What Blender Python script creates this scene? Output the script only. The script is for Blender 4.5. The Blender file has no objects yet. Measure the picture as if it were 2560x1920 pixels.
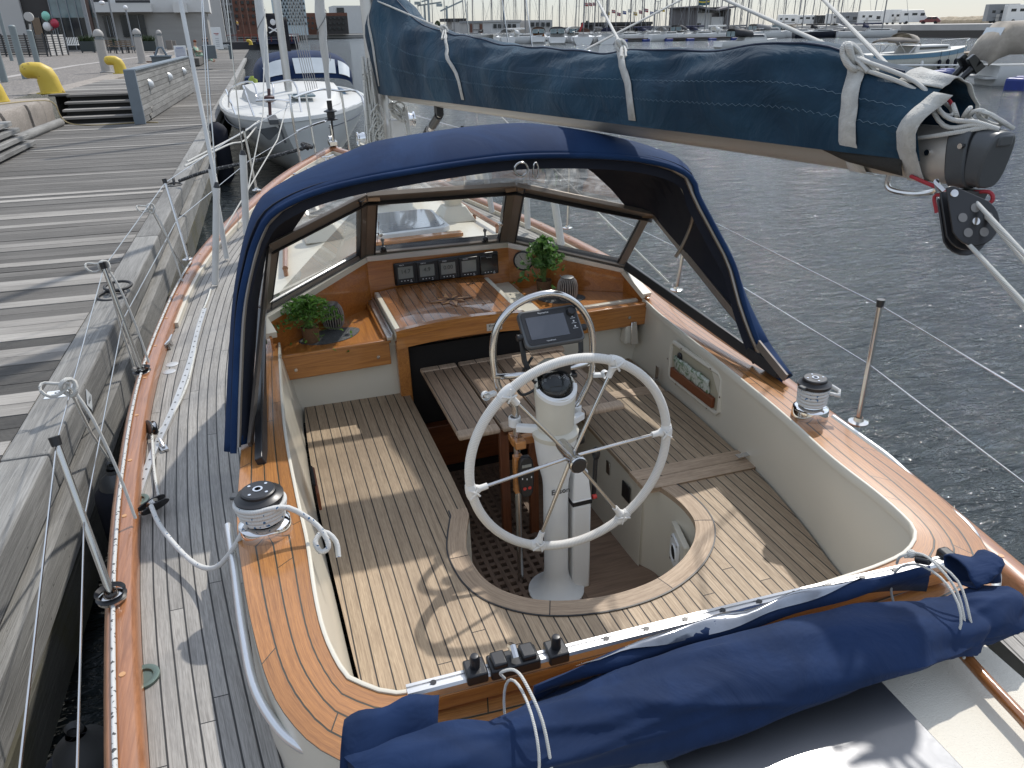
import bpy, math, random
import numpy as np
from mathutils import Vector, Matrix
random.seed(7)
scn = bpy.context.scene
col = scn.collection
R = math.radians
# ---------------------------------------------------------------- camera
F, CX, CY = 1861., 1280., 960.          # focal length and centre for the 2560 x 1920 photograph
def _n(v): v = np.array(v, float); return v/np.linalg.norm(v)
def _cd(x, y): return _n((x-CX, -(y-CY), -F))
UP = -_cd(1411, 4818); FW = _cd(575, 88); FW = _n(FW-UP*FW.dot(UP)); RT = np.cross(FW, UP)
M3 = np.array([RT, FW, UP])
CAM = np.array([-.973, -2.436, 2.3])
def ray(x, y): return M3@_cd(x, y)
def plane(x, y, nrm, d0):
    d = ray(x, y); nrm = np.array(nrm, float); return CAM+d*(d0-nrm@CAM)/(nrm@d)
def hz(x, y, z): return plane(x, y, (.025, 0, 1), z)      # on the yacht's slightly heeled level
def fz(x, y, z): return plane(x, y, (0, 0, 1), z)
def fy(x, y, Y): return plane(x, y, (0, 1, 0), Y)
def fx(x, y, X): return plane(x, y, (1, 0, 0), X)
def proj(P):
    c = M3.T@(np.array(P)-CAM); return CX+F*c[0]/-c[2], CY-F*c[1]/-c[2]
cd = bpy.data.cameras.new('camera'); cam = bpy.data.objects.new('camera', cd); col.objects.link(cam)
cd.sensor_width = 36; cd.lens = F/2560*36; cd.clip_start = .05; cd.clip_end = 6000
UP2 = -_cd(1336, 4856); FW2 = _n(FW-UP2*FW.dot(UP2)); N3 = np.array([np.cross(FW2, UP2), FW2, UP2])   # true vertical; the yacht lies about one degree off it
mw = Matrix.Identity(4)
for i in range(3):
    for j in range(3): mw[i][j] = N3[i][j]
    mw[i][3] = CAM[i]
cam.matrix_world = mw
scn.camera = cam
# ---------------------------------------------------------------- light
SUN = Vector((.450, .456, .767)).normalized()
w = bpy.data.worlds.new("World"); scn.world = w; w.use_nodes = True
nt = w.node_tree; bg = nt.nodes['Background']
sky = nt.nodes.new('ShaderNodeTexSky'); sky.sky_type = 'NISHITA'; sky.sun_disc = False
sky.sun_elevation = R(49.5); sky.sun_rotation = R(45.6); sky.air_density = .9; sky.dust_density = .4; sky.ozone_density = 1.6
tn = nt.nodes.new('ShaderNodeMix'); tn.data_type = 'RGBA'; tn.blend_type = 'MULTIPLY'; tn.inputs[0].default_value = 1; tn.inputs[7].default_value = (1.33, 1.36, 1.38, 1)
hsv = nt.nodes.new('ShaderNodeHueSaturation'); hsv.inputs['Saturation'].default_value = .62; gm_ = nt.nodes.new('ShaderNodeGamma'); gm_.inputs[1].default_value = .62
nt.links.new(sky.outputs[0], hsv.inputs['Color']); nt.links.new(hsv.outputs[0], gm_.inputs[0]); tc_ = nt.nodes.new('ShaderNodeTexCoord'); sp_ = nt.nodes.new('ShaderNodeSeparateXYZ'); nt.links.new(tc_.outputs['Generated'], sp_.inputs[0])
mr_ = nt.nodes.new('ShaderNodeMapRange'); mr_.interpolation_type = 'SMOOTHSTEP'; mr_.inputs[1].default_value = .06; mr_.inputs[2].default_value = .42; mr_.inputs[3].default_value = .86; mr_.inputs[4].default_value = 2.1; nt.links.new(sp_.outputs[2], mr_.inputs[0])   # upper sky brightened for more fill, standing in for thin cloud
vm_ = nt.nodes.new('ShaderNodeVectorMath'); vm_.operation = 'SCALE'; nt.links.new(gm_.outputs[0], vm_.inputs[0]); nt.links.new(mr_.outputs[0], vm_.inputs['Scale'])
nt.links.new(vm_.outputs[0], tn.inputs[6]); nt.links.new(tn.outputs[2], bg.inputs[0]); bg.inputs[1].default_value = .15
sd = bpy.data.lights.new('sun', 'SUN'); sd.energy = 3.0; sd.angle = R(.9); sd.color = (1, .95, .88)
so = bpy.data.objects.new('sun', sd); col.objects.link(so); so.rotation_euler = SUN.to_track_quat('Z', 'Y').to_euler()
scn.view_settings.view_transform = 'Standard'; scn.view_settings.look = 'None'
scn.view_settings.exposure = 0.2; scn.view_settings.gamma = 1
scn.render.engine = 'CYCLES'
# ---------------------------------------------------------------- materials
class NT:
    def __init__(s, name):
        s.m = bpy.data.materials.new(name); s.m.use_nodes = True
        s.t = s.m.node_tree; s.b = s.t.nodes['Principled BSDF']; s.out = s.t.nodes['Material Output']
    def n(s, typ, **kw):
        o = s.t.nodes.new('ShaderNode'+typ)
        for k, v in kw.items(): setattr(o, k, v)
        return o
    def l(s, a, b): s.t.links.new(a, b)
    def put(s, inp, v):
        if isinstance(v, (int, float)): inp.default_value = v
        elif isinstance(v, (tuple, list)):
            inp.default_value = tuple(v)+((1,) if len(v) == 3 and len(inp.default_value) == 4 else ())
        else: s.l(v, inp)
    def mth(s, op, a, b=0., c=None, clamp=False):
        o = s.n('Math', operation=op, use_clamp=clamp); s.put(o.inputs[0], a); s.put(o.inputs[1], b)
        if c is not None: s.put(o.inputs[2], c)
        return o.outputs[0]
    def mix(s, f, a, b, bt='MIX'):
        o = s.n('Mix', data_type='RGBA', blend_type=bt); s.put(o.inputs[0], f); s.put(o.inputs[6], a); s.put(o.inputs[7], b); return o.outputs[2]
    def coord(s, k='Object'): return s.n('TexCoord').outputs[k]
    def mapv(s, v, sc=(1, 1, 1), loc=(0, 0, 0), rot=(0, 0, 0)):
        o = s.n('Mapping'); s.l(v, o.inputs[0]); o.inputs[1].default_value = loc; o.inputs[2].default_value = rot; o.inputs[3].default_value = sc; return o.outputs[0]
    def noise(s, v, sc=5, det=3, ro=.5, dist=0):
        o = s.n('TexNoise'); s.l(v, o.inputs['Vector']); o.inputs['Scale'].default_value = sc; o.inputs['Detail'].default_value = det
        o.inputs['Roughness'].default_value = ro; o.inputs['Distortion'].default_value = dist; return o.outputs['Fac']
    def ramp(s, f, lo, hi):
        o = s.n('MapRange'); o.interpolation_type = 'SMOOTHSTEP'; s.put(o.inputs[0], f); o.inputs[1].default_value = lo; o.inputs[2].default_value = hi; return o.outputs[0]
    def bump(s, h, st=.3, d=.01, nrm=None):
        o = s.n('Bump'); s.put(o.inputs['Height'], h); o.inputs['Strength'].default_value = st; o.inputs['Distance'].default_value = d
        if nrm: s.l(nrm, o.inputs['Normal'])
        s.l(o.outputs[0], s.b.inputs['Normal']); return o.outputs[0]
    def set(s, col=None, rough=None, metal=None, **kw):
        if col is not None: s.put(s.b.inputs['Base Color'], col)
        if rough is not None: s.put(s.b.inputs['Roughness'], rough)
        if metal is not None: s.put(s.b.inputs['Metallic'], metal)
        for k, v in kw.items(): s.put(s.b.inputs[k.replace('_', ' ')], v)
        return s
MATS = {}
def simple(name, c, rough=.5, metal=0, var=.12, sc=6, bump=0, bsc=60, coat=0):
    if name in MATS: return MATS[name]
    s = NT(name); v = s.coord()
    nz = s.noise(v, sc, 4)
    c2 = tuple(x*(1-var*1.6) for x in c); c1 = tuple(min(1, x*(1+var)) for x in c)
    s.set(s.mix(nz, c2, c1), None, metal)
    s.put(s.b.inputs['Roughness'], s.mth('MULTIPLY_ADD', nz, rough*.4, rough*.8))
    if bump: s.bump(s.noise(v, bsc, 3), bump, .004)
    if coat: s.set(Coat_Weight=coat, Coat_Roughness=.05)
    MATS[name] = s.m; return s.m
def teak(name, ca, cb, seam, w=.045, sw=.006, L=1.6, rough=.6, coat=0, grain=1., dirt=None, var=.3, sbump=.5, croug=.06):
    s = NT(name); uv = s.coord('UV')
    sep = s.n('SeparateXYZ'); s.l(uv, sep.inputs[0]); u, v = sep.outputs[0], sep.outputs[1]
    q = s.mth('DIVIDE', u, w); idx = s.mth('FLOOR', q); fr = s.mth('FRACT', q)
    d = s.mth('ABSOLUTE', s.mth('SUBTRACT', fr, .5))
    sm = s.ramp(d, .5-sw/w*.75, .5-sw/w*.35)
    wn = s.n('TexWhiteNoise', noise_dimensions='1D'); s.l(idx, wn.inputs['W']); rnd = wn.outputs['Value']
    vv = s.mth('ADD', s.mth('DIVIDE', v, L), s.mth('MULTIPLY', rnd, 7.3))
    j = s.mth('FRACT', vv); jm = s.mth('LESS_THAN', j, .0035/L)
    pid = s.n('TexWhiteNoise', noise_dimensions='2D'); cb_ = s.n('CombineXYZ'); s.l(idx, cb_.inputs[0]); s.l(s.mth('FLOOR', vv), cb_.inputs[1]); s.l(cb_.outputs[0], pid.inputs['Vector'])
    pr = pid.outputs['Value']
    gv = s.n('CombineXYZ'); s.l(s.mth('MULTIPLY', u, 90), gv.inputs[0]); s.l(s.mth('MULTIPLY', v, 2.6), gv.inputs[1]); s.l(s.mth('MULTIPLY', pr, 37), gv.inputs[2])
    g = s.noise(gv.outputs[0], 1.6, 5, .65, 1.2)
    gv2 = s.n('CombineXYZ'); s.l(s.mth('MULTIPLY', u, 420), gv2.inputs[0]); s.l(s.mth('MULTIPLY', v, 30), gv2.inputs[1]); s.l(pr, gv2.inputs[2])
    g2 = s.noise(gv2.outputs[0], 1., 2)
    g = s.ramp(s.mth('MULTIPLY_ADD', g2, .35, s.mth('MULTIPLY', g, .8)), .35, .8)
    c = s.mix(s.mth('MULTIPLY', g, grain, clamp=True), ca, cb)
    fac = s.mth('MULTIPLY_ADD', pr, var, 1-var*.5)
    hs = s.n('HueSaturation'); s.l(c, hs.inputs['Color']); s.l(fac, hs.inputs['Value']); c = hs.outputs[0]
    if dirt:
        dn = s.noise(uv, 2.2, 5, .6, .5); c = s.mix(s.mth('MULTIPLY', s.ramp(dn, .45, .75), dirt[3]), c, dirt[:3])
    m = s.mth('MAXIMUM', sm, jm)
    c = s.mix(m, c, seam)
    s.set(c)
    s.put(s.b.inputs['Roughness'], s.mth('MULTIPLY_ADD', g, -.15, rough+.08))
    h = s.mth('SUBTRACT', s.mth('MULTIPLY', g, .12), m)
    s.bump(h, sbump, .0025)
    if coat: s.set(Coat_Weight=coat, Coat_Roughness=croug)
    MATS[name] = s.m; return s.m
def wood(name, ca, cb, rough=.5, coat=0, axis=1, sc=1., croug=.06):
    s = NT(name); v = s.coord()
    k = [38, 38, 38]; k[axis] = 2.2
    g = s.noise(s.mapv(v, tuple(k)), 1.4*sc, 5, .6, 1.5); k2 = [260, 260, 260]; k2[axis] = 9
    g2 = s.noise(s.mapv(v, tuple(k2)), 1., 2)
    g = s.ramp(s.mth('MULTIPLY_ADD', g2, .3, s.mth('MULTIPLY', g, .85)), .3, .8)
    s.set(s.mix(g, ca, cb), rough); s.bump(g, .12, .002)
    if coat: s.set(Coat_Weight=coat, Coat_Roughness=croug)
    MATS[name] = s.m; return s.m
T_DECK = teak('grey_teak_deck', (.20, .188, .170), (.38, .36, .33), (.016, .016, .016), .042, .0046, 2.1, .55, dirt=(.16, .16, .16, .55), var=.28)
T_SEAT = teak('oiled_teak_seat', (.255, .185, .12), (.46, .35, .235), (.022, .019, .017), .047, .0043, 9, .62, dirt=(.22, .16, .11, .35), var=.26)
T_TRIM = teak('teak_trim', (.28, .20, .135), (.47, .35, .24), (.012, .01, .01), .5, .004, .42, .6, var=.25)
T_COAM = teak('varnished_coaming', (.25, .10, .026), (.45, .20, .06), (.035, .03, .015), .05, .0045, .95, .34, coat=.55, var=.22, croug=.12)
T_HATCH = teak('varnished_hatch', (.20, .075, .022), (.40, .17, .055), (.02, .012, .008), .046, .004, 9, .3, coat=1, var=.3)
T_TABLE = teak('teak_table', (.20, .135, .09), (.34, .245, .165), (.02, .015, .012), .05, .004, 9, .6, var=.22)
VARN = wood('varnished_mahogany', (.30, .105, .022), (.52, .215, .05), .3, 1., 0)
VARNY = wood('varnished_mahogany_along', (.30, .105, .022), (.52, .215, .05), .3, 1., 1)
RAILW = wood('varnished_rail', (.20, .075, .026), (.36, .15, .062), .34, .7, 1, croug=.15)
DARKW = wood('dark_mahogany', (.10, .03, .012), (.18, .06, .022), .4, .5, 2)
GRATE = wood('grating_teak', (.10, .065, .045), (.20, .135, .095), .7, 0, 1)
SOLEW = wood('sole_teak', (.17, .11, .075), (.28, .19, .13), .65, 0, 0)
CREAM = simple('cream_gelcoat', (.66, .62, .52), .32, 0, .05, 2, coat=.2)
CREAMN = simple('cream_nonslip', (.66, .62, .53), .6, 0, .05, 3, .5, 260)
WHITE = simple('white_paint', (.78, .78, .76), .3, 0, .04, 3)
WHITEP = simple('white_plastic', (.72, .73, .72), .4, 0, .05, 8)
STEEL = simple('stainless_steel', (.62, .61, .60), .16, 1, .08, 9)
CHROME = simple('chrome', (.78, .78, .78), .06, 1, .03, 4)
ALU = simple('anodised_aluminium', (.62, .62, .62), .33, 1, .06, 12)
ALUB = simple('boom_aluminium', (.50, .47, .43), .42, .55, .06, 4)
BRONZEF = simple('bronzed_aluminium_frame', (.24, .205, .175), .38, .45, .1, 9)
BLACK = simple('black_plastic', (.018, .018, .02), .35, 0, .2, 20)
BLACKM = simple('black_gloss', (.012, .012, .013), .12, 0, .1, 8)
GREYP = simple('grey_plastic', (.06, .063, .066), .4, 0, .12, 12)
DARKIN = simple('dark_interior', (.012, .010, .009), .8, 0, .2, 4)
RUBBER = simple('rubber', (.02, .02, .02), .6)
RED = simple('red_cord', (.35, .02, .03), .6)
def cloth(name, ca, cb, rough=.75, sc=3, wrink=.5, wsc=6, sheen=.3, stretch=(1, 1, 1)):
    s = NT(name); v = s.coord()
    n1 = s.noise(v, sc, 5, .6, .6)
    s.set(s.mix(s.ramp(n1, .35, .7), ca, cb), rough, Sheen_Weight=sheen, Specular_IOR_Level=.16)
    n2 = s.noise(s.mapv(v, stretch), wsc, 4, .55, 1.2); n3 = s.noise(v, 700, 1)
    s.bump(s.mth('MULTIPLY_ADD', n3, .012, n2), wrink, .03)
    MATS[name] = s.m; return s.m
NAVY = cloth('navy_canvas', (.0075, .019, .055), (.011, .028, .082), .8, 4, .35, 5, .04)
NAVYD = cloth('navy_canvas_hood', (.008, .024, .070), (.012, .036, .10), .8, 3, .2, 3, .0)
BOOMC = cloth('faded_blue_sail_cover', (.008, .028, .052), (.024, .066, .105), .75, 1.6, .7, 5, .06, (1.6, .8, 1))
WEB = cloth('grey_webbing', (.42, .41, .38), (.55, .54, .50), .8, 20, .3, 80)
CANVG = cloth('beige_canvas', (.30, .26, .21), (.38, .33, .27), .8, 2, .3, 4)
def rope(name, base, fleck, fsc=70, thr=.66):
    s = NT(name); uv = s.coord('UV')
    n = s.noise(s.mapv(uv, (1.2, 34, 1)), 2.3, 1)
    wv = s.n('TexWave', wave_type='BANDS', bands_direction='DIAGONAL'); s.l(s.mapv(uv, (2, 160, 1)), wv.inputs[0]); wv.inputs['Scale'].default_value = .9
    c = s.mix(s.ramp(n, thr, thr+.03), base, fleck)
    c = s.mix(s.mth('MULTIPLY', wv.outputs['Fac'], .25), c, (.2, .2, .2))
    s.set(c, .85); s.bump(wv.outputs['Fac'], .5, .002); MATS[name] = s.m; return s.m
ROPEW = rope('white_rope', (.60, .59, .55), (.45, .44, .4))
ROPEB = rope('blue_fleck_rope', (.66, .66, .64), (.03, .12, .25), thr=.66)
ROPEK = rope('black_fleck_rope', (.66, .66, .62), (.05, .05, .05), thr=.66)
ROPEG = rope('grey_rope', (.33, .32, .30), (.15, .15, .15))
ROPED = rope('black_rope', (.02, .02, .022), (.35, .35, .35), thr=.62)
def glassy(name, tint, refl=1., haze=0., rough=.02, hz_col=(.6, .62, .62)):
    s = NT(name); s.t.nodes.remove(s.b)
    tr = s.n('BsdfTransparent'); tr.inputs[0].default_value = tint+(1,)
    gl = s.n('BsdfGlossy'); gl.inputs['Roughness'].default_value = rough; gl.inputs[0].default_value = (1, 1, 1, 1)
    fr = s.n('Fresnel'); fr.inputs[0].default_value = 1.45
    mx = s.n('MixShader'); s.l(s.mth('MULTIPLY', fr.outputs[0], refl, clamp=True), mx.inputs[0]); s.l(tr.outputs[0], mx.inputs[1]); s.l(gl.outputs[0], mx.inputs[2])
    last = mx.outputs[0]
    if haze:
        df = s.n('BsdfTranslucent'); df.inputs[0].default_value = hz_col+(1,)
        m2 = s.n('MixShader'); nz = s.noise(s.mapv(s.coord(), (2, 2, 9)), 2, 4, .6, 1.5)
        s.l(s.mth('MULTIPLY', s.ramp(nz, .3, .8), haze), m2.inputs[0]); s.l(last, m2.inputs[1]); s.l(df.outputs[0], m2.inputs[2]); last = m2.outputs[0]
    s.l(last, s.out.inputs[0]); MATS[name] = s.m; return s.m
GLASS = glassy('windshield_glass', (.90, .91, .90), .55, .05)
VINYL = glassy('clear_vinyl', (.84, .84, .83), .6, .42, .05)
# ---------------------------------------------------------------- mesh builder
ORI = {}
class MB:
    def __init__(s): s.v = []; s.f = []; s.uv = []; s.mi = []; s.cm = 0
    def add(s, vs, fs, uvs=None):
        o = len(s.v); s.v += [tuple(map(float, p)) for p in vs]
        for i, f in enumerate(fs):
            s.f.append(tuple(k+o for k in f)); s.mi.append(s.cm)
            s.uv.append([uvs[k] for k in f] if uvs is not None and not isinstance(uvs, dict) else (uvs[i] if uvs else [(0, 0)]*len(f)))
        return s
    def grid(s, rows, us=None, vs=None, closed=False):
        n = len(rows); m = len(rows[0]); V = [p for r in rows for p in r]; uv = []
        if us is None:
            us = []
            for r in rows:
                a = [0.]
                for i in range(1, m): a.append(a[-1]+float(np.linalg.norm(np.subtract(r[i], r[i-1]))))
                us.append(a)
        if vs is None:
            vs = [[0.]*m]
            for i in range(1, n): vs.append([vs[-1][k]+float(np.linalg.norm(np.subtract(rows[i][k], rows[i-1][k]))) for k in range(m)])
        for i in range(n):
            for k in range(m): uv.append((us[i][k], vs[i][k]))
        F = []
        for i in range(n-1):
            for k in range(m-1): F.append((i*m+k, i*m+k+1, (i+1)*m+k+1, (i+1)*m+k))
            if closed: F.append((i*m+m-1, i*m, (i+1)*m, (i+1)*m+m-1))
        return s.add(V, F, uv)
    def box(s, c, d, rz=0, rx=0, ry=0, M=None, taper=(1, 1)):
        x, y, z = d[0]/2, d[1]/2, d[2]/2; tx, ty = taper
        vs = [(-x, -y, -z), (x, -y, -z), (x, y, -z), (-x, y, -z), (-x*tx, -y*ty, z), (x*tx, -y*ty, z), (x*tx, y*ty, z), (-x*tx, y*ty, z)]
        if M is None: M = Matrix.Rotation(rz, 3, 'Z')@Matrix.Rotation(ry, 3, 'Y')@Matrix.Rotation(rx, 3, 'X')
        vs = [M@Vector(p)+Vector(c) for p in vs]
        fs = [(3, 2, 1, 0), (4, 5, 6, 7), (0, 1, 5, 4), (1, 2, 6, 5), (2, 3, 7, 6), (3, 0, 4, 7)]
        uv = {i: q for i, q in enumerate([[(-x, y), (x, y), (x, -y), (-x, -y)], [(-x, -y), (x, -y), (x, y), (-x, y)], [(-x, -z), (x, -z), (x, z), (-x, z)], [(-y, -z), (y, -z), (y, z), (-y, z)], [(x, -z), (-x, -z), (-x, z), (x, z)], [(y, -z), (-y, -z), (-y, z), (y, z)]])}
        return s.add(vs, fs, uv)
    def tube(s, path, r, n=8, cap=True, sy=1., closed=False):
        P = [np.array(p, float) for p in path]; N = len(P)
        rr = [r]*N if isinstance(r, (int, float)) else list(r)
        T = []
        for i in range(N):
            a = P[i-1] if i > 0 or closed else P[0]; b = P[(i+1) % N] if i < N-1 or closed else P[-1]
            t = b-a; T.append(t/(np.linalg.norm(t)+1e-12))
        up = np.array((0, 0, 1.)) if abs(T[0][2]) < .9 else np.array((0, 1., 0)); rows = []
        x = np.cross(up, T[0]); x /= np.linalg.norm(x); L = 0; vs = []; us = []
        for i in range(N):
            x = x-T[i]*x.dot(T[i]); x /= np.linalg.norm(x)+1e-12; y = np.cross(T[i], x)
            rows.append([P[i]+(x*math.cos(2*math.pi*k/n)+y*sy*math.sin(2*math.pi*k/n))*rr[i] for k in range(n+1)])
            if i: L += float(np.linalg.norm(P[i]-P[i-1]))
            vs.append([L]*(n+1)); us.append([k/n for k in range(n+1)])
        if closed: rows.append(rows[0]); vs.append([L+float(np.linalg.norm(P[0]-P[-1]))]*(n+1)); us.append(us[0])
        s.grid(rows, us, vs)
        if cap and not closed:
            s.add(rows[0][:n], [tuple(range(n))[::-1]]); s.add(rows[-1][:n], [tuple(range(n))])
        return s
    def lathe(s, prof, n=24, o=(0, 0, 0), M=None, a0=0, a1=2*math.pi, cap=True):
        rows = []
        for r, z in prof:
            row = []
            for k in range(n+1):
                a = a0+(a1-a0)*k/n; p = Vector((r*math.cos(a), r*math.sin(a), z))
                if M: p = M@p
                row.append(tuple(p+Vector(o)))
            rows.append(row)
        s.grid(rows[::-1] if False else rows)
        return s
    def prism(s, poly, z0, z1, M=None, o=(0, 0, 0)):
        n = len(poly); V = [Vector((p[0], p[1], z0)) for p in poly]+[Vector((p[0], p[1], z1)) for p in poly]
        if M: V = [M@p for p in V]
        V = [p+Vector(o) for p in V]
        F = [tuple(range(n))[::-1], tuple(range(n, 2*n))]+[(i, (i+1) % n, n+(i+1) % n, n+i) for i in range(n)]
        uv = [(p[0], p[1]) for p in poly]*2
        return s.add(V, F, uv)
    def sphere(s, c, r, n=12, m=8, sc=(1, 1, 1)):
        rows = [[(c[0]+r*sc[0]*math.sin(math.pi*i/m)*math.cos(2*math.pi*k/n), c[1]+r*sc[1]*math.sin(math.pi*i/m)*math.sin(2*math.pi*k/n), c[2]-r*sc[2]*math.cos(math.pi*i/m)) for k in range(n+1)] for i in range(m+1)]
        return s.grid(rows)
    def sweep(s, path, prof, close=True, upv=(0, 0, 1)):
        # prof: list of (side, up)
        P = [np.array(p, float) for p in path]; rows = []
        for i in range(len(P)):
            t = P[min(i+1, len(P)-1)]-P[max(i-1, 0)]; t /= np.linalg.norm(t)+1e-12
            sd = np.cross(t, np.array(upv, float)); sd /= np.linalg.norm(sd)+1e-12; u = np.cross(sd, t)
            rows.append([P[i]+sd*a+u*b for a, b in (prof+[prof[0]] if close else prof)])
        s.grid(rows)
        if close:
            n = len(prof); s.add(rows[0][:n], [tuple(range(n))]); s.add(rows[-1][:n], [tuple(range(n))[::-1]])
        return s
    def split(s, name, mat, parent=None, smooth=40, **kw):
        V = np.round(np.array(s.v), 5); _, inv = np.unique(V, axis=0, return_inverse=True); inv = inv.ravel(); par = list(range(inv.max()+1))
        def fd(a):
            while par[a] != a: par[a] = par[par[a]]; a = par[a]
            return a
        for f in s.f:
            for k in f[1:]: par[fd(inv[k])] = fd(inv[f[0]])
        gr = {}
        for i, f in enumerate(s.f): gr.setdefault(fd(inv[f[0]]), []).append(i)
        out = []
        for g in gr.values():
            m = MB(); mp = {}
            for i in g:
                for k in s.f[i]:
                    if k not in mp: mp[k] = len(m.v); m.v.append(s.v[k])
                m.f.append(tuple(mp[k] for k in s.f[i])); m.uv.append(s.uv[i]); m.mi.append(s.mi[i])
            out.append(m.build(name, mat, parent, smooth, **kw))
        return out
    def build(s, name, mat, parent=None, smooth=40, bevel=0, solid=0, sub=0, kind=None, loc=None, weld=False):
        if loc is not None: o = Vector(loc)
        elif parent is not None: o = Vector(ORI.get(parent.name, (0, 0, 0)))
        else: o = Vector((0, 0, 0))
        me = bpy.data.meshes.new(name); me.from_pydata([tuple(Vector(p)-o) for p in s.v], [], s.f)
        ul = me.uv_layers.new(name='UVMap'); li = 0; flat = []
        for q in s.uv:
            for a in q: flat += [a[0], a[1]]
        if len(flat) == 2*len(me.loops): ul.data.foreach_set('uv', flat)
        for m in (mat if isinstance(mat, (list, tuple)) else [mat]): me.materials.append(m)
        if any(s.mi): me.polygons.foreach_set('material_index', s.mi)
        me.validate(); 
        import bmesh
        b = bmesh.new(); b.from_mesh(me); bmesh.ops.remove_doubles(b, verts=b.verts, dist=1e-5); bmesh.ops.recalc_face_normals(b, faces=b.faces); b.to_mesh(me); b.free()
        if smooth:
            me.shade_smooth(); me.set_sharp_from_angle(angle=R(smooth))
        ob = bpy.data.objects.new(name, me); col.objects.link(ob)
        if parent is not None: ob.parent = parent
        if loc is not None: ob.location = loc
        ORI[ob.name] = tuple(o)
        if kind: ob['kind'] = kind
        if solid: md = ob.modifiers.new('solid', 'SOLIDIFY'); md.thickness = solid; md.offset = 0
        if bevel: md = ob.modifiers.new('bevel', 'BEVEL'); md.width = bevel; md.segments = 2; md.limit_method = 'ANGLE'; md.angle_limit = R(35)
        if sub: md = ob.modifiers.new('sub', 'SUBSURF'); md.levels = sub; md.render_levels = sub
        return ob
def tag(o, label, cat, group=None):
    o['label'] = label; o['category'] = cat
    if group: o['group'] = group
    return o
def thing(name, label, cat, loc=(0, 0, 0), group=None, rz=0):
    o = bpy.data.objects.new(name, None); col.objects.link(o); o.location = loc; o.rotation_euler = (0, 0, rz); ORI[o.name] = tuple(loc) if not rz else (0, 0, 0)
    o.empty_display_size = .1
    return tag(o, label, cat, group)
def lab(o, l): o['label'] = l; return o
def copy_tree(o, parent=None, loc=None, rz=None, label=None, group=None):
    c = o.copy(); col.objects.link(c); c.parent = parent
    if loc is not None: c.location = loc
    if rz is not None: c.rotation_euler = (0, 0, rz)
    if label: c['label'] = label
    if group: c['group'] = group
    for ch in list(o.children): copy_tree(ch, c)
    return c
def smoothpath(pts, k=6, closed=False):
    P = [np.array(p, float) for p in pts]; n = len(P); out = []
    rng = range(n if closed else n-1)
    for i in rng:
        p0 = P[(i-1) % n] if (i > 0 or closed) else 2*P[0]-P[1]; p1 = P[i]; p2 = P[(i+1) % n]
        p3 = P[(i+2) % n] if (i+2 < n or closed) else 2*P[-1]-P[-2]
        for j in range(k):
            t = j/k; out.append(.5*((2*p1)+(-p0+p2)*t+(2*p0-5*p1+4*p2-p3)*t*t+(-p0+3*p1-3*p2+p3)*t**3))
    if not closed: out.append(P[-1])
    return out
def resample(pts, n):
    P = np.array(pts, float); d = np.r_[0, np.cumsum(np.linalg.norm(np.diff(P, axis=0), axis=1))]
    t = np.linspace(0, d[-1], n); return [np.array([np.interp(x, d, P[:, k]) for k in range(P.shape[1])]) for x in t]
def V3(p, z): return (p[0], p[1], z)
HEEL = -.025
def hv(x, y, z): return (x, y, z+HEEL*x)
def rnd(a, b): return random.uniform(a, b)
# ================================================================ SETTING: water
WZ = -.4
def water():
    s = NT('harbour_water'); v = s.coord('Object')
    a = s.noise(s.mapv(v, (1.1, 3.1, 1), rot=(0, 0, R(-28))), 1.15, 4, .55, .5)
    b = s.noise(s.mapv(v, (3.2, 7.5, 1), rot=(0, 0, R(-20))), 1.6, 4, .6, .8)
    c = s.noise(v, .05, 2)
    h = s.mth('ADD', s.mth('MULTIPLY', a, 1.), s.mth('MULTIPLY', b, .38))
    s.set(s.mix(c, (.030, .038, .041), (.040, .049, .052)), .05, IOR=1.33, Specular_IOR_Level=.5)
    s.bump(h, 1., .15)
    m = MB(); m.add([(-3000, -60, WZ), (4000, -60, WZ), (4000, 5000, WZ), (-3000, 5000, WZ)], [(0, 1, 2, 3)])
    m.build('water', s.m, kind='structure', smooth=0)
water()
# ================================================================ YACHT
YS = thing('sailing_yacht', 'foreground sailing yacht with teak decks, blue sprayhood and open cockpit', 'sailboat', (0, 0, WZ))
RP = [(-4, -1.0), (-2.4, -1.33), (-1, -1.54), (-.5, -1.61), (0, -1.67), (.6, -1.705), (1.2, -1.725), (1.65, -1.715), (2.4, -1.66), (3, -1.60), (3.5, -1.52), (4.4, -1.29), (5, -1.07), (5.57, -.87), (6.04, -.66), (6.4, -.46), (6.7, -.28), (6.95, -.12), (7.06, -.03)]
RS = [(-4, .65), (-2.4, .90), (-1.2, 1.14), (-.9, 1.215), (-.6, 1.275), (-.2, 1.345), (.2, 1.40), (.6, 1.45), (1, 1.49), (1.55, 1.52), (2.4, 1.5), (2.9, 1.45), (3.4, 1.36), (3.85, 1.26), (4.5, 1.07), (5.1, .90), (5.64, .73), (6.2, .45), (6.6, .22), (6.9, .04), (7.06, -.03)]
def fint(tab):
    y = np.array([t[0] for t in tab]); x = np.array([t[1] for t in tab])
    def f(q):
        h = min(.35, max(.0, (7.06-q)*.3)); return float(np.mean(np.interp([q-h, q-h/2, q, q+h/2, q+h], y, x)))
    return f
xP, xS = fint(RP), fint(RS)
def sheer(y): return .62+.4*max(y, 0)**2/52+.03*max(-y, 0)
YL = [-4+.25*i for i in range(38)]+[5.5+.13*i for i in range(12)]+[7.06]
YL = [y for y in YL if y <= 7.06]
def dk(x, y, dz=0): return (x, y, sheer(y)+HEEL*x+dz)
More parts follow.
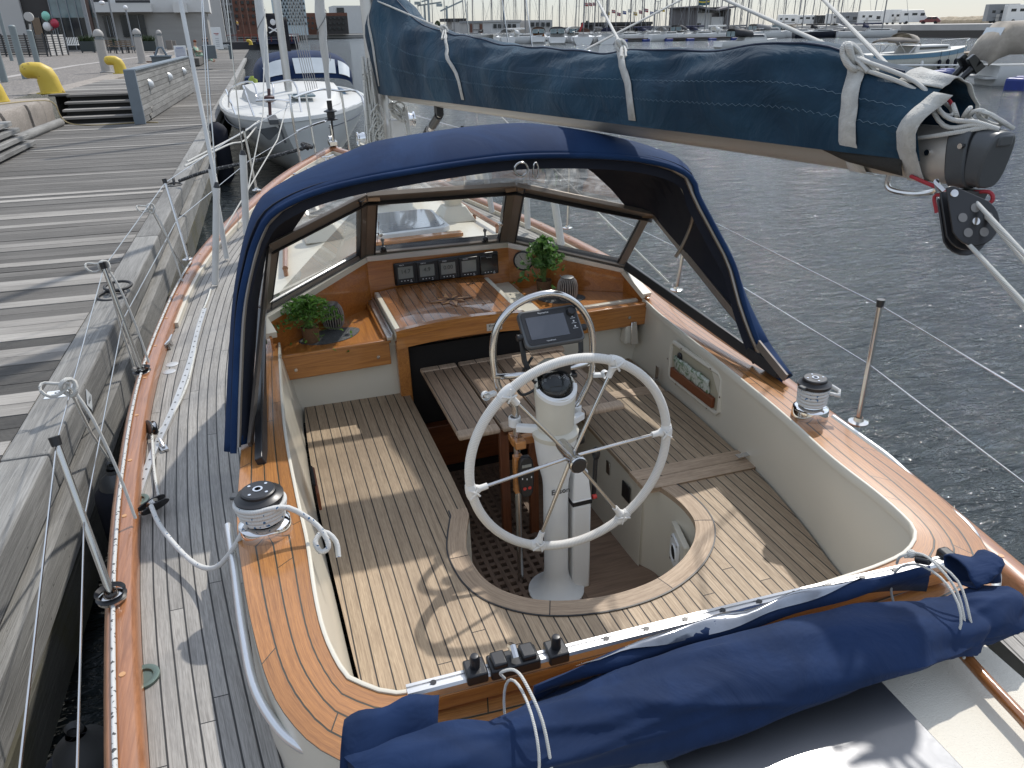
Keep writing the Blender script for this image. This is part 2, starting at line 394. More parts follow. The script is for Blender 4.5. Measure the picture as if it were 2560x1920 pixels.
# hull
m = MB()
for f, sg in ((xP, 1), (xS, -1)):
    rows = []
    for y in YL:
        x = f(y); c = -.05; rows.append([(c+(x-c)*k, y-(.9*(1-kk) if y > 5 else 0)*min(1, (y-5)/2 if y > 5 else 0), sheer(y)*kk+HEEL*x*kk+WZ*(1-kk)) for k, kk in ((1.0, 1.04), (1.0, .9), (.97, .5), (.9, .2), (.8, 0), (.6, -.3))])
    m.grid(rows)
m.build('hull', WHITE, YS, 60)
# toe rail cap
prof = [(-.045, .0), (-.045, .05), (-.03, .066), (.03, .066), (.045, .05), (.045, .0)]
path = [dk(xP(y)+.04, y) for y in YL]+[dk(xS(y)-.04, y) for y in YL[::-1][1:]]
m = MB().sweep(path, prof); m.build('toe_rail', RAILW, YS, 50)
m = MB()
for i, y in enumerate([-1.1+.42*j for j in range(18)]):     # bungs
    for f, q in ((xP, .045), (xS, -.045)): m.lathe([(0, .0015), (.009, .0012), (.0095, -.01)], 10, dk(f(y)+q, y, .067))
m.split('wood_plug', simple('plug', (.55, .30, .14), .4), YS)
# inner white/varnish bulwark face
m = MB(); m.sweep([dk(xP(y)+.094, y) for y in YL if y > 2.0]+[dk(xS(y)-.094, y) for y in YL[::-1] if y > .2], [(-.012, .0), (-.012, .035), (.012, .035), (.012, 0)]); m.build('deck_covering_board', CREAM, YS)
# decks: port strip, starboard strip, foredeck
def strip(f, inner, ys, sg):
    rows, us, vs = [], [], []
    for y in ys:
        x0 = f(y)+sg*.06; x1 = inner(y); row, u = [], []
        for k in range(9):
            x = x0+(x1-x0)*k/8; row.append(dk(x, y, .004)); u.append(abs(x-x0)+.018)
        rows.append(row); us.append(u); vs.append([y+5]*9)
    return rows, us, vs
m = MB()
a = [-4+.25*i for i in range(25)]+[2.2]
m.grid(*strip(xP, lambda y: -1.08 if y > -1 else -.9, a, 1))
m.grid(*strip(xS, lambda y: float(np.interp(y, [-4, -1.4, -.9, -.5, 0, 1.4, 1.6], [.4, .84, .93, .97, 1.03, 1.06, .42])), a, -1))
b = [2.2+.2*i for i in range(25)]+[7.03]
m.grid(*strip(xP, lambda y: min(-.03, max(-.86, xP(y)+.5) if y < 4.6 else -.03), b, 1))
m.grid(*strip(xS, lambda y: max(-.03, min(.8, xS(y)-.5) if y < 4.6 else -.03), b, -1))
m.build('deck', T_DECK, YS, 60)
# coachroof ahead of the windshield
def roof_z(x, y): return 1.115-.05*(x/.9)**2+.01*max(0, 3-y)+HEEL*x*.3-.02*max(0, y-4)
def ystart(x): return float(np.interp(x, [-1.06, -.45, .42, 1.035], [1.40, 1.84, 1.87, 1.50]))
m = MB(); rows = []
for k in range(13):
    q = (0, 0, 1, 2, 3, 4, 5, 6, 7, 8, 9, 10, 10)[k]; row = []
    for j in range(12):
        t = (j-1)/9 if 0 < j < 11 else (0 if j == 0 else 1)
        x0 = -1.06+1.5*q/10
        for _ in range(6): y_ = ystart(x0); x0 = float(np.interp(y_, [1.3, 2.3, 3.2, 4.2, 5.25], [-1.06, -.94, -.84, -.68, -.42])*(1-q/10)+np.interp(y_, [1.3, 2.3, 3.2], [.50, .49, .46])*q/10)
        y = ystart(x0)*(1-t)+5.2*t
        wl = np.interp(y, [1.3, 2.3, 3.2, 4.2, 5.25], [-1.06, -.94, -.84, -.68, -.42]); wr = np.interp(y, [1.3, 2.3, 3.2, 4.2, 5.25], [.50, .49, .46, .42, .33])
        x = wl+(wr-wl)*q/10
        if k in (0, 12): p = dk(x+(-.04 if k == 0 else .04), y, -.05)
        else: p = (x, y, roof_z(x, y))
        if j in (0, 11) : p = (p[0], y+(-.0 if j == 0 else .05), p[2]-.02 if j == 0 else dk(x, y, -.05)[2])
        row.append(p)
    rows.append(row)
m.grid(rows); m.build('coachroof', CREAM, YS, 35)
for pts in (([-.93, -.88, -.79, -.62], 'p'), ([.46, .44, .42, .40], 's')):
    ys = [1.75 if pts[1] == 'p' else 2.05, 2.5, 3.3, 4.3]; P = [(x+.03*(1 if x < 0 else -1), y, roof_z(x, y)+.045) for x, y in zip(pts[0], ys)]
    m = MB(); m.tube(smoothpath(P, 6), .016, 8)
    for x, y, z in smoothpath(P, 1)[0:]: m.tube([(x, y, z), (x, y, z-.06)], .012, 6)
    m.build('handrail', RAILW, YS)
# roof hatch, tilted acrylic lid
m = MB()
hp = [(-.36, 2.10), (.10, 2.12), (.15, 2.17), (.15, 2.65), (.10, 2.70), (-.28, 2.72), (-.36, 2.66), (-.40, 2.16)]
m.prism(hp, 1.13, 1.165); fr = m.build('roof_hatch', WHITEP, YS, 35, bevel=.006)
m = MB(); m.prism([(x*.9-.012, 2.41+(y-2.41)*.88) for x, y in hp], 1.166, 1.171); m.build('hatch_lid', simple('smoked_acrylic', (.32, .34, .36), .12, coat=1), fr)
m = MB(); m.box((-.12, 2.02, 1.14), (.62, .07, .025)); m.build('hatch_garage_rail', VARN, YS, bevel=.006)
# dorade ventilators
for (px, py, l) in ((.27, 2.52, 0), (-.62, 2.45, 0)):
    m = MB(); zz = roof_z(px, py); m.box((px, py, zz+.05), (.25, .25, .10), taper=(.55, .55)); v = m.build('dorade_vent', CREAM, YS, bevel=.008)
    m = MB(); m.lathe([(.055, .09), (.06, .12), (.085, .15), (.088, .162), (.075, .165), (.068, .155)], 20, (px, py, zz)); m.build('cowl', CREAM, v)
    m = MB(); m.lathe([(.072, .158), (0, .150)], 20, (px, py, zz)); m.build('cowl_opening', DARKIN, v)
# coil of line and block on the roof near the mast
m = MB()
for k in range(5): m.tube([(.02+.06*math.cos(a)+rnd(-.01, .01), 3.55+.09*math.sin(a)+rnd(-.01, .01), 1.14+.012*k) for a in np.linspace(0, 6.2, 14)], .007, 6, closed=True)
m.build('halyard_coil', rope('pink_fleck_rope', (.6, .5, .46), (.4, .1, .08)), YS)
m = MB(); m.box((-.16, 3.2, 1.15), (.16, .10, .04)); m.tube([(-.2, 3.2, 1.16), (-.2, 3.2, 1.23), (-.16, 3.2, 1.26), (-.12, 3.2, 1.23), (-.12, 3.2, 1.16)], .01, 6); m.build('deck_shackle', STEEL, YS)
# ---------------- coaming
PI_ = [(-1.0, 1.25), (-1.01, 1.0), (-1.03, .33), (-1.02, -.2), (-1.01, -.45), (-1.01, -.72), (-1.0, -.89), (-.97, -1.03), (-.94, -1.07), (-.90, -1.11), (-.83, -1.14), (-.6, -1.155), (0, -1.16), (.45, -1.145), (.61, -1.13), (.69, -1.11), (.76, -1.07), (.80, -1.02), (.82, -.94), (.835, -.82), (.85, -.59), (.90, -.26), (.94, .12), (1.01, .92), (1.04, 1.14), (1.10, 1.55)]
PO_ = [(-1.10, 1.25), (-1.15, 1.0), (-1.185, .4), (-1.205, .0), (-1.215, -.3), (-1.20, -.58), (-1.18, -.79), (-1.15, -.99), (-1.11, -1.12), (-1.04, -1.24), (-.93, -1.32), (-.7, -1.37), (0, -1.39), (.5, -1.37), (.72, -1.34), (.84, -1.28), (.93, -1.17), (.97, -1.08), (1.0, -.98), (1.03, -.84), (1.045, -.6), (1.065, -.36), (1.09, .02), (1.11, .56), (1.16, 1.24), (1.22, 1.55)]
I_ = resample(smoothpath([(x, y, 0) for x, y in PI_], 5), 150); O_ = resample(smoothpath([(x, y, 0) for x, y in PO_], 5), 150)
# match outer to inner by nearest param anchors
def czt(x, y): return .86+HEEL*x
m = MB(); rows, us, vs = [], [], []; L = 0
N_ = 150
al = np.linspace(0, 1, N_)
for i in range(N_):
    a, b = I_[i], O_[i]
    if i: L += np.linalg.norm((a+b)/2-(I_[i-1]+O_[i-1])/2)
    row = []; u = []
    for k in range(7):
        t = k/6; x, y = a[0]+(b[0]-a[0])*t, a[1]+(b[1]-a[1])*t
        row.append((x, y, czt(x, y)+.006*math.sin(math.pi*t))); u.append(.0005+t*.199)
    rows.append(row); us.append(u); vs.append([L]*7)
m.grid(rows, us, vs); cm = m.build('coaming_top', T_COAM, YS, 60)
m = MB()
m.grid([[(o[0], o[1], czt(o[0], o[1])) , (o[0], o[1], czt(o[0], o[1])-.02), (o[0]*1.02, o[1]-(.02 if o[1] < -1.1 else 0), .6)] for o in O_])
m.build('coaming_side', CREAM, YS, 60)
m = MB(); m.sweep([(p[0], p[1], czt(p[0], p[1])+.001) for p in I_], [(-.007, -.03), (-.007, .004), (-.002, .007), (.004, .004), (.004, -.03)]); m.build('coaming_lip', CREAM, YS, 60)
# inner cockpit liner from lip down to the seat
SEAT = [(-.94, 1.28), (-.955, 1.0), (-.965, .5), (-.96, 0), (-.95, -.4), (-.94, -.7), (-.92, -.95), (-.86, -1.06), (-.75, -1.10), (-.5, -1.12), (0, -1.13), (.45, -1.11), (.60, -1.09), (.70, -1.04), (.76, -.97), (.80, -.85), (.83, -.7), (.88, -.5), (.935, -.2), (.965, .1), (.99, .6), (1.0, 1.0), (1.0, 1.28)]
S_ = resample(smoothpath([(x, y, 0) for x, y in SEAT], 6), 150)
def sz(x): return .48+HEEL*x
m = MB(); Li = [p for p in I_ if p[1] < 1.3 or True]
rows = []
for i in range(N_):
    a, b = Li[i], S_[i]; rows.append([(a[0]*(1-t)+b[0]*t, a[1]*(1-t)+b[1]*t, (czt(a[0], a[1])-.012)*(1-t)+(sz(b[0])-.02)*t) for t in (0, .25, .5, .75, 1)])
m.grid(rows); m.build('cockpit_liner', CREAM, YS, 60)
# seat surface with the round well opening
WELL = [(-.37, 1.25), (-.365, .56), (-.37, .08), (-.385, 0), (-.42, -.1), (-.445, -.2), (-.44, -.33), (-.41, -.42), (-.355, -.49), (-.27, -.55), (-.15, -.59), (.0, -.605), (.15, -.585), (.28, -.53), (.37, -.465), (.43, -.4), (.475, -.32), (.49, -.23), (.485, -.14), (.465, -.05), (.43, .02), (.415, .06), (.41, .58), (.41, 1.25)]
W_ = smoothpath([(x, y, 0) for x, y in WELL], 5)
def wellx(y, side):
    c = [p for p in W_ if (p[0] < .02) == (side < 0)]
    c = sorted(c, key=lambda p: p[1]); return float(np.interp(y, [p[1] for p in c], [p[0] for p in c]))
def seatx(y, side):
    c = [p for p in S_ if (p[0] < -.05) == (side < 0)]; c = sorted(c, key=lambda p: p[1]); return float(np.interp(y, [p[1] for p in c], [p[0] for p in c]))
def panel(m, y0, y1, xf0, xf1, z, n=24, nu=4, uo=0, th=.02):
    ys = np.linspace(y0, y1, n); rows, us, vs = [], [], []
    for y in ys:
        a, b = xf0(y), xf1(y); rows.append([(a+(b-a)*k/nu, y, z+HEEL*(a+(b-a)*k/nu)) for k in range(nu+1)]); us.append([a+(b-a)*k/nu+uo for k in range(nu+1)]); vs.append([y+3]*(nu+1))
    m.grid(rows, us, vs)
    for k, s in ((0, 1), (nu, 1)): m.grid([[(r[k][0], r[k][1], r[k][2]-th), r[k]] for r in rows], [[us[i][k], us[i][k]+.004] for i in range(n)], [[v[0]]*2 for v in vs])
    for r, i in ((rows[0], 0), (rows[-1], n-1)): m.grid([[(p[0], p[1], p[2]-th) for p in r], r], [us[i], us[i]], [[vs[i][0]]*len(r)]*2)
sx = lambda side: (lambda y: seatx(y, side)+.012*(1 if side < 0 else -1))
wx = lambda side: (lambda y: wellx(y, side))
m = MB(); panel(m, -.62, 1.27, sx(-1), wx(-1), .48, 60, 6, uo=.97); panel(m, -1.12, -.62, sx(-1), lambda y: -.02, .48, 24, 6, uo=.97)
m.build('port_seat', T_SEAT, YS, 35)
m = MB(); panel(m, -.62, .02, wx(1), sx(1), .48, 40, 5, uo=.012); panel(m, -1.12, -.62, lambda y: -.02, sx(1), .48, 24, 5, uo=.012)
m.build('helm_seat', T_SEAT, YS, 35)
m = MB(); panel(m, .10, .78, lambda y: .40, sx(1), .484, 12, 3, uo=.012); m.build('starboard_seat', T_SEAT, YS, 35)
m = MB(); panel(m, .87, 1.27, lambda y: .40, sx(1), .484, 12, 3, uo=.012); m.build('forward_seat', T_SEAT, YS, 35)
def xstrip(m, y0, y1, z, uo=.02):      # trim boards running athwartships
    rows = [[(x, y, z+HEEL*x) for y in (y0, y1)] for x in np.linspace(.395, .965, 8)]
    m.grid(rows, [[uo, uo+(y1-y0)]]*8, [[x*1. for _ in range(2)] for x in np.linspace(.03, .6, 8)])
    m.grid([[(x, y0, z-.022+HEEL*x), (x, y0, z+HEEL*x)] for x in (.395, .965)], [[uo, uo+.02]]*2, [[.03, .03], [.6, .6]]); m.grid([[(.395, y, z-.022-.01), (.395, y, z-.01)] for y in (y0, y1)], [[uo, uo+.02]]*2, [[.1, .1], [.2, .2]])
T_XT = teak('teak_cross_trim', (.29, .205, .14), (.50, .375, .26), (.012, .01, .01), .5, .004, 9, .6, var=.25)
for y0, y1, z in ((.025, .098, .4885), (-.06, .017, .487), (.785, .865, .4885)):
    m = MB(); xstrip(m, y0, y1, z); m.build('trim_board', T_XT, YS, 35)
# curved trim ring around the well
ring = [p for p in W_ if p[1] < .12]; ring = resample(ring, 90); m = MB(); rows, us, vs = [], [], []; L = 0
for i, p in enumerate(ring):
    t = ring[min(i+1, 89)]-ring[max(i-1, 0)]; t /= np.linalg.norm(t); nr = np.array((t[1], -t[0], 0.)); nr = nr if nr.dot(p-np.array((.02, -.15, 0))) > 0 else -nr
    if i: L += np.linalg.norm(p-ring[i-1])
    wd = .075
    q = p+nr*wd; z = sz(p[0]); rows.append([(p[0], p[1], z-.022), (p[0], p[1], z+.0035), (q[0], q[1], z+.0035), (q[0], q[1], z-.0)]); us.append([.02, .04, .12, .13]); vs.append([L]*4)
m.grid(rows, us, vs); m.build('well_trim_ring', T_TRIM, YS, 35)
m = MB(); m.sweep([(r[2][0], r[2][1], r[2][2]+.0008) for r in rows], [(-.003, -.002), (-.003, .0008), (.003, .0008), (.003, -.002)]); m.build('trim_caulking', BLACK, YS)
# well walls and sole
m = MB(); m.grid([[(p[0], p[1], sz(p[0])-.018), (p[0], p[1], -.004)] for p in [q for q in W_]]); m.build('well_wall', CREAM, YS, 60)
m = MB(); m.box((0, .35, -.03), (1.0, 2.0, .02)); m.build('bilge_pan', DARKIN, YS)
gm = MB(); gx0, gx1, gy0, gy1 = -.385, .10, -.20, 1.12
for i in range(11): x = gx0+(gx1-gx0)*i/10; gm.box((x, (gy0+gy1)/2, -.006), (.021, gy1-gy0, .022))
for i in range(29): y = gy0+(gy1-gy0)*i/28; gm.box(((gx0+gx1)/2, y, -.0075), (gx1-gx0+.02, .022, .0205))
gm.build('sole_grating', GRATE, YS, 0)
m = MB(); m.box((.02, -.42, -.008), (.96, .40, .02)); m.box((.29, .46, -.008), (.36, 1.34, .02)); m.build('sole_board', SOLEW, YS, bevel=.003)
# ---------------- bulkhead, companionway, tray, hatch
m = MB()
m.box((-.69, 1.275, .62), (.66, .03, .42)); m.box((.73, 1.275, .62), (.60, .03, .42)); m.split('forward_bulkhead', CREAM, YS, bevel=.002)
m = MB(); m.box((-.385, 1.24, .585), (.065, .05, .45)); m.box((.37, 1.24, .585), (.065, .05, .45)); m.split('companionway_post', VARNY, YS, bevel=.006)
m = MB(); m.box((0, 1.25, .12), (.82, .03, .27)); m.box((0, 1.235, .262), (.84, .06, .018)); m.build('companionway_sill', wood('dark_varnish', (.13, .035, .012), (.22, .07, .022), .35, .8, 0), YS, bevel=.003)
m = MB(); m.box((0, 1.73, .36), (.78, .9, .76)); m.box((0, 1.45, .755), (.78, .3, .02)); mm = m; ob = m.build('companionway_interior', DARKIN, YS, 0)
# tray floors and fiddles
def tray(xs, name, L):
    m = MB(); 
    return m
wsb = [(-1.05, 1.30), (-.45, 1.79), (.42, 1.82), (1.03, 1.46)]
m = MB(); m.prism([(-1.0, 1.215), (-.47, 1.215), (-.47, 1.80), (-1.0, 1.36)], .81, .832); a = m.build('port_tray', T_T1 if False else VARNY, YS)
m = MB(); m.prism([(.44, 1.215), (1.06, 1.215), (1.05, 1.42), (.44, 1.80)], .80, .817); b = m.build('starboard_tray', VARNY, YS)
m = MB(); m.box((-.735, 1.20, .765), (.56, .024, .125)); m.box((-.735, 1.195, .836), (.575, .034, .018)); m.build('tray_front', VARN, a, bevel=.004)
m = MB(); m.box((.75, 1.20, .755), (.63, .024, .115)); m.box((.75, 1.195, .821), (.65, .034, .018)); m.build('tray_front', VARN, b, bevel=.004)
m = MB(); m.box((-.472, 1.49, .835), (.024, .58, .05)); m.build('tray_fiddle', VARNY, a, bevel=.006)
m = MB(); m.box((.43, 1.49, .83), (.024, .58, .05)); m.build('tray_fiddle', VARNY, b, bevel=.006)
for tr, sx_ in ((a, -1), (b, 1)):
    m = MB()
    for q in ((.94, 1), (.52, 1)): m.lathe([(0, .004), (.009, .003), (.009, -.004)], 10, (sx_*q[0], 1.187, .755), Matrix.Rotation(R(90), 3, 'X'))
    m.split('screw', STEEL, tr)
# instrument wall around the tray (varnished)
m = MB()
B_ = [(-1.03, 1.16, .97), (-1.05, 1.30, 1.01), (-.45, 1.79, 1.125), (.42, 1.82, 1.10), (1.03, 1.46, .965), (1.06, 1.20, .87)]
Bw = [np.array(p) for p in B_]
m.grid([[(p[0], p[1]-.01, .79), (p[0], p[1]-.01, p[2]-.015)] for p in B_]); m.build('dashboard_wall', wood('dash_veneer', (.30, .095, .018), (.46, .17, .035), .32, 1, 0), YS, 0, solid=.012)
m = MB(); m.sweep([(p[0], p[1]+.012, p[2]-.004) for p in B_], [(-.03, -.02), (-.03, .012), (.03, .012), (.03, -.02)]); m.build('dashboard_ledge', CREAM, YS, 20)
m = MB(); m.grid([[(p[0]*1.0, p[1]+.045, p[2]-.01), (p[0]*1.01, p[1]+.06, .60)] for p in B_[1:]]); m.build('dashboard_outer_wall', CREAM, YS, 0)
m = MB(); m.box((-.02, 1.54, .82), (.87, .60, .075)); m.build('hatch_base', CREAM, YS, bevel=.004)
# sliding hatch
hz_ = .915
rows = []; m = MB(); yy = [1.11, 1.14, 1.3, 1.5, 1.76]
for y in yy: rows.append([(x, y, hz_+.022*(1-((x+.08)/.35)**2)-(0.012 if y < 1.13 else 0)) for x in np.linspace(-.40, .24, 9)])
m.grid(rows, [[x+1 for x in np.linspace(-.40, .24, 9)]]*5, [[y]*9 for y in yy]); ht = m.build('companionway_hatch', T_HATCH, YS, 40)
m = MB()
fx_ = [(x, 1.085, hz_+.022*(1-((x+.08)/.35)**2)) for x in np.linspace(-.43, .27, 13)]
m.grid([[(p[0], 1.125, p[2]+.004), (p[0], 1.09, p[2]+.003), (p[0], 1.078, p[2]-.008), (p[0], 1.085, p[2]-.035), (p[0], 1.10, p[2]-.04), (p[0], 1.10, .815+.02*(1-((p[0]+.08)/.35)**2)), (p[0], 1.13, .815)] for p in fx_]); m.build('hatch_front', VARN, ht, 40)
m = MB()
for s in (-1, 1): m.box((-.08+s*.335, 1.44, .895), (.03, .64, .05))
m.split('hatch_edge', CREAM, ht, bevel=.006)
m = MB()
for s in (-1, 1): m.box((-.08+s*.372, 1.46, .862), (.035, .62, .02)); m.box((-.08+s*.36, 1.46, .876), (.008, .62, .02))
m.split('hatch_slide', ALU, ht, bevel=.002)
m = MB()
for k in range(8):    # inlaid star
    pass
cx, cy = -.06, 1.40; STAR = wood('inlay_light', (.50, .23, .08), (.66, .34, .13), .3, 1, 0); STAR2 = wood('inlay_dark', (.20, .065, .02), (.30, .11, .035), .3, 1, 0)
def starz(x): return hz_+.022*(1-((x+.08)/.35)**2)+.0034
md, ml = MB(), MB()
for k in range(8):
    a0 = math.pi/4*k; rl = .125 if k % 2 == 0 else .085
    tip = (cx+rl*1.1*math.cos(a0), cy+rl*math.sin(a0)); 
    for sg, M_ in ((-1, md), (1, ml)):
        q = (cx+.058*1.15*math.cos(a0+sg*math.pi/8), cy+.058*math.sin(a0+sg*math.pi/8))
        tr = [(cx, cy), tip, q]; M_.add([(x, y, starz(x)) for x, y in tr], [(0, 1, 2)])
md.build('inlay_star', STAR2, ht, 0); ml.build('inlay_star', STAR, ht, 0)
m = MB(); 
for k in range(16):
    a0 = math.pi/8*k; rl = (.125 if k % 4 == 0 else .085) if k % 2 == 0 else .045
    m.tube([(cx, cy, starz(cx)+.0005), (cx+rl*1.1*math.cos(a0), cy+rl*math.sin(a0), starz(cx+rl*1.1*math.cos(a0))+.0005)], .0011, 4)
m.build('inlay_line', BLACK, ht)
m = MB(); m.box((.095, 1.0985, .862), (.085, .004, .04)); pl = m.build('builder_plate', simple('engraved_plate', (.62, .60, .55), .35, .4), YS, bevel=.0008)
def text(s, size, M, name, mat, parent, ext=.0006, align='CENTER'):
    c = bpy.data.curves.new(name, 'FONT'); c.body = s; c.size = size; c.extrude = ext; c.align_x = align; c.align_y = 'CENTER'
    tmp = bpy.data.objects.new('tmp', c); col.objects.link(tmp)
    dg = bpy.context.evaluated_depsgraph_get(); me = bpy.data.meshes.new_from_object(tmp.evaluated_get(dg)); bpy.data.objects.remove(tmp)
    me.materials.clear(); me.materials.append(mat); 
    o = Vector(ORI.get(parent.name, (0, 0, 0))) if parent else Vector((0, 0, 0))
    me.transform(Matrix.Translation(-o)@M)
    ob = bpy.data.objects.new(name, me); col.objects.link(ob)
    if parent: ob.parent = parent
    return ob
def TM(loc, x, y):     # matrix with text x axis, y axis
    x = Vector(x).normalized(); y = Vector(y); y = (y-x*y.dot(x)).normalized(); z = x.cross(y)
    M = Matrix.Identity(4)
    for i in range(3): M[i][0] = x[i]; M[i][1] = y[i]; M[i][2] = z[i]; M[i][3] = loc[i]
    return M
m = MB(); m.box((.066, 1.0962, .870), (.0028, .001, .012), ry=.15); m.box((.071, 1.0962, .871), (.0028, .001, .014), ry=.15)
for k, (u, l) in enumerate(((.083, .014), (.098, .013), (.116, .015))): m.box((u, 1.0962, .869), (l, .001, .0035))
m.box((.11, 1.0962, .853), (.012, .001, .002)); m.box((.068, 1.0962, .849), (.008, .001, .002)); m.build('plate_marks', BLACK, pl, 0)
# ---------------- instruments
INS = simple('lcd_screen', (.20, .21, .19), .2, 0, .06, 8, coat=.6); LCDD = simple('lcd_digit', (.03, .035, .03), .3); WPRINT = simple('white_print', (.7, .7, .7), .5)
m = MB(); m.box((.02, 1.772, 1.005), (.64, .02, .135)); m.build('instrument_panel', BLACK, YS, bevel=.008)
for k, (ttl, dig) in enumerate((('MULTI', '14.7'), ('DEPTH', '4.9'), ('SPEED', '0.00'), ('GRAPH', ''), ('', None))):
    x = -.235+.128*k; z = 1.005+HEEL*x
    m = MB(); m.box((x, 1.758, z), (.116, .016, .118)); g = m.build('instrument_display' if dig is not None else 'wind_display', BLACKM if dig is None else BLACK, YS, bevel=.005)
    if dig is not None:
        m = MB(); m.box((x, 1.749, z+.006), (.088, .002, .07)); m.build('screen', INS, g, 0)
        text(ttl, .010, TM((x-.02, 1.7488, z+.051), (1, 0, 0), (0, 0, 1)), 'title_text', WPRINT, g)
        if dig: text(dig, .034, TM((x, 1.7475, z+.012), (1, 0, 0), (0, 0, 1)), 'digits', LCDD, g)
    else: text('Raymarine', .008, TM((x, 1.7488, z+.048), (1, 0, 0), (0, 0, 1)), 'title_text', WPRINT, g)
    m = MB()
    for j in range(4): m.box((x-.028+.019*j, 1.7488, z-.043), (.007, .002, .004))
    m.box((x+.03, 1.7488, z-.052), (.012, .002, .003)); m.build('button_marks', WPRINT, g, 0)
Mx = Matrix.Rotation(R(90), 3, 'X'); Mg = Matrix.Rotation(R(-30), 3, 'Z')@Mx
gp = fy(1307, 650, 1.765)
m = MB(); m.lathe([(0, .0), (.058, .0), (.062, .006), (.062, .012), (.055, .014), (.052, .01)], 28, (gp[0], 1.755, gp[2]), Mg); g = m.build('round_gauge', BLACK, YS)
m = MB(); m.lathe([(0, .0105), (.052, .0105)], 28, (gp[0], 1.755, gp[2]), Mg); m.build('gauge_face', simple('gauge_face', (.40, .38, .34), .3, coat=.6), g)
m = MB(); c0 = Vector((gp[0], 1.755, gp[2])); m.tube([c0+Mg@Vector((0, 0, .012)), c0+Mg@Vector((-.02, .032, .012))], .0015, 4)
for k in range(9): a = R(-30+30*k); m.tube([c0+Mg@Vector((.04*math.cos(a), .04*math.sin(a), .0118)), c0+Mg@Vector((.048*math.cos(a), .048*math.sin(a), .0118))], .001, 4)
m.build('gauge_needle', BLACK, g)
# ---------------- windshield
WB = [(-1.125, .05, .90), (-1.06, 1.34, 1.03), (-.45, 1.80, 1.14), (.42, 1.83, 1.115), (1.035, 1.45, .975), (1.075, .02, .875)]
WT = [(-1.13, .02, .93), (-.965, 1.33, 1.36), (-.452, 1.45, 1.53), (.355, 1.45, 1.508), (1.135, 1.33, 1.30), (1.075, -.01, .90)]
WB = [np.array(p) for p in WB]; WT = [np.array(p) for p in WT]
def bar(m, a, b, w, t, n):     # flat bar between points, n = facing normal
    a, b, n = np.array(a, float), np.array(b, float), _n(n); d = _n(b-a); s_ = np.cross(n, d); 
    q = [s_*w/2-n*t/2, s_*w/2+n*t/2, -s_*w/2+n*t/2, -s_*w/2-n*t/2]
    V = [a+k for k in q]+[b+k for k in q]
    return m.add(V, [(0, 1, 2, 3), (7, 6, 5, 4), (0, 4, 5, 1), (1, 5, 6, 2), (2, 6, 7, 3), (3, 7, 4, 0)])
ws = MB(); ws.box((0, 1.81, 1.118), (.05, .02, .01)); WS = ws.build('windshield', BRONZEF, YS)
for i in range(5):
    a, b, c, d = WB[i], WB[i+1], WT[i+1], WT[i]
    n_ = _n(np.cross(b-a, d-a))
    if n_[1] > 0: n_ = -n_
    if i in (0, 4):
        q = MB().add([a, b, c] if i == 0 else [a, b, d], [(0, 1, 2)]); q.build('side_pane', GLASS, WS, 0)
    else:
        q = MB().add([a, b, c, d], [(0, 1, 2, 3)]); q.build('windshield_pane', GLASS, WS, 0)
        m = MB(); bar(m, a, b, .045, .028, n_); bar(m, d, c, .05, .03, n_)
        u = _n(b-a); bar(m, a+u*.026, d+u*.026, .048, .03, n_); bar(m, b-u*.026, c-u*.026, .048, .03, n_); m.build('frame', BRONZEF, WS, 20, bevel=.003)
        m = MB(); bar(m, a+np.array((0, 0, .026)), b+np.array((0, 0, .026)), .008, .032, n_); bar(m, d-np.array((0, 0, .03)), c-np.array((0, 0, .03)), .008, .032, n_)
        bar(m, a+u*.054, d+u*.054, .008, .032, n_); bar(m, b-u*.054, c-u*.054, .008, .032, n_); m.build('seal', BLACK, WS, 20)
m = MB(); bar(m, WB[4]+(0, -.02, .01), WB[5], .05, .03, (-1, 0, .3)); bar(m, WB[0], WB[1], .05, .03, (1, 0, .3)); m.split('base_track', BLACK, WS, 20, bevel=.004)
m = MB(); m.sweep([p+np.array((0, -.018, -.02)) for p in WB[1:5]], [(-.014, -.012), (-.014, .012), (.014, .012), (.014, -.012)]); m.build('base_rail', ALU, WS, 20)
for t in (.12, .83):     # two window catches
    p = WB[2]*(1-t)+WB[3]*t+np.array((0, -.03, .03)); m = MB(); m.sphere(p+(0, -.005, 0), .017, 10, 6, (1, 1, 1.1)); m.tube([p, p+(0, 0, .05)], .006, 8); m.sphere(p+(0, 0, .05), .012, 8, 6); m.box(p+(0, .008, -.018), (.035, .02, .014)); m.build('window_catch', BLACK, WS)
for t, s_ in ((.075, 1), (.93, -1)):
    p = WB[2]*(1-t)+WB[3]*t; q = WT[2]*(1-t)+WT[3]*t; m = MB(); bar(m, p*.8+q*.2+(0, -.03, 0), p*.4+q*.6+(0, -.03, 0), .008, .005, (0, -1, .5)); m.lathe([(0, .02), (.012, .016), (.012, -.012)], 10, tuple(p*.62+q*.38+(s_*.012, -.035, 0)), Mx); m.build('window_stay', STEEL, WS)
m = MB()
for p, d in ((WT[2], (1, 0, 0)), (WT[3], (1, 0, 0)), (WT[4], (.8, -.5, -.1))):
    d = _n(d); 
    for s_ in (-1, 1): bar(m, p+d*s_*.005+np.array((0, -.017, 0)), p+d*s_*.065+np.array((0, -.017, -.004)), .042, .004, (0, -1, .6))
m.split('corner_plate', simple('worn_bronze', (.42, .25, .14), .35, .8), WS, 20)
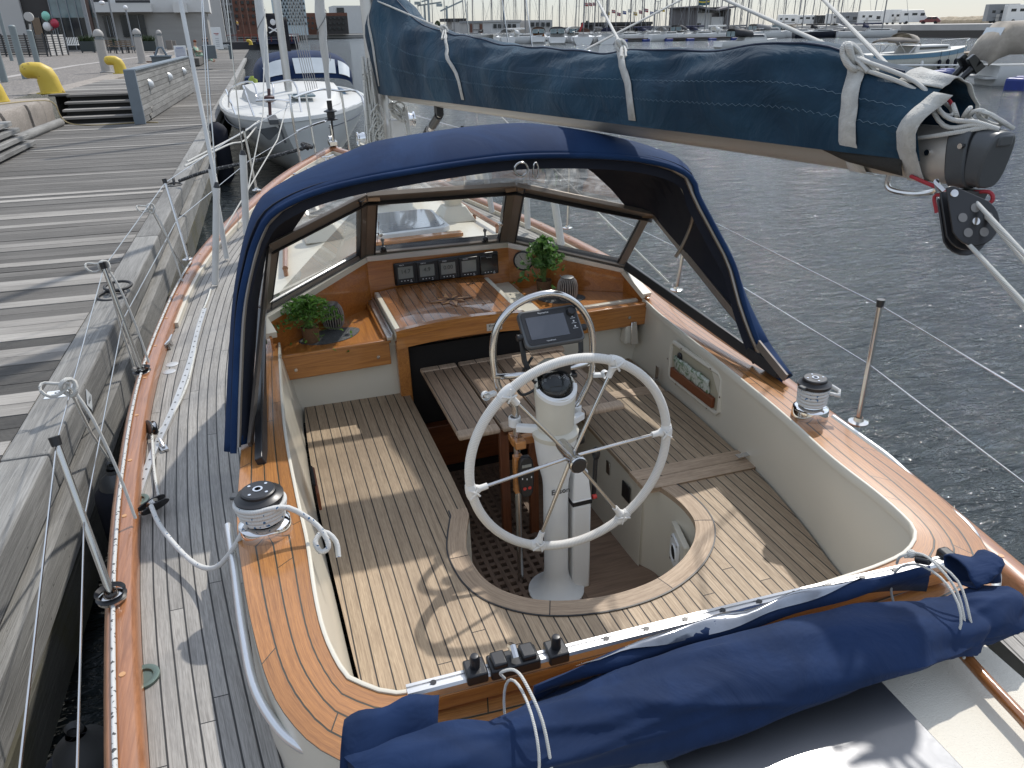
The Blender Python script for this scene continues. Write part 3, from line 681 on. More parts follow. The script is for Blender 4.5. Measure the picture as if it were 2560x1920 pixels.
# ---------------- sprayhood
HOOP0 = [(583, 1130), (588, 960), (598, 774), (622, 652), (639, 598), (668, 543), (723, 505), (804, 473), (905, 448), (1021, 427), (1160, 405), (1302, 389), (1454, 387), (1587, 395), (1682, 416), (1731, 446), (1746, 492), (1796, 587), (1834, 663), (1860, 758), (1894, 853), (1925, 915), (1950, 955)]
HOOP = [plane(x, y, (0, 1, -.5), .15-.5*.88) for x, y in HOOP0]
H_ = resample(smoothpath(HOOP, 5), 97)
C0 = [(-1.17, .22, .90)]+[tuple(WB[0]*0+np.array(q)) for q in ((-1.12, .6, 1.03), (-1.06, 1.0, 1.2))]+[WT[1]+(-.01, 0, .02), WT[1]*.5+WT[2]*.5+(0, 0, .02), WT[2]+(0, 0, .02), WT[2]*.5+WT[3]*.5+(0, 0, .02), WT[3]+(0, 0, .02), WT[3]*.5+WT[4]*.5+(0, 0, .02), WT[4]+(0.0, 0, .02), (1.12, .9, 1.15), (1.09, .45, 1.01), (1.062, -.03, .90)]
C0 = [np.array(p, float) for p in C0]
def czip(a, k): return resample(a, k)
C_ = resample(C0, 97)
ZTOP = 1.80
def hoodpt(i, t):
    a, c = H_[i], C_[i]; u = i/96
    p = a*(1-t)+c*t
    arch = max(0, math.sin(math.pi*u))**1.0
    # crown: stays high until t ~ .62 then falls to the windshield
    lift = (a[2]-c[2])*(1-(1-t)**1)*0
    z0 = a[2]*(1-t)+c[2]*t; bul = math.sin(math.pi*min(1, t/1.0))
    p = p.copy(); p[2] = z0+arch**1.5*(.17*math.sin(math.pi*t)**.8+.04*math.sin(math.pi*min(1, t/.6)))
    p[0] += (.055*math.copysign(1, u-.5)*bul*(1-arch**2))
    return p
TT = [0, .02, .1, .2, .3, .4, .5, .56, .7, .8, .9, 1.0]
def hp_(fi, t):
    i = min(95, int(fi)); f = fi-i; return hoodpt(i, t)*(1-f)+hoodpt(i+1, t)*f
m = MB(); v = MB(); ln_ = MB(); cq = np.array((0, .85, 1.15))
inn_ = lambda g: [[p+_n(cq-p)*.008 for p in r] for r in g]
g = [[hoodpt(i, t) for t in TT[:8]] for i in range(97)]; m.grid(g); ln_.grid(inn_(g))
lo_ = [37-10*max(0, (t-.5)/.5)**.8 for t in TT[7:]]; hi_ = [50+14.5*max(0, (t-.5)/.5)**.7 for t in TT[7:]]
for a_, b_, M_ in ((lambda j: 0, lambda j: lo_[j], m), (lambda j: lo_[j], lambda j: hi_[j], v), (lambda j: hi_[j], lambda j: 96, m)):
    g = [[hp_(a_(j)+(b_(j)-a_(j))*q/30, t) for j, t in enumerate(TT[7:])] for q in range(31)]; M_.grid(g)
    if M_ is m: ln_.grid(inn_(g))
sh = m.build('sprayhood', NAVYD, YS, 50, solid=.003)
v.build('clear_window', VINYL, sh, 50)
ln_.build('hood_inner_shade', simple('hood_shade_dark', (.004, .007, .018), .8), sh, 50)  # near-black inner sheet: the shade under the hood is put into its colour
m = MB(); m.tube([p+(0, -.004, -.004) for p in H_], .012, 10); m.build('hood_hem', NAVYD, sh)
m = MB(); m.sweep([p+(0, .03, -.012) for p in H_[3:-3]], [(-.002, -.05), (-.002, .03), (.002, .03), (.002, -.05)]); m.build('hem_facing', MATS['hood_shade_dark'], sh)  # hem band takes the same painted shade colour
STP = simple('bronzed_tube', (.26, .23, .20), .3, .8)
m = MB(); bp = [hoodpt(i, .52)+np.array((0, -.01, -.018)) for i in range(12, 86)]; m.tube(bp[::2], .0125, 8); m.build('hood_bow', STP, sh)
m = MB(); m.tube([H_[i]*.985+np.array((0, .02, .02)) for i in range(0, 97, 2)], .011, 8); m.build('hood_bow', STP, sh)
m = MB(); bar(m, WT[4]+(.0, -.02, .0), (1.058, -.045, .885), .034, .012, (-1, 0, .2)); m.build('side_rail', BRONZEF, sh, 20)
m = MB(); bar(m, WT[1]+(0, -.02, 0), (-1.16, .2, .90), .034, .012, (1, 0, .2)); m.build('side_rail', BRONZEF, sh, 20)
g = [plane(x, y, (1, 0, -.12), 1.0+z) for x, y, z in ((1725, 455, -.2), (1735, 490, -.19), (1733, 545, -.14), (1712, 600, -.10), (1690, 642, -.08))]
g = [fy(1724, 455, .62), fy(1736, 500, .66), fy(1730, 555, .70), (fy(1708, 610, .72)), fy(1689, 642, .74)]
m = MB(); m.tube(smoothpath(g, 5), .009, 8); m.build('grab_handle', STP, sh)
k0 = H_[50]+np.array((-.02, -.03, -.05)); m = MB(); m.tube([k0+(.03*math.cos(a), 0, .028*math.sin(a)) for a in np.linspace(0, 2*math.pi, 14, endpoint=False)], .0045, 6, closed=True); m.tube([k0+(.065+.012*math.cos(a), 0, -.01+.032*math.sin(a)) for a in np.linspace(0, 2*math.pi, 14, endpoint=False)], .0035, 6, closed=True); m.build('snap_ring', STEEL, sh)
# ---------------- steering pedestal
Mr = lambda a, ax: Matrix.Rotation(R(a), 3, ax)
m = MB(); m.lathe([(.125, 0), (.125, .012), (.09, .03), (.062, .07), (.056, .10), (.053, .12), (.053, .56), (.056, .60), (.074, .68), (.082, .74), (.087, .79), (.088, .805), (0, .806)], 36)
SP = m.build('steering_pedestal', WHITEP, YS, 40)
m = MB(); m.lathe([(.093, .806), (.095, .826), (.084, .836), (.074, .84), (.079, .93), (.083, 1.0)], 36)
rows = []
for k in range(37):
    a = 2*math.pi*k/36; x, y = .083*math.cos(a), .083*math.sin(a); rows.append([(x, y, .995), (x*1.0, y, 1.028+y*.48), (x*.93, y*.93, 1.030+y*.48)])
m.grid(rows); m.build('binnacle', simple('aged_cream_binnacle', (.62, .59, .50), .35, coat=.2), SP, 40)
rows = [[(.086*math.cos(2*math.pi*k/36), .086*math.sin(2*math.pi*k/36), 1.018+.086*math.sin(2*math.pi*k/36)*.46), (.087*math.cos(2*math.pi*k/36), .087*math.sin(2*math.pi*k/36), 1.034+.087*math.sin(2*math.pi*k/36)*.46), (.072*math.cos(2*math.pi*k/36), .072*math.sin(2*math.pi*k/36), 1.036+.072*math.sin(2*math.pi*k/36)*.46)] for k in range(19, 36)]
m = MB(); m.grid(rows); m.build('compass_ring', WHITE, SP, 40)
rows = [[(.080*math.cos(a), .080*math.sin(a), 1.03+.0368*math.sin(a)), (.080*math.cos(a), .080*math.sin(a)+.004, 1.03+.075*max(0, math.sin(a))**.7), (.070*math.cos(a), .070*math.sin(a), 1.03+.085*max(0, math.sin(a))**.7)] for a in np.linspace(0, math.pi, 22)]
m = MB(); m.grid(rows); m.build('compass_hood', simple('aged_cream_binnacle', (0, 0, 0)), SP, 50)
Mc = Mr(24, 'X'); oc = Vector((0, 0, 1.028))
m = MB(); m.lathe([(.072, 0), (.070, .014), (.062, .030), (.048, .043), (.028, .051), (0, .054)], 30, oc, Mc); dm = m.build('compass_dome', glassy('compass_dome_glass', (.75, .78, .78), .9), SP)
m = MB(); m.lathe([(.071, -.002), (0, -.002)], 30, oc, Mc); m.build('compass_bowl', BLACKM, SP)
Mk = Mr(42, 'X'); ok_ = oc+Vector((0, .006, .012))
m = MB(); m.lathe([(.058, .0), (.050, .004), (.022, .006), (0, .006)], 30, ok_, Mk); cc = m.build('compass_card', simple('card_black', (.016, .017, .018), .5), SP)
m = MB()
for k in range(-17, 18):
    a = R(90+k*5.5); r1 = .0495 if k % 2 else .046; m.tube([ok_+Mk@Vector((r*math.cos(a), r*math.sin(a), .0065)) for r in (.0535, r1)], .0007, 4)
m.build('card_ticks', WPRINT, SP)
for k, t in enumerate(('24', '22', '20', '18', '16', '14', '12', '10')):
    ang = R(90)+R(22)*(k-3.45); x, y = math.cos(ang), math.sin(ang); text(t, .0135, TM(ok_+Mk@Vector((.039*x, .039*y, .008)), Mk@Vector((y, -x, 0)), Mk@Vector((x, y, 0))), 'card_number', WPRINT, SP)
for t, kk in (('S', 3.1), ('SE', 5.2), ('SW', .9)):
    ang = R(90)+R(22)*(kk-3.45); x, y = math.cos(ang), math.sin(ang); text(t, .0145, TM(ok_+Mk@Vector((.024*x, .024*y, .008)), Mk@Vector((y, -x, 0)), Mk@Vector((x, y, 0))), 'card_letter', WPRINT, SP)
m = MB(); m.tube([ok_+Mk@Vector((0, .048, .012)), ok_+Mk@Vector((0, .018, .012))], .0006, 4); m.build('lubber_line', WPRINT, SP)
text('Edson', .034, TM((.0, -.0545, .565), (1, 0, 0), (0, 0, 1)), 'pedestal_text', simple('worn_print', (.05, .05, .05), .6), SP, .0015)
# brackets and guard
m = MB()
for s_ in (-1, 1): m.box((s_*.105, .04, .835), (.09, .03, .03), rz=s_*.5); m.lathe([(.026, -.02), (.026, .02), (.018, .02)], 16, (s_*.135, .11, .84)); 
m.split('guard_bracket', WHITE, SP, bevel=.004)
ap = [(-.13, .11, .0), (-.13, .11, .5), (-.13, .11, .86), (-.15, .115, .93), (-.195, .12, 1.0), (-.208, .12, 1.08), (-.210, .12, 1.18), (-.185, .12, 1.265), (-.12, .12, 1.33), (-.03, .12, 1.36), (.06, .12, 1.355), (.14, .12, 1.305), (.195, .12, 1.22), (.213, .12, 1.13), (.212, .12, 1.0), (.195, .12, .94), (.155, .115, .87), (.13, .11, .80), (.13, .11, .4), (.13, .11, .0)]
m = MB(); m.tube(smoothpath(ap, 5), .0145, 12); GD = m.build('pedestal_guard', STEEL, YS)
m = MB(); m.tube(smoothpath([(-.205, .12, 1.05), (-.17, .05, 1.075), (-.1, .02, 1.085), (.05, .02, 1.08), (.15, .05, 1.07), (.208, .12, 1.045)], 5), .0125, 10); m.build('cross_tube', STEEL, GD)
for s_ in (-1, 1): m = MB(); m.box((s_*.235, .10, .985), (.05, .025, .016), rz=s_*-.3); m.lathe([(.017, -.012), (.019, 0), (.017, .012)], 10, (s_*.258, .09, .988), Mx); m.build('guard_clamp', WHITEP, GD, bevel=.003)
m = MB(); m.box((-.13, .10, .752), (.045, .10, .035)); m.box((-.06, .10, .752), (.19, .035, .035)); m.box((-.135, .085, .60), (.04, .03, .18)); m.build('guard_wood_block', VARN, GD, bevel=.003)
RC = thing('remote_control', 'black hand held remote with two red buttons hanging on the pedestal guard pole', 'remote control', (-.11, .06, .53))
m = MB(); q = [(-.028, -.01), (-.034, .05), (-.034, .1), (-.028, .145), (-.016, .165), (.016, .165), (.028, .145), (.034, .1), (.034, .05), (.028, -.01), (.016, -.03), (-.016, -.03)]
m.prism(q, -.014, .014, Mx, (-.11, .06, .53)); m.build('remote_body', BLACK, RC, bevel=.006)
m = MB(); m.box((-.11, .0448, .655), (.042, .002, .014)); m.build('remote_screen', INS, RC, 0)
m = MB()
for s_ in (-1, 1): m.lathe([(0, .003), (.0075, .002), (.0075, 0)], 12, (-.11+.011*s_, .0455, .545), Mx)
m.split('red_button', simple('red_plastic', (.55, .05, .04), .4), RC)
m = MB()
for x in (-.02, 0, .02): m.box((-.11+x, .0452, .59+abs(x)*.3), (.004, .002, .008))
m.build('button_marks', WPRINT, RC, 0)
# engine controls
m = MB(); m.prism([(.065, -.035), (.15, -.035), (.15, .06), (.065, .06)], .0, .455); EC = m.build('control_box', WHITE, YS, bevel=.01)
m = MB(); m.prism([(.063, -.037), (.152, -.037), (.152, .062), (.063, .062)], .457, .472); m.build('black_band', BLACK, EC)
m = MB(); m.box((.107, .012, .545), (.087, .095, .14), taper=(.72, .72)); m.box((.107, .012, .48), (.087, .097, .012)); m.build('box_lid', WHITE, EC, bevel=.012)
for p, l, n_ in (((.185, .02, .0), .66, 'throttle_lever'), ((.105, .06, .0), .74, 'gear_lever')):
    m = MB(); m.tube([(p[0], p[1], l-.22), (p[0]+.004, p[1]-.004, l-.02)], .010, 8); g = m.build(n_, BLACK if n_[0] == 't' else STEEL, EC)
    m = MB(); 
    if n_[0] == 't': m.sphere((p[0]+.005, p[1]-.005, l+.005), .022, 12, 8, (.8, .8, 1.5))
    else: m.lathe([(0, .02), (.03, .014), (.033, 0), (.03, -.014), (0, -.02)], 16, (p[0]+.02, p[1]-.01, l), Mr(90, 'Y'))
    m.build('knob', BLACK, g)
m = MB(); m.lathe([(0, .02), (.01, .018), (.01, 0)], 10, (.16, -.02, .475), Mr(90, 'Y')); m.build('red_switch', simple('red_plastic', (0, 0, 0)), EC)
# chart plotter on the guard
CPc = np.array((.02, .082, 1.243)); px_ = _n((1, .01, .0)); py_ = _n((-.02, .70, .714)); pz_ = np.cross(px_, py_)
MP = Matrix([[px_[i], py_[i], pz_[i]] for i in range(3)])
def rr(w, h, r, n=4):
    o = []
    for cx_, cy_, a0 in ((w/2-r, h/2-r, 0), (-w/2+r, h/2-r, 90), (-w/2+r, -h/2+r, 180), (w/2-r, -h/2+r, 270)):
        for k in range(n+1): a = R(a0+90*k/n); o.append((cx_+r*math.cos(a), cy_+r*math.sin(a)))
    return o
m = MB(); m.prism(rr(.246, .158, .022), -.03, .0, MP, CPc); PLT = m.build('chart_plotter', simple('plotter_grey', (.10, .105, .11), .35, .2), YS, bevel=.007)
m = MB(); m.prism(rr(.228, .138, .016), .0005, .003, MP, CPc); m.build('bezel', BLACK, PLT, bevel=.001)
def pp(u, v, h=0): return CPc+px_*u+py_*v+pz_*h
m = MB(); m.add([pp(-.098, -.048, .0045), pp(.062, -.048, .0045), pp(.062, .045, .0045), pp(-.098, .045, .0045)], [(0, 1, 2, 3)]); m.build('screen', simple('plotter_screen', (.05, .055, .07), .16, 0, .2, 5, coat=1), PLT, 0)
m = MB(); m.lathe([(0, .016), (.014, .015), (.017, .008), (.019, 0)], 20, pp(.092, .043, .003), MP); m.build('knob', BLACK, PLT)
m = MB()
for v_ in (.016, -.005, -.027):
    m.add([pp(.082, v_, .0042), pp(.103, v_, .0042), pp(.103, v_+.0015, .0042), pp(.082, v_+.0015, .0042)], [(0, 1, 2, 3)]); m.add([pp(.090, v_+.006, .0042), pp(.096, v_+.006, .0042), pp(.096, v_+.012, .0042), pp(.090, v_+.012, .0042)], [(0, 1, 2, 3)])
m.build('button_marks', WPRINT, PLT, 0)
text('Raymarine', .0105, TM(tuple(pp(-.02, .058, .0036)), px_, py_), 'maker_text', WPRINT, PLT); text('HybridTouch', .007, TM(tuple(pp(-.02, -.060, .0036)), px_, py_), 'maker_text', WPRINT, PLT)
m = MB(); 
for s_ in (-1, 1): m.lathe([(0, .02), (.014, .018), (.014, -.005)], 12, pp(s_*.127, -.02, -.02), Mr(90*s_, 'Y')); m.tube([pp(s_*.125, -.02, -.03), (s_*.12+.02, .07, 1.12), (s_*.085+.01, .05, 1.045)], .012, 8, sy=.5)
m.box((.01, .045, 1.045), (.18, .07, .016)); m.box((.01, .03, 1.08), (.12, .05, .04)); m.build('plotter_bracket', BLACK, PLT, bevel=.004)
m = MB(); m.tube(smoothpath([(-.06, .09, 1.12), (-.12, .1, 1.02), (-.11, .09, .965), (-.06, .08, .98), (-.03, .07, 1.03)], 5), .006, 8); m.build('plotter_cable', BLACK, PLT)
# ---------------- wheel
WC = np.array((-.035, -.25, .85)); RW = .395
LTH = NT('white_lacing'); uv_ = LTH.coord('UV'); wv = LTH.n('TexWave', wave_type='BANDS', bands_direction='Y'); LTH.l(uv_, wv.inputs[0]); wv.inputs['Scale'].default_value = 52
LTH.set(LTH.mix(wv.outputs['Fac'], (.55, .535, .50), (.70, .68, .635)), .7); LTH.bump(wv.outputs['Fac'], .25, .002); LTH = LTH.m
m = MB(); m.tube([WC+(RW*math.cos(a), 0, RW*math.sin(a)) for a in np.linspace(0, 2*math.pi, 96, endpoint=False)], .0175, 14, closed=True); WH = m.build('steering_wheel', LTH, YS, 60)
WHT = simple('wrapped_cord', (.70, .69, .66), .75, 0, .06, 30, .4, 200)
ends = [(-.275, 1.156), (.112, 1.163), (.374, .877), (.192, .513), (-.184, .471), (-.424, .794)]
for ex, ez in ends:
    d = _n((ex-WC[0], 0, ez-WC[2])); a = WC+np.array((.0, .0, 0)); e = WC+d*RW
    m = MB(); m.tube([a+d*.02+(0, .0, 0), a+d*.30, e-d*.02], .0072, 10); m.build('spoke', STEEL, WH)
    m = MB(); t = np.cross(d, (0, 1, 0)); m.tube([e-d*.062, e-d*.035, e-d*.02], [.0115, .012, .019], 12); m.tube([e-t*.03, e-t*.015, e, e+t*.015, e+t*.03], [.0185, .0215, .0225, .0215, .0185], 14)
    for s_ in (-1, 1): m.tube([e+t*s_*.02+d*.012+(0, -.02, 0), e-d*.012+(0, -.024, 0), e-t*s_*.02-d*.024+(0, -.018, 0)], .004, 6)
    m.build('cord_knot', WHT, WH)
m = MB(); m.lathe([(.0, .0), (.024, .0), (.026, .02), (.026, .14), (.034, .15), (.034, .165), (.030, .168)], 24, (WC[0], -.15, WC[2]), Mx); HB = m.build('wheel_hub', STEEL, WH)
m = MB(); m.lathe([(.029, .165), (.027, .172), (0, .175)], 24, (WC[0], -.15, WC[2]), Mx); m.build('hub_cap', BLACK, HB)
# ---------------- folding cockpit table
TB = thing('folding_table', 'slatted teak folding table with drop leaves ahead of the steering wheel', 'table', (.05, .75, 0))
def tleaf(name, poly, z, mt=T_TABLE):
    m = MB(); m.prism(poly, z-.022, z); 
    return m.build(name, mt, TB, bevel=.004)
tz = .66
tleaf('table_leaf', [(-.31, .42), (-.115, .40), (-.115, 1.13), (-.295, 1.15), (-.31, 1.13)], tz)
tleaf('table_centre', [(-.105, .395), (.085, .395), (.085, 1.15), (-.105, 1.15)], tz+.002)
tleaf('table_leaf', [(.095, .40), (.46, .39), (.50, .43), (.47, 1.13), (.095, 1.14)], tz)
BREAD = teak('breadboard_end', (.30, .215, .15), (.50, .38, .27), (.012, .01, .01), .6, .004, 9, .6)
m = MB()
for x0, x1 in ((-.312, -.116), (-.104, .084), (.096, .505)):
    for y0, y1 in ((.37, .43), (1.11, 1.165)): m.box(((x0+x1)/2, (y0+y1)/2, tz-.008), (x1-x0, y1-y0, .027))
m.split('table_end', BREAD, TB, bevel=.009)
m = MB(); m.box((-.085, .44, .30), (.045, .03, .66)); m.box((.06, .44, .30), (.045, .03, .66)); m.box((-.01, .44, .62), (.16, .03, .06)); m.split('table_leg', DARKW, TB, bevel=.004)
# ---------------- locker on the starboard side
LKp = [fx(x, y, .972) for x, y in ((1690, 850), (1836, 950), (1798, 1034), (1676, 935))]
m = MB()
c = sum(LKp)/4
def lk(u, v, d=0):   # u fore-aft (+ fwd), v up
    return np.array((.972+d+.0*v, .515+u, .665+v))
fr = [(-.235, -.085), (-.215, -.105), (.215, -.105), (.235, -.085), (.235, .085), (.215, .105), (-.215, .105), (-.235, .085)]
m.tube([lk(u, v, -.004) for u, v in fr], .013, 8, closed=True); LK = m.build('side_locker', CREAM, YS)
m = MB(); m.add([lk(u, v, -.006) for u, v in ((-.22, -.095), (.22, -.095), (.22, .095), (-.22, .095))], [(0, 1, 2, 3)]); m.build('locker_recess', simple('locker_inside', (.42, .38, .28), .6), LK, 0)
m = MB(); m.box(lk(0, -.055, -.018), (.02, .40, .055)); m.build('locker_board', simple('brown_board', (.17, .05, .018), .35, 0, .15, 10), LK, bevel=.004)
m = MB(); m.sphere(lk(.14, .055, -.012), .022, 10, 6, (.5, 1, 1)); m.build('locker_socket', BLACK, LK)
m = MB()
for u, v in ((-.15, .108), (.12, .108), (-.15, -.108), (.15, -.108), (.248, 0), (-.248, .0)): m.lathe([(0, .003), (.005, .002), (.005, 0)], 8, lk(u, v, -.018), Mr(-90, 'Y'))
m.split('screw', STEEL, LK)
BK = MB(); rows = []
for i in range(9):
    rows.append([lk(-.15+.32*i/8, -.035+.085*k/4+.004*math.sin(i*2+k), -.012-.012*k/4+.004*math.sin(i*3.1+k*1.7)) for k in range(5)])
def packmat():
    s = NT('wrapped_packet'); n = s.noise(s.coord(), 22, 4, .6, 2); s.set(s.mix(s.ramp(n, .42, .62), (.55, .58, .52), (.14, .22, .12)), .4); return s.m
BK.grid(rows); o = BK.build('napkin_packet', packmat(), None, 40, solid=.012, loc=tuple(lk(0, -.03))); tag(o, 'crumpled white and green packet lying in the cream side locker', 'packet')
# port locker door (dark oval behind board)
m = MB(); m.box((-.955, .22, .66), (.012, .14, .10)); m.build('port_locker_slot', DARKIN, YS, bevel=.003)
m = MB(); m.box((-.948, .20, .655), (.012, .20, .085)); m.build('port_locker_board', simple('brown_board', (0, 0, 0)), YS, bevel=.004)
# lamp / chrome deck light on bulkhead, hinges, speaker plate
m = MB(); m.box((.955, 1.215, .665), (.085, .075, .15), taper=(.72, .62)); lp_ = m.build('bulkhead_lamp', CREAM, YS, bevel=.01); m = MB(); m.box((.965, 1.17, .66), (.05, .012, .135), taper=(.7, 1), rx=-.13); m.build('lamp_shade', CHROME, lp_, bevel=.003)
for y in (-.01, .86):
    m = MB(); m.box((.965, y+.02, .53), (.006, .035, .075)); m.box((.93, y+.02, .493), (.07, .03, .005)); m.build('seat_hinge', STEEL, YS, bevel=.001)
v = fx(1672, 1325, .44); PV = [(-.042, -.055), (.042, -.055), (.055, -.03), (.055, .03), (.042, .055), (-.042, .055), (-.055, .03), (-.055, -.03)]
vc = np.array((.455, -.245, .265)); nx = _n((-1, .25, 0)); ny = np.cross((0, 0, 1), nx); MV = Matrix([[ny[i], (0, 0, 1)[i], nx[i]] for i in range(3)])
m = MB(); m.prism(rr(.19, .19, .01), -.02, .006, MV, vc); m.build('vent_backing', CREAM, YS, bevel=.004)
m = MB(); m.prism([(a*1.0, b*1.25) for a, b in PV], .006, .016, MV, vc); vp = m.build('vent_plate', WHITEP, YS, bevel=.003)
m = MB(); m.lathe([(.040, .016), (.036, .022), (.031, .018)], 24, vc, MV); m.build('vent_rim', WHITEP, vp)
m = MB(); m.lathe([(.033, .0175), (0, .0172)], 24, vc, MV); m.build('vent_hole', simple('black_hole', (.003, .003, .003), 1), vp)
m = MB()
for a, b in ((-.036, .058), (.036, .058), (-.036, -.058), (.036, -.058)): m.lathe([(0, .004), (.006, .003), (.006, 0)], 8, tuple(Vector(vc)+MV@Vector((a, b, .016))), MV)
m.split('screw', STEEL, vp)
m = MB(); m.box((.405, .33, .36), (.008, .035, .07)); m.build('locker_latch', STEEL, YS, bevel=.003)
m = MB(); m.box((.405, .14, .34), (.008, .075, .085)); m.build('switch_plate', BLACK, YS, bevel=.003)
# ---------------- winches
def winch(x, y, z, h, rb, name_rot):
    m = MB(); m.lathe([(rb, 0), (rb*1.02, .01), (rb, .035), (rb*.98, .042), (rb*.86, .048), (rb*.66, .052), (rb*.60, .062), (rb*.60, .12*h/.14), (rb*.70, .128*h/.14)], 36, (x, y, z))
    W = m.build('winch', CHROME, YS, 30)
    k = h/.14
    m = MB(); m.lathe([(rb*.70, .122*k), (rb*.90, .128*k), (rb*.92, .140*k), (rb*.72, .146*k), (rb*.66, .150*k), (rb*.66, .158*k), (rb*.60, .161*k), (rb*.18, .161*k)], 32, (x, y, z)); t = m.build('winch_top', BLACK, W, 30)
    m = MB(); m.lathe([(rb*.19, .158*k), (rb*.19, .1635*k), (rb*.12, .1635*k), (rb*.11, .15*k)], 18, (x, y, z)); 
    for j in range(4): a = R(45+90*j+name_rot); m.lathe([(0, .0012), (rb*.06, .001), (rb*.06, -.002)], 10, (x+rb*.44*math.cos(a), y+rb*.44*math.sin(a), z+.1618*k))
    m.build('winch_socket', CHROME, W, 30)
    m = MB(); a = R(160+name_rot); m.box((x+rb*.85*math.cos(a), y+rb*.85*math.sin(a), z+.136*k), (rb*.5, .03, .012), rz=a); m.build('feeder_arm', GREYP, W, bevel=.004)
    return W
ZW = .885
winch(-1.125, -.365, ZW, .14, .080, 0); winch(.985, -.30, .838, .15, .070, 30)
def helix(cx, cy, z0, z1, r0, r1, turns, a0=0, n=22):
    return [(cx+(r0+(r1-r0)*t)*math.cos(a0+2*math.pi*turns*t), cy+(r0+(r1-r0)*t)*math.sin(a0+2*math.pi*turns*t), z0+(z1-z0)*t+.004*math.sin(2*math.pi*turns*t+1)) for t in np.linspace(0, 1, int(n*turns))]
m = MB(); pth = [(-1.53, .13, .765), (-1.50, .03, .745), (-1.44, -.10, .725), (-1.37, -.23, .725), (-1.30, -.33, .77), (-1.235, -.37, .85)]+helix(-1.125, -.365, ZW+.062, ZW+.125, .060, .074, 4.2, R(215))
e = pth[-1]; pth += [(-1.045, -.43, ZW+.115), (-.985, -.45, .95), (-.955, -.48, .91), (-.95, -.50, .875), (-.975, -.50, .865), (-.985, -.47, .885), (-.955, -.45, .90), (-.925, -.47, .87), (-.925, -.50, .83)]
m.tube(smoothpath(pth, 3), .0085, 8); o = m.build('sheet_rope', ROPEB, None, 60, loc=(-1.125, -.365, .9)); tag(o, 'white rope with blue flecks wrapped round the chrome winch beside the grey dock side deck', 'rope')
m = MB(); pth = helix(.985, -.30, .90, .975, .050, .055, 5, R(30)); pth += [(1.06, -.32, .965), (1.075, -.34, .955), (1.06, -.36, .945), (1.03, -.34, .95)]; m.tube(pth, .0080, 8); o = m.build('sheet_rope', ROPEB, None, 60, loc=(.985, -.3, .9)); tag(o, 'white rope with blue flecks wrapped round the winch on the water side coaming', 'rope')
# ---------------- traveller track
TR0 = hz(1040, 1728, .93); TR1 = hz(2368, 1404, .93); TR0 = np.array(TR0)+(-.02, 0, 0)
m = MB(); tp = [TR0*(1-t)+TR1*t+np.array((0, -.015*math.sin(math.pi*t)*0, .008*math.sin(math.pi*t))) for t in np.linspace(0, 1, 12)]
m.sweep(tp, [(-.019, -.012), (-.019, .008), (-.014, .014), (-.006, .014), (-.005, .011), (.005, .011), (.006, .014), (.014, .014), (.019, .008), (.019, -.012)]); TRK = m.build('traveller_track', ALU, YS, 30)
m = MB(); m.sweep([p+np.array((0, 0, -.03)) for p in tp], [(-.022, -.022), (-.022, .017), (.022, .017), (.022, -.022)]); m.build('track_base', VARN, TRK, 30)
m = MB()
for k in range(14): t = .04+.07*k; p = TR0*(1-t)+TR1*t; m.lathe([(0, .0005), (.0075, .0005)], 12, (p[0], p[1]-.0, p[2]+.0145+.008*math.sin(math.pi*t)))
m.split('track_hole', BLACK, TRK)
def tcar(t, big):
    p = TR0*(1-t)+TR1*t; a = math.atan2(TR1[1]-TR0[1], TR1[0]-TR0[0])
    m = MB(); m.box((p[0], p[1], p[2]+.018), (.12 if big else .05, .055, .03), rz=a)
    if big: m.box((p[0]-.035, p[1], p[2]+.036), (.035, .045, .02), rz=a); m.box((p[0]+.035, p[1], p[2]+.036), (.035, .045, .02), rz=a)
    c = m.build('traveller_car' if big else 'track_stop', BLACK, TRK, bevel=.005)
    m = MB()
    if big: m.tube([p+(0, -.02, .05), p+(0, 0, .065), p+(0, .02, .05)], .009, 8); m.build('car_shackle', STEEL, c)
    else: m.lathe([(.012, 0), (.012, .03), (.009, .036), (0, .038)], 14, (p[0], p[1], p[2]+.03)); m.build('stop_knob', BLACK, c)
tcar(.165, True); tcar(.105, False); tcar(.235, False)
m = MB(); m.box(TR1+np.array((.0, 0, .006)), (.035, .06, .05), rz=-.05); m.build('track_end', BLACK, TRK, bevel=.008)
# ---------------- folded arch tube around the coaming
def tubeside(pts, z): return [hz(x, y, z) for x, y in pts]
arch = tubeside([(570, 1314), (586, 1420), (606, 1570), (635, 1713), (692, 1815), (753, 1867), (815, 1886)], .80)
arch2 = tubeside([(2083, 1043), (2160, 1098), (2230, 1150), (2331, 1245), (2405, 1300), (2440, 1345), (2449, 1390)], .80)
mid = [np.array((-.95, -1.27, .85)), np.array((-.6, -1.44, .9)), np.array((0, -1.47, .92)), np.array((.6, -1.4, .88)), np.array((.85, -1.28, .83))]
m = MB(); m.tube(smoothpath(arch+mid+arch2[::-1], 5), .0125, 10); AR = m.build('bimini_frame', simple('silver_tube', (.72, .73, .74), .3, .75), YS)
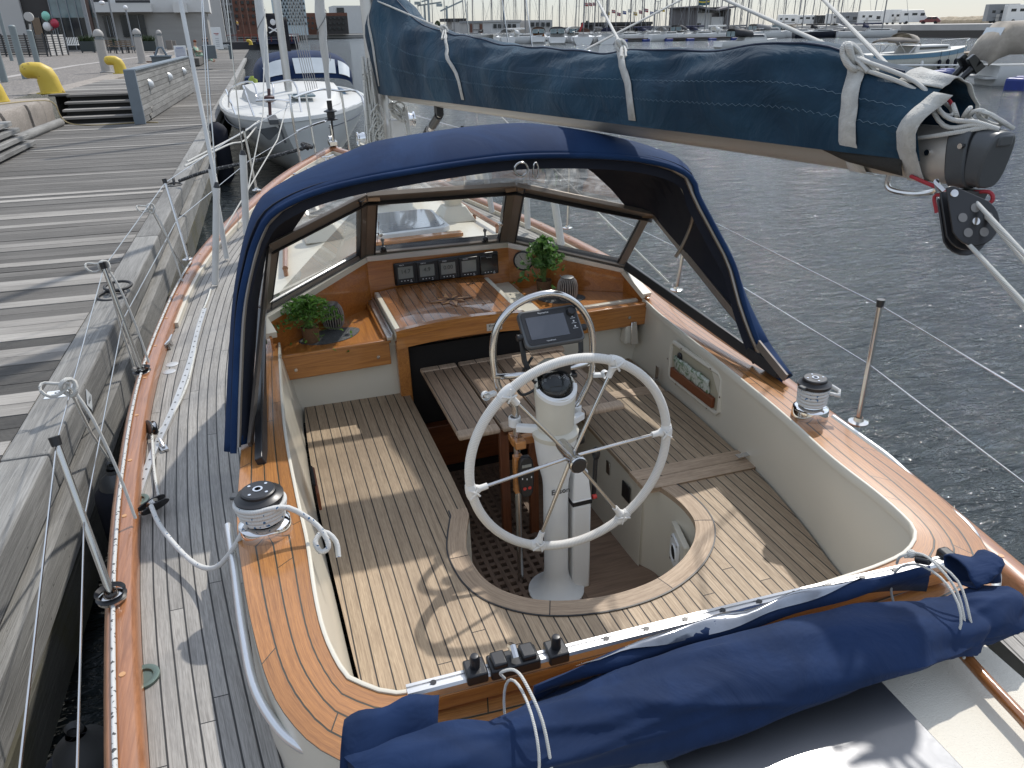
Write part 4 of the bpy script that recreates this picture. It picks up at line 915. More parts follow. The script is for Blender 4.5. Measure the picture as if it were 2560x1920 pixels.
# ---------------- rolled canvas bimini
RL = thing('rolled_bimini', 'rolled navy blue canvas sun cover tied across the stern end of the cockpit', 'canvas roll', (-.2, -1.42, .95))
RLp = [(x_, y_-.012, z_-.028, r_*.86) for x_, y_, z_, r_ in ((-.99, -1.395, 1.035, .062), (-.90, -1.405, 1.04, .075), (-.80, -1.425, 1.035, .082), (-.66, -1.44, 1.03, .083), (-.5, -1.445, 1.03, .092), (-.3, -1.45, 1.03, .098), (-.1, -1.455, 1.035, .100), (.1, -1.46, 1.035, .098), (.25, -1.47, 1.03, .092), (.36, -1.475, 1.025, .078), (.45, -1.475, 1.02, .076), (.55, -1.475, 1.02, .070), (.60, -1.475, 1.02, .060))]
pts = smoothpath(RLp, 16); m = MB(); rows = []; NR = 84; rc = random.Random(8)
CR = [(rc.uniform(0, 1), rc.uniform(0, 6.28), rc.uniform(-9, 9), rc.uniform(.04, .13), rc.uniform(.12, .28), rc.uniform(.6, 1.4)) for _ in range(46)]
for i, p in enumerate(pts):
    row = []; u = i/len(pts)
    for k in range(NR+1):
        a = 2*math.pi*k/NR; r = p[3]
        f = .09*math.sin(3*a+u*9)+.06*math.sin(5*a-u*23+1)+.03*math.sin(2*a+u*70)
        for cu, ca, sl, wu, hh, wd in CR:      # sharp creases: ridge lines running slantwise round the roll
            da = (a-ca-sl*(u-cu)+math.pi) % (2*math.pi)-math.pi
            f += hh*math.exp(-((u-cu)/wu)**2)*(math.exp(-abs(da)*7*wd)-.35*math.exp(-abs(da-.25)*6*wd))
        for c_, wd in ((.22, .022), (.84, .018)): f -= .30*math.exp(-abs((u-c_)/wd)**1.3)
        rr_ = r*(1+f*.6); row.append((p[0]+.01*math.sin(4*a+u*20), p[1]+rr_*math.cos(a)*1.12, p[2]+rr_*math.sin(a)*.85-.01))
    rows.append(row)
m.grid(rows); m.add(rows[0][:NR], [tuple(range(NR))]); m.add(rows[-1][:NR], [tuple(range(NR))[::-1]]); m.build('canvas', NAVY, RL, 60)
# flaps at both ends and a front fold with clear vinyl showing
m = MB(); rows = []
for i in range(14):
    t = i/13; x = -.985+.19*t; rows.append([(x-.006*k, -1.338-.017*k+.004*math.sin(i*.9+k*.3), 1.075+.012*math.sin(t*3.1)-.004*k-.0035*k*k*(.6+.4*t)+.004*math.sin(i*.8+k*.8)) for k in range(9)])
m.grid(rows); m.build('canvas_flap', NAVY, RL, 60, solid=.006)
m = MB(); rows = []
for i in range(30):
    t = i/29; x = -.60+1.05*t; w_ = math.sin(math.pi*t)**.7
    rows.append([(x, -1.375+.075*w_*(1-k/6)+.004*math.sin(i*.8+k), .985+.045*math.sin(math.pi*k/6)+.02*(1-k/6)*0+.05*(k/6)) for k in range(7)])
m.grid(rows); m.build('front_fold', NAVY, RL, 60, solid=.005)
m = MB(); rows = []
for i in range(30):
    t = i/29; x = -.50+.78*t; w_ = math.sin(math.pi*(t*.78/1.05+.095))**.7; e_ = math.sin(math.pi*t)**.5
    rows.append([(x, -1.375+.075*w_*(1-k/6)+.004*math.sin(i*.8+k), .985+.045*math.sin(math.pi*k/6)+.05*(k/6)+.008+.006*math.sin(i*.5+k)*e_) for k in [2.2+3.4*q/5*e_ for q in range(6)]])
m.grid(rows); m.build('clear_fold', simple('folded_clear_vinyl', (.26, .28, .32), .18, .6, .5, 9, coat=1), RL, 60)
m = MB(); rows = []
for i in range(12):
    t = i/11; rows.append([(.52+.10*t, -1.40+.045*math.cos(a)*(1-.1*t)+.01*math.sin(3*a+t*5), 1.035+.03*math.sin(a)+.008*math.sin(2*a+t*4)) for a in np.linspace(0, 2*math.pi, 17)])
m.grid(rows); m.build('canvas_end', NAVY, RL, 60, solid=.004)
m = MB()
for i0 in range(0, 40): x = .30-.0*i0
ST = simple('stitch_thread', (.35, .42, .55), .7)
for (xa, r_, lab_) in ((-.655, .095, 0), (.37, .092, 0)):
    ring_ = [(xa+.012*math.sin(a), -1.442+r_*1.16*math.cos(a)*.93, 1.025+r_*.93*math.sin(a)) for a in np.linspace(0, 2*math.pi, 26, endpoint=False)]
    m = MB(); m.tube(ring_, .003, 8, closed=True); m.tube(smoothpath([(xa, -1.345, 1.07), (xa-.012, -1.36, 1.105), (xa+.01, -1.38, 1.125), (xa+.02, -1.42, 1.128), (xa+.03, -1.49, 1.09), (xa+.03, -1.54, 1.0), (xa+.03, -1.55, .94)], 4), .0032, 8)
    if xa > 0: m.tube(smoothpath([(xa+.002, -1.36, 1.10), (xa+.02, -1.40, 1.125), (xa+.05, -1.47, 1.10), (xa+.045, -1.53, 1.03), (xa+.06, -1.55, .945)], 4), .0032, 8); m.sphere((xa+.006, -1.372, 1.118), .011, 8, 6)
    o = m.build('tie_cord', ROPEW, RL)
m = MB(); m.box((.385, -1.40, 1.118), (.022, .035, .016), rx=-.3, rz=.4); m.build('cord_lock', BLACK, RL, bevel=.004)
# ---------------- aft cabin top
m = MB(); rows = []
for y in np.linspace(-1.385, -3.2, 12):
    wl, wr = -.92+.08*(-1.4-y), .56-.06*(-1.4-y); rows.append([(wl-.03, y, .66)]+[(wl+(wr-wl)*k/10, y, .885+.02*(1-((k-5)/5)**2)+HEEL*(wl+(wr-wl)*k/10)) for k in range(11)]+[(wr+.03, y, .64)])
m.grid(rows); m.build('aft_cabin_top', CREAMN, YS, 40)
AHC = [hz(1640, 1845, .93), hz(2150, 1640, .93)]
BR = NT('brushed_aluminium'); v_ = BR.coord('Object'); n1 = BR.noise(BR.mapv(v_, (1, 1, 1)), 14, 4, .6, 2.5); n2 = BR.noise(BR.mapv(v_, (7, 90, 1), rot=(0, 0, .5)), 7, 3)
BR.set((.20, .205, .215), None, 1., Coat_Weight=.45, Coat_Roughness=.13); BR.put(BR.b.inputs['Roughness'], BR.mth('MULTIPLY_ADD', n1, .12, .48)); BR.bump(BR.mth('ADD', n2, n1), .05, .001); BR = BR.m
m = MB(); cx0, cx1, y0, y1 = -.372, .19, -1.45, -2.2
m.prism([(cx0, y0-.035), (cx1, y0), (cx1-.03, y1), (cx0-.03, y1)], .908, .925); m.build('aft_hatch', BR, YS, bevel=.002)
m = MB(); m.prism([(cx0-.012, y0-.03), (cx1+.012, y0+.01), (cx1-.018, y1), (cx0-.045, y1)], .885, .912); m.build('aft_hatch_frame', WHITEP, YS, bevel=.004)
rl = [hz(2330, 1545, .93), hz(2400, 1625, .935), hz(2480, 1715, .935), hz(2560, 1800, .935), hz(2700, 1960, .935)]
m = MB(); m.tube(smoothpath(rl, 4), .0145, 12); m.build('handrail', wood('glossy_rail', (.20, .07, .02), (.34, .14, .045), .2, 1, 1), YS)
# ---------------- deck fittings on the port side deck
def at_d(px, py, dz=.006):
    z = .7
    for i in range(30): q = hz(px, py, z); z = .5*z+.5*(sheer(q[1])+dz)
    return q
tk = [at_d(*p) for p in ((330, 1285), (352, 1225), (378, 1150), (400, 1100), (440, 1010), (475, 910), (495, 830), (512, 775))]
m = MB(); m.sweep(smoothpath([tuple(p) for p in tk], 4), [(-.016, 0), (-.014, .012), (.014, .012), (.016, 0)]); GT = m.build('genoa_track', simple('matt_aluminium', (.58, .58, .57), .4, .6), YS, 30)
m = MB(); P_ = resample(smoothpath([tuple(p) for p in tk], 4), 30)
for p in P_[1:]: m.lathe([(0, .0006), (.005, .0006)], 10, (p[0], p[1], p[2]+.0125))
m.split('track_hole', BLACK, GT)
def block(p, q, name='turning_block'):
    p, q = np.array(p), np.array(q); d = _n(q-p); c = (p+q)/2; a = math.atan2(d[1], d[0])
    m = MB(); 
    for s_ in (-1, 1): m.prism([(math.cos(t)*.058, math.sin(t)*.026) for t in np.linspace(0, 2*math.pi, 18, endpoint=False)], s_*.012-.003, s_*.012+.003, Matrix.Rotation(a, 3, 'Z')@Mr(62, 'X'), c+(0, 0, .035))
    b = m.build(name, BLACK, YS, bevel=.002)
    m = MB(); m.lathe([(.026, -.009), (.020, 0), (.026, .009)], 18, c+(0, 0, .035), Matrix.Rotation(a, 3, 'Z')@Mr(62, 'X')); m.tube([q+(0, 0, .03), q+d*.035+(0, 0, .02), q+d*.05+(0, 0, .01)], .008, 8); m.box(q+d*.05+(0, 0, .004), (.05, .03, .012), rz=a); m.split('sheave', STEEL, b)
    return b
block(at_d(365, 1060), at_d(402, 1112)); block(at_d(425, 1262), at_d(352, 1300))
m = MB(); m.tube(smoothpath([at_d(400, 1262, .03), at_d(386, 1180, .02), at_d(380, 1090, .03)], 4), .006, 8); m.tube(smoothpath([at_d(*p, .012) for p in ((395, 1080), (430, 1040), (468, 960), (487, 880), (500, 800), (520, 745), (527, 722))], 4), .0065, 8)
o = m.build('genoa_sheet', ROPEK, None, 60, loc=tuple(at_d(440, 1000))); tag(o, 'white rope with dark flecks lying along the perforated track on the side deck', 'rope')
for (px, py) in ((342, 1252), (357, 1693)):
    p = at_d(px, py, .010); m = MB(); m.lathe([(.045, -.004), (.045, 0), (.045, .004), (.036, .006), (.028, .004), (.026, -.002), (0, -.003)], 24, p); f_ = m.build('deck_filler', simple('bronze_green', (.16, .21, .18), .4, .7), YS)
for (px, py) in ((430, 912), (423, 930)):
    p = at_d(px, py, .002); m = MB(); m.lathe([(.034, 0), (.034, .004), (.030, .0055), (0, .0056)], 24, p); m.build('deck_plate', simple('matt_aluminium', (0, 0, 0)), YS)
def cleat(p, a, L=.16):
    M_ = Matrix.Rotation(a, 3, 'Z'); m = MB(); p = Vector(p)
    m.tube([p+M_@Vector((x, 0, z)) for x, z in ((-L/2, .045), (-L/4, .04), (0, .035), (L/4, .04), (L/2, .045))], [.006, .009, .011, .009, .006], 8)
    for s_ in (-1, 1): m.tube([p+M_@Vector((s_*L*.17, 0, 0)), p+M_@Vector((s_*L*.14, 0, .035))], [.014, .009], 8)
    return m.build('mooring_cleat', STEEL, YS)
q = at_d(425, 868); cleat(q, R(80)); 
p = at_d(420, 850); m = MB(); m.box(p, (.02, .17, .003), rz=-.1); m.build('chafe_plate', STEEL, YS)
cleat(at_d(778, 430), R(40), .12); cleat(at_d(820, 400), R(40), .2)
m = MB(); m.lathe([(.05, 0), (.05, .006), (.04, .012), (.02, .03), (.02, .05), (0, .06)], 16, at_d(738, 446)); m.build('deck_vent', STEEL, YS)
# ---------------- stanchions and lifelines
def stan(b, t, base=True):
    b, t = np.array(b), np.array(t); m = MB(); m.tube([b, t], [.0125, .0115], 10); S = m.build('stanchion', STEEL, YS)
    m = MB(); m.tube([t-(t-b)*.04, t+(t-b)*.015], [.015, .017], 10); m.build('stanchion_cap', BLACK, S)
    m = MB(); m.lathe([(.042, 0), (.042, .008), (.022, .014), (.018, .03)], 20, b); m.build('stanchion_base', STEEL, S)
    return b, t
def lift(b, dx, dy, h=.60): return (b[0]+dx, b[1]+dy, b[2]+h)
pb = [(-1.33, -2.3, .76), (-1.606, -.337, .745), (-1.695, 1.51, .735), (-1.545, 3.46, .80), (-.98, 5.3, .93)]
pt = [(-1.36, -2.2, 1.33), (-1.665, -.17, 1.235), (-1.755, 1.6, 1.30), (-1.60, 3.62, 1.36), (-1.0, 5.35, 1.5)]
sb = [(.86, -2.3, .66), (1.385, -.165, .655), (1.545, 1.69, .68), (1.44, 3.3, .745), (1.0, 4.9, .83)]
st_ = [(.88, -2.3, 1.25), (1.385, -.16, 1.225), (1.555, 1.60, 1.24), (1.46, 3.3, 1.30), (1.02, 4.95, 1.42)]
for b, t in zip(pb[1:], pt[1:]): stan(b, t)
for b, t in zip(sb[1:], st_[1:]): stan(b, t)
def wire(pts, r=.0028, name='lifeline', mt=STEEL): m = MB(); m.tube(pts, r, 6); return m.build(name, mt, YS)
for B, T in ((pb, pt), (sb, st_)):
    for k in (.97, .5): wire([tuple(np.array(b)*(1-k)+np.array(t)*k) for b, t in zip(B, T)]+[((-.42, 6.4, 1.62) if B is pb else (.28, 6.45, 1.6)) if k > .9 else ((-.45, 6.4, 1.32) if B is pb else (.30, 6.45, 1.3))])
# twisted white cord along the port rail
TW = rope('candy_cord', (.62, .62, .6), (.05, .05, .05), thr=.60)
m = MB(); m.tube([dk(xP(y)+.024, y, .073) for y in np.arange(-2.6, 3.4, .06)], .0065, 8); o = m.build('rail_cord', TW, None, 60, loc=(-1.6, 0, .7)); tag(o, 'thin black and white twisted cord running along the varnished dock side rail', 'rope')
for b in pb[1:3]: m = MB(); m.lathe([(.045, .012), (.034, .02), (.045, .03)], 20, b); m.build('cord_sheave', BLACK, YS)
# shroud tubes with wires
def shroud(b, t, r, top, wr=.0045, name='shroud_tube'):
    b, t, top = map(lambda q: np.array(q, float), (b, t, top)); m = MB(); m.tube([b, t], r, 12); S = m.build(name, simple('white_grey_tube', (.60, .61, .60), .4), YS)
    m = MB(); m.tube([t, t+_n(top-t)*.035], [r, r*.45], 12); m.build('tube_cap', BLACK, S)
    m = MB(); m.tube([t, top], wr, 6); m.build('shroud_wire', STEEL, S)
shroud((-1.36, 2.94, .74), (-1.225, 2.94, 1.39), .022, (-.35, 4.4, 9.0)); shroud((-1.28, 3.5, .77), (-1.265, 3.5, 1.43), .020, (-.3, 4.5, 8.5)); shroud((-1.12, 4.11, .80), (-1.035, 4.1, 1.43), .028, (-.25, 4.7, 12))
m = MB(); a_ = np.array((-1.225, 2.96, 1.40)); b_ = np.array(fy(464, 70, 3.3)); m.tube([a_, b_, a_+(b_-a_)*1.4], .014, 10); m.build('shroud_roller', simple('white_grey_tube', (0, 0, 0)), YS)
shroud((1.26, 3.0, .70), (1.15, 3.0, 1.37), .030, (.6, 4.4, 9.0)); shroud((1.16, 3.51, .73), (1.147, 3.5, 1.33), .026, (.5, 4.5, 8.5)); shroud((1.03, 4.11, .76), (.945, 4.1, 1.37), .026, (.45, 4.7, 12))
# a white rope from the hood area to the shroud (starboard) and crossing lines port
m = MB(); m.tube([(1.52, 1.75, .72), (1.30, 3.0, 1.2), (1.05, 4.3, 1.72)], .006, 6); o = m.build('preventer_line', ROPEW, None, loc=(1.3, 3, 1.2)); tag(o, 'white line seen through the right windshield pane running up from the toe rail', 'rope')
for a, b, c in (((-1.3, 4.0, .85), (-.7, 5.6, 1.35), (-.52, 6.3, 1.62)), ((-1.15, 4.3, .85), (-.8, 5.5, 1.6), (-.6, 6.3, 2.5))):
    m = MB(); m.tube([a, b, c], .006, 6); o = m.build('jib_line', ROPEW, None, loc=a); tag(o, 'thin white line rising from the foredeck toward the furled sail' if a[0] > -1.2 else 'white line running low from the bow railing back to the side deck', 'rope')
# pulpit
m = MB()
for pts in ([(-.47, 6.38, 1.0), (-.48, 6.4, 1.63), (-.42, 6.55, 1.66), (-.2, 7.0, 1.68), (-.04, 7.12, 1.69), (.12, 7.0, 1.67), (.3, 6.5, 1.63), (.30, 6.4, 1.0)], [(-.26, 6.8, 1.03), (-.27, 6.86, 1.66)], [(.14, 6.85, 1.0), (.13, 6.9, 1.66)], [(-.47, 6.4, 1.32), (-.25, 6.85, 1.33), (-.06, 7.05, 1.35)]):
    m.tube(smoothpath(pts, 4), .0125, 8)
m.build('pulpit', STEEL, YS)
# furled headsail with drum
m = MB(); fb = np.array((-.02, 6.98, 1.06)); ft = np.array((.10, 5.2, 13.)); d = _n(ft-fb)
m.tube([fb, fb+d*.3], .012, 8); m.lathe([(.03, 0), (.075, .01), (.078, .02), (.045, .03), (.045, .09), (.078, .10), (.075, .11), (.03, .13), (.03, .22)], 20, tuple(fb+d*.30)); FD = m.build('furling_drum', BLACK, YS)
SC = NT('furled_sailcloth'); nz = SC.noise(SC.mapv(SC.coord(), (3, 3, .8)), 4, 4); SC.set(SC.mix(nz, (.45, .45, .43), (.66, .66, .64)), .8); SC.bump(SC.noise(SC.mapv(SC.coord(), (6, 6, 2)), 4, 3), .5, .02); SC = SC.m
m = MB(); m.tube([fb+d*(.55+k*.1)+np.array((.005*math.sin(k*2), 0, 0)) for k in range(0, 60)], [.02+.035*min(1, k/9)+.004*math.sin(k*1.7) for k in range(60)], 12); fs = m.build('furled_headsail', SC, YS)
m = MB(); m.tube([fb+d*(.55+t)+np.array((.062*math.cos(t*14), .062*math.sin(t*14), 0)) for t in np.arange(.4, 5.5, .05)], .004, 5); m.build('furl_seam', simple('seam_grey', (.2, .2, .2), .8), fs)
m = MB(); m.box((-.03, 7.02, 1.10), (.09, .22, .05)); m.box((-.03, 7.0, 1.2), (.02, .12, .22)); m.lathe([(.045, -.03), (.03, 0), (.045, .03)], 14, (-.03, 7.12, 1.13), Mr(90, 'Y')); m.build('bow_fitting', STEEL, YS, bevel=.004)
m = MB(); m.tube(smoothpath([(-.42, 6.75, 1.09), (-.36, 6.7, 1.12), (-.30, 6.78, 1.10), (-.34, 6.84, 1.12), (-.4, 6.78, 1.14), (-.34, 6.72, 1.09)], 4), .022, 8); q0 = m
m.tube(smoothpath([(-.42, 6.76, 1.09), (-.9, 6.95, .98), (-1.5, 7.3, .85), (-1.85, 7.6, .72)], 5), .02, 8)
o = m.build('mooring_line', ROPED, None, loc=(-.42, 6.76, 1.09)); tag(o, 'thick black flecked mooring line from the bow cleat to the dock beam', 'rope')
# ---------------- mast, boom, sail cover (still part of the yacht)
A_ = np.array((.30, 4.62, 1.80)); B_E = CAM+ray(2425, 395)*2.30
BD = _n(B_E-A_); BL = np.linalg.norm(B_E-A_); BS = _n(np.cross(BD, (0, 0, 1))); BU = np.cross(BS, BD)
def bp_(t, s_=0, u=0): return A_+BD*BL*t+BS*s_+BU*u
m = MB(); prof = [(.048*math.sin(a), .072*math.cos(a)) for a in np.linspace(0, 2*math.pi, 20, endpoint=False)]
m.sweep([bp_(0), bp_(.5), bp_(.997)], prof); BM = m.build('boom', ALUB, YS, 50)
m = MB(); m.sweep([bp_(.3, .046, .025), bp_(.90, .046, .025)], [(-.004, -.010), (.005, -.010), (.005, .010), (-.004, .010)]); m.build('boom_track', simple('matt_aluminium', (0, 0, 0)), BM, 30)
m = MB()
for k in range(9): p = bp_(.45+.055*k, .0520, .025); m.lathe([(0, .001), (.005, .001)], 8, tuple(p), Matrix.Rotation(R(90), 3, 'Y'))
m.split('track_hole', BLACK, BM)
# end casting
m = MB(); e0 = .994; q = [(.052*math.copysign(abs(math.sin(a))**.6, math.sin(a)), .078*math.copysign(abs(math.cos(a))**.7, math.cos(a))) for a in np.linspace(0, 2*math.pi, 24, endpoint=False)]
m.sweep([bp_(e0), bp_(e0+.004, 0, .003), bp_(e0+.010, 0, .006)], q); m.sweep([bp_(e0+.010, 0, .004), bp_(1.009, 0, .004), bp_(1.013, 0, .0)], [(a*.93, b*.9) for a, b in q]); m.box(bp_(1.011, .0, .05), (.05, .05, .03)); ec = m.build('boom_end_casting', simple('grey_casting', (.075, .08, .085), .42, .2), BM, 35, bevel=.006)
m = MB(); m.tube([bp_(1.002, -.06, .035), bp_(1.002, .062, .035)], .007, 8); m.tube([bp_(.985, .044, .01), bp_(.985, .055, .01)], .008, 10); m.split('casting_pin', STEEL, ec)
m = MB(); m.prism([(-.012, -.035), (.02, -.035), (.03, .0), (-.02, .0)], -.025, .025, Matrix([[BD[i], BU[i], BS[i]] for i in range(3)]), bp_(1.004, 0, -.075)); m.build('casting_fork', simple('grey_casting', (0, 0, 0)), ec)
m = MB(); m.tube(smoothpath([bp_(.958, .0, -.068), bp_(.958, .0, -.10), bp_(.963, 0, -.112), bp_(.975, 0, -.11), bp_(.985, 0, -.095), bp_(.987, 0, -.07)], 4), .0075, 8); m.build('boom_eye', STEEL, BM)
TXs = [(proj(bp_(t, .05, .05))[0], t) for t in np.linspace(0, 1.02, 103)]
def tx(x): return float(np.interp(x, [q[0] for q in TXs], [q[1] for q in TXs]))
# sail cover: section heights solved so the ridge runs as wide folds of canvas over the flaked sail
def ytop(x): return float(np.interp(x, [858, 900, 1005, 1042, 1074, 1115, 1168, 1237, 1359, 1522, 1700, 1823, 1904, 1965, 2026, 2087, 2169, 2230, 2331, 2380], [-190, -120, 0, 41, 65, 77, 87, 104, 120, 129, 126, 119, 113, 108, 108, 119, 148, 166, 187, 199]))
def ridge(t):
    lo, hi = .08, 1.6
    for i in range(30):
        h = (lo+hi)/2; x, y = proj(bp_(t, 0, h)); 
        if y > ytop(x): lo = h
        else: hi = h
    return lo
ts = np.r_[np.linspace(-.05, .10, 12), np.linspace(.115, .30, 14), np.linspace(.32, .985, 66)]
rows = []; random.seed(3); HR = []
for i, t in enumerate(ts):
    h = ridge(max(t, .015)); HR.append(h)
    w_ = np.interp(t, [-.05, 0, .05, .2, .6, .93, .985], [.05, .12, .15, .13, .105, .082, .068])
    row = []; NN = 28
    for k in range(NN+1):
        a = k/NN; ang = -math.pi*.5+0; v = math.sin(math.pi*a)      # goes from port bottom over the ridge to starboard bottom
        s_ = -math.cos(math.pi*a); hh = .02+(h-.02)*(math.sin(math.pi*a)**.62)
        bul = 1+.25*math.sin(math.pi*min(1, hh/(h+.01)))*(1 if hh < h*.7 else .6)
        wr = .016*math.sin(t*38+a*9)+.010*math.sin(t*90-a*14+2)+.008*math.sin(t*55+a*31)
        if k in (0, NN): wr = 0
        fac = (abs(s_)**.8)*math.copysign(1, s_)
        row.append(bp_(t, fac*(w_*bul+wr*(.5+h)), hh+wr*.4*(1-abs(s_)) - (.0 if 0 < k < NN else .03)))
    rows.append(row)
m = MB(); m.grid(rows); m.add(rows[0], [tuple(range(NN+1))]); SCV = m.build('sail_cover', BOOMC, YS, 70)
def coverpt(t, a, out=.004):
    i = int(np.searchsorted(ts, t)); i = max(1, min(len(ts)-1, i)); f = (t-ts[i-1])/(ts[i]-ts[i-1]); r = [rows[i-1][k]*(1-f)+rows[i][k]*f for k in range(NN+1)]
    x = a*NN; k = min(NN-1, int(x)); p = r[k]*(1-(x-k))+r[k+1]*(x-k); c = bp_(t, 0, .12); return p+_n(p-c)*out
THR = simple('stitching', (.16, .24, .30), .7)
for a_, nm in ((.86, 'zigzag_seam'), (.95, 'zigzag_seam')):
    m = MB(); m.tube([coverpt(t, a_+(.004 if j % 2 else -.004), .001) for j, t in enumerate(np.linspace(.06, .975, 330))], .0006, 4); m.build(nm, THR, SCV)
m = MB(); m.tube([coverpt(t, .56, .003) for t in np.linspace(.10, .96, 90)], .0035, 6); m.build('cover_piping', simple('navy_piping', (.01, .02, .05), .6), SCV)
def strap(t0, a0, t1, a1, w, below=True):
    m = MB(); rw = []
    for k in range(12):
        f = k/11; t = t0+(t1-t0)*f; a = a0+(a1-a0)*f; rw.append([coverpt(t-w/2/BL, a, .006), coverpt(t+w/2/BL, a, .006)])
    if below:
        e_ = rw[-1]; rw.append([bp_(t1-w/2/BL, .052, -.045), bp_(t1+w/2/BL, .052, -.045)]); rw.append([bp_(t1-w/2/BL, .035, -.068), bp_(t1+w/2/BL, .035, -.068)]); rw.append([bp_(t1-w/2/BL, .0, -.076), bp_(t1+w/2/BL, 0, -.076)])
    m.grid(rw); return m.build('cover_strap', WEB, SCV, 60, solid=.002)
strap(tx(905), .62, tx(975), .99, .05, False); strap(tx(1122), .60, tx(1185), .99, .05, False); strap(tx(1548), .60, tx(1610), .99, .055, False); strap(tx(2118), .66, tx(2150), .985, .062)
strap(tx(2345), .74, tx(2300), .985, .055)
m = MB(); rw = [[coverpt(t, a, .006+.002*math.sin(a*30)) for t in (.962, .975, .9865)] for a in np.linspace(.10, .70, 30)]; m.grid(rw); m.build('cover_end_band', WEB, SCV, 60, solid=.003)
m = MB(); m.grid([[bp_(t, .062+.012*math.sin(math.pi*f), .03-.085*f*np.interp(t, [.90, .94, .975], [.15, .8, 1])) for t in np.linspace(.90, .975, 12)] for f in np.linspace(0, 1, 7)]); m.build('mesh_pocket', simple('black_mesh', (.03, .03, .028), .8, 0, .6, 260, .6, 260), SCV, 60, solid=.003)
m = MB(); m.box(bp_(tx(2030), .056, .025), (.02, .10, .025), rz=.1); m.build('track_car', BLACK, BM, bevel=.006)
# knots and lazy lines from the cover up to the mast
MT = np.array((.24, 4.72, 9.5))
def knot(p, r=.014, s_=1.):
    m = MB(); p = np.array(p)
    for k in range(3):
        ph = k*1.1; m.tube([p+s_*np.array((.022*math.cos(a+ph), .018*math.sin(a)*math.cos(ph), .026*math.sin(a+ph*.5))) for a in np.linspace(0, 2*math.pi, 14, endpoint=False)], r*.62*s_, 6, closed=True)
    return m
for t, a, t2, rr_ in ((tx(905), .55, tx(905), .006), (tx(1118), .57, tx(1122), .007), (tx(1545), .57, tx(1548), .008), (tx(2110), .64, tx(2115), .0085)):
    p = coverpt(t, a, .02); q = coverpt(t2+.01, .70, .012); m = knot(p, .012, 1.0 if t < .9 else 1.25)
    top = MT+(-.1, 0, 0); d = top-p; 
    if t > .9: d = CAM+ray(1770, -20)*4.5-p; 
    elif t > .6: d = CAM+ray(1488, -10)*5.2-p
    elif t > .33: d = CAM+ray(1092, -10)*6.5-p
    else: d = CAM+ray(914, -10)*7.2-p
    m.tube([p, p+d*.5, p+d*1.3], rr_*.9, 8); m.tube([p, (p+q)/2+(0, 0, .004), q], rr_*.9, 6); m.tube([p+(.01, 0, 0), (p+q)/2+(.015, -.01, .004), q+(.012, -.02, 0)], rr_*.9, 6)
    o = m.build('lazy_line', ROPEW, None, 60, loc=tuple(p)); tag(o, [q for k_, q in {0: 'knotted grey line nearest the mast holding up the sail cover', 1: 'second knotted line from the mast, looped to a webbing strap of the sail cover', 2: 'third knotted line from the mast with a frayed knot above the sail cover strap', 3: 'thick knotted line nearest the boom end, running to the upper edge of the picture'}.items() if k_ == sum(t > x_ for x_ in (tx(1000), tx(1300), tx(1800)))][0], 'rope')
p = bp_(.80, -.12, .3); d = CAM+ray(2050, -10)*4.-p
m = MB(); m.tube([bp_(.955, -.07, .14), p+d, p+d*2], .0075, 8); m.tube([bp_(.53, -.12, .2), CAM+ray(1740, -20)*5.6], .006, 6); o = m.build('lazy_line', ROPEW, None, loc=tuple(bp_(.84, -.09, .16))); tag(o, 'line rising behind the far side of the sail cover near the boom end', 'rope')
# outhaul tangle at the boom end
m = MB(); k0 = coverpt(tx(2110), .64, .02)
for dz, dy in ((0, 0), (-.022, .01)): m.tube(smoothpath([k0+(.0, 0, dz), coverpt(.972, .70, .012)+(0, 0, dz*.8), bp_(.99, .045, .10+dz), bp_(1.003, .03, .09+dz*.3), bp_(1.012, .01, .075)], 5), .0060, 8)
random.seed(11)
for k in range(6):
    c = bp_(.984+.005*k, .012-.006*k, .115-.005*k); m.tube([c+np.array((.021*math.cos(a+k), .020*math.sin(a*1+k*2), .016*math.sin(a+k*.7))) for a in np.linspace(0, 2*math.pi, 14, endpoint=False)], .0055, 6, closed=True)
m.tube(smoothpath([bp_(.96, .06, .035), bp_(.98, .06, .045), bp_(.995, .05, .062), bp_(1.008, .02, .08)], 4), .006, 6)
o = m.build('outhaul_line', ROPEW, None, 60, loc=tuple(bp_(.96, 0, .13))); tag(o, 'tangle of thick pale rope knotted on top of the grey boom end', 'rope')
m = MB(); m.tube(smoothpath([bp_(.978, .05, -.055), bp_(.99, .055, -.068), bp_(1.0, .03, -.085), bp_(1.012, .0, -.075), bp_(1.014, 0, -.10), bp_(1.006, .03, -.10), bp_(.992, .04, -.095), bp_(.994, .04, -.14)], 5), .005, 6)
m.tube(smoothpath([bp_(.975, -.02, .12), bp_(.982, .0, .14), bp_(.99, .02, .12)], 4), .005, 6); m.tube(smoothpath([bp_(.999, .03, -.09), bp_(1.002, .035, -.12), bp_(1.001, .03, -.14)], 4), .005, 6)
o = m.build('red_lashing', RED, None, 60, loc=tuple(bp_(.97, 0, -.1))); tag(o, 'thin red cord lashed under the grey boom end', 'cord')
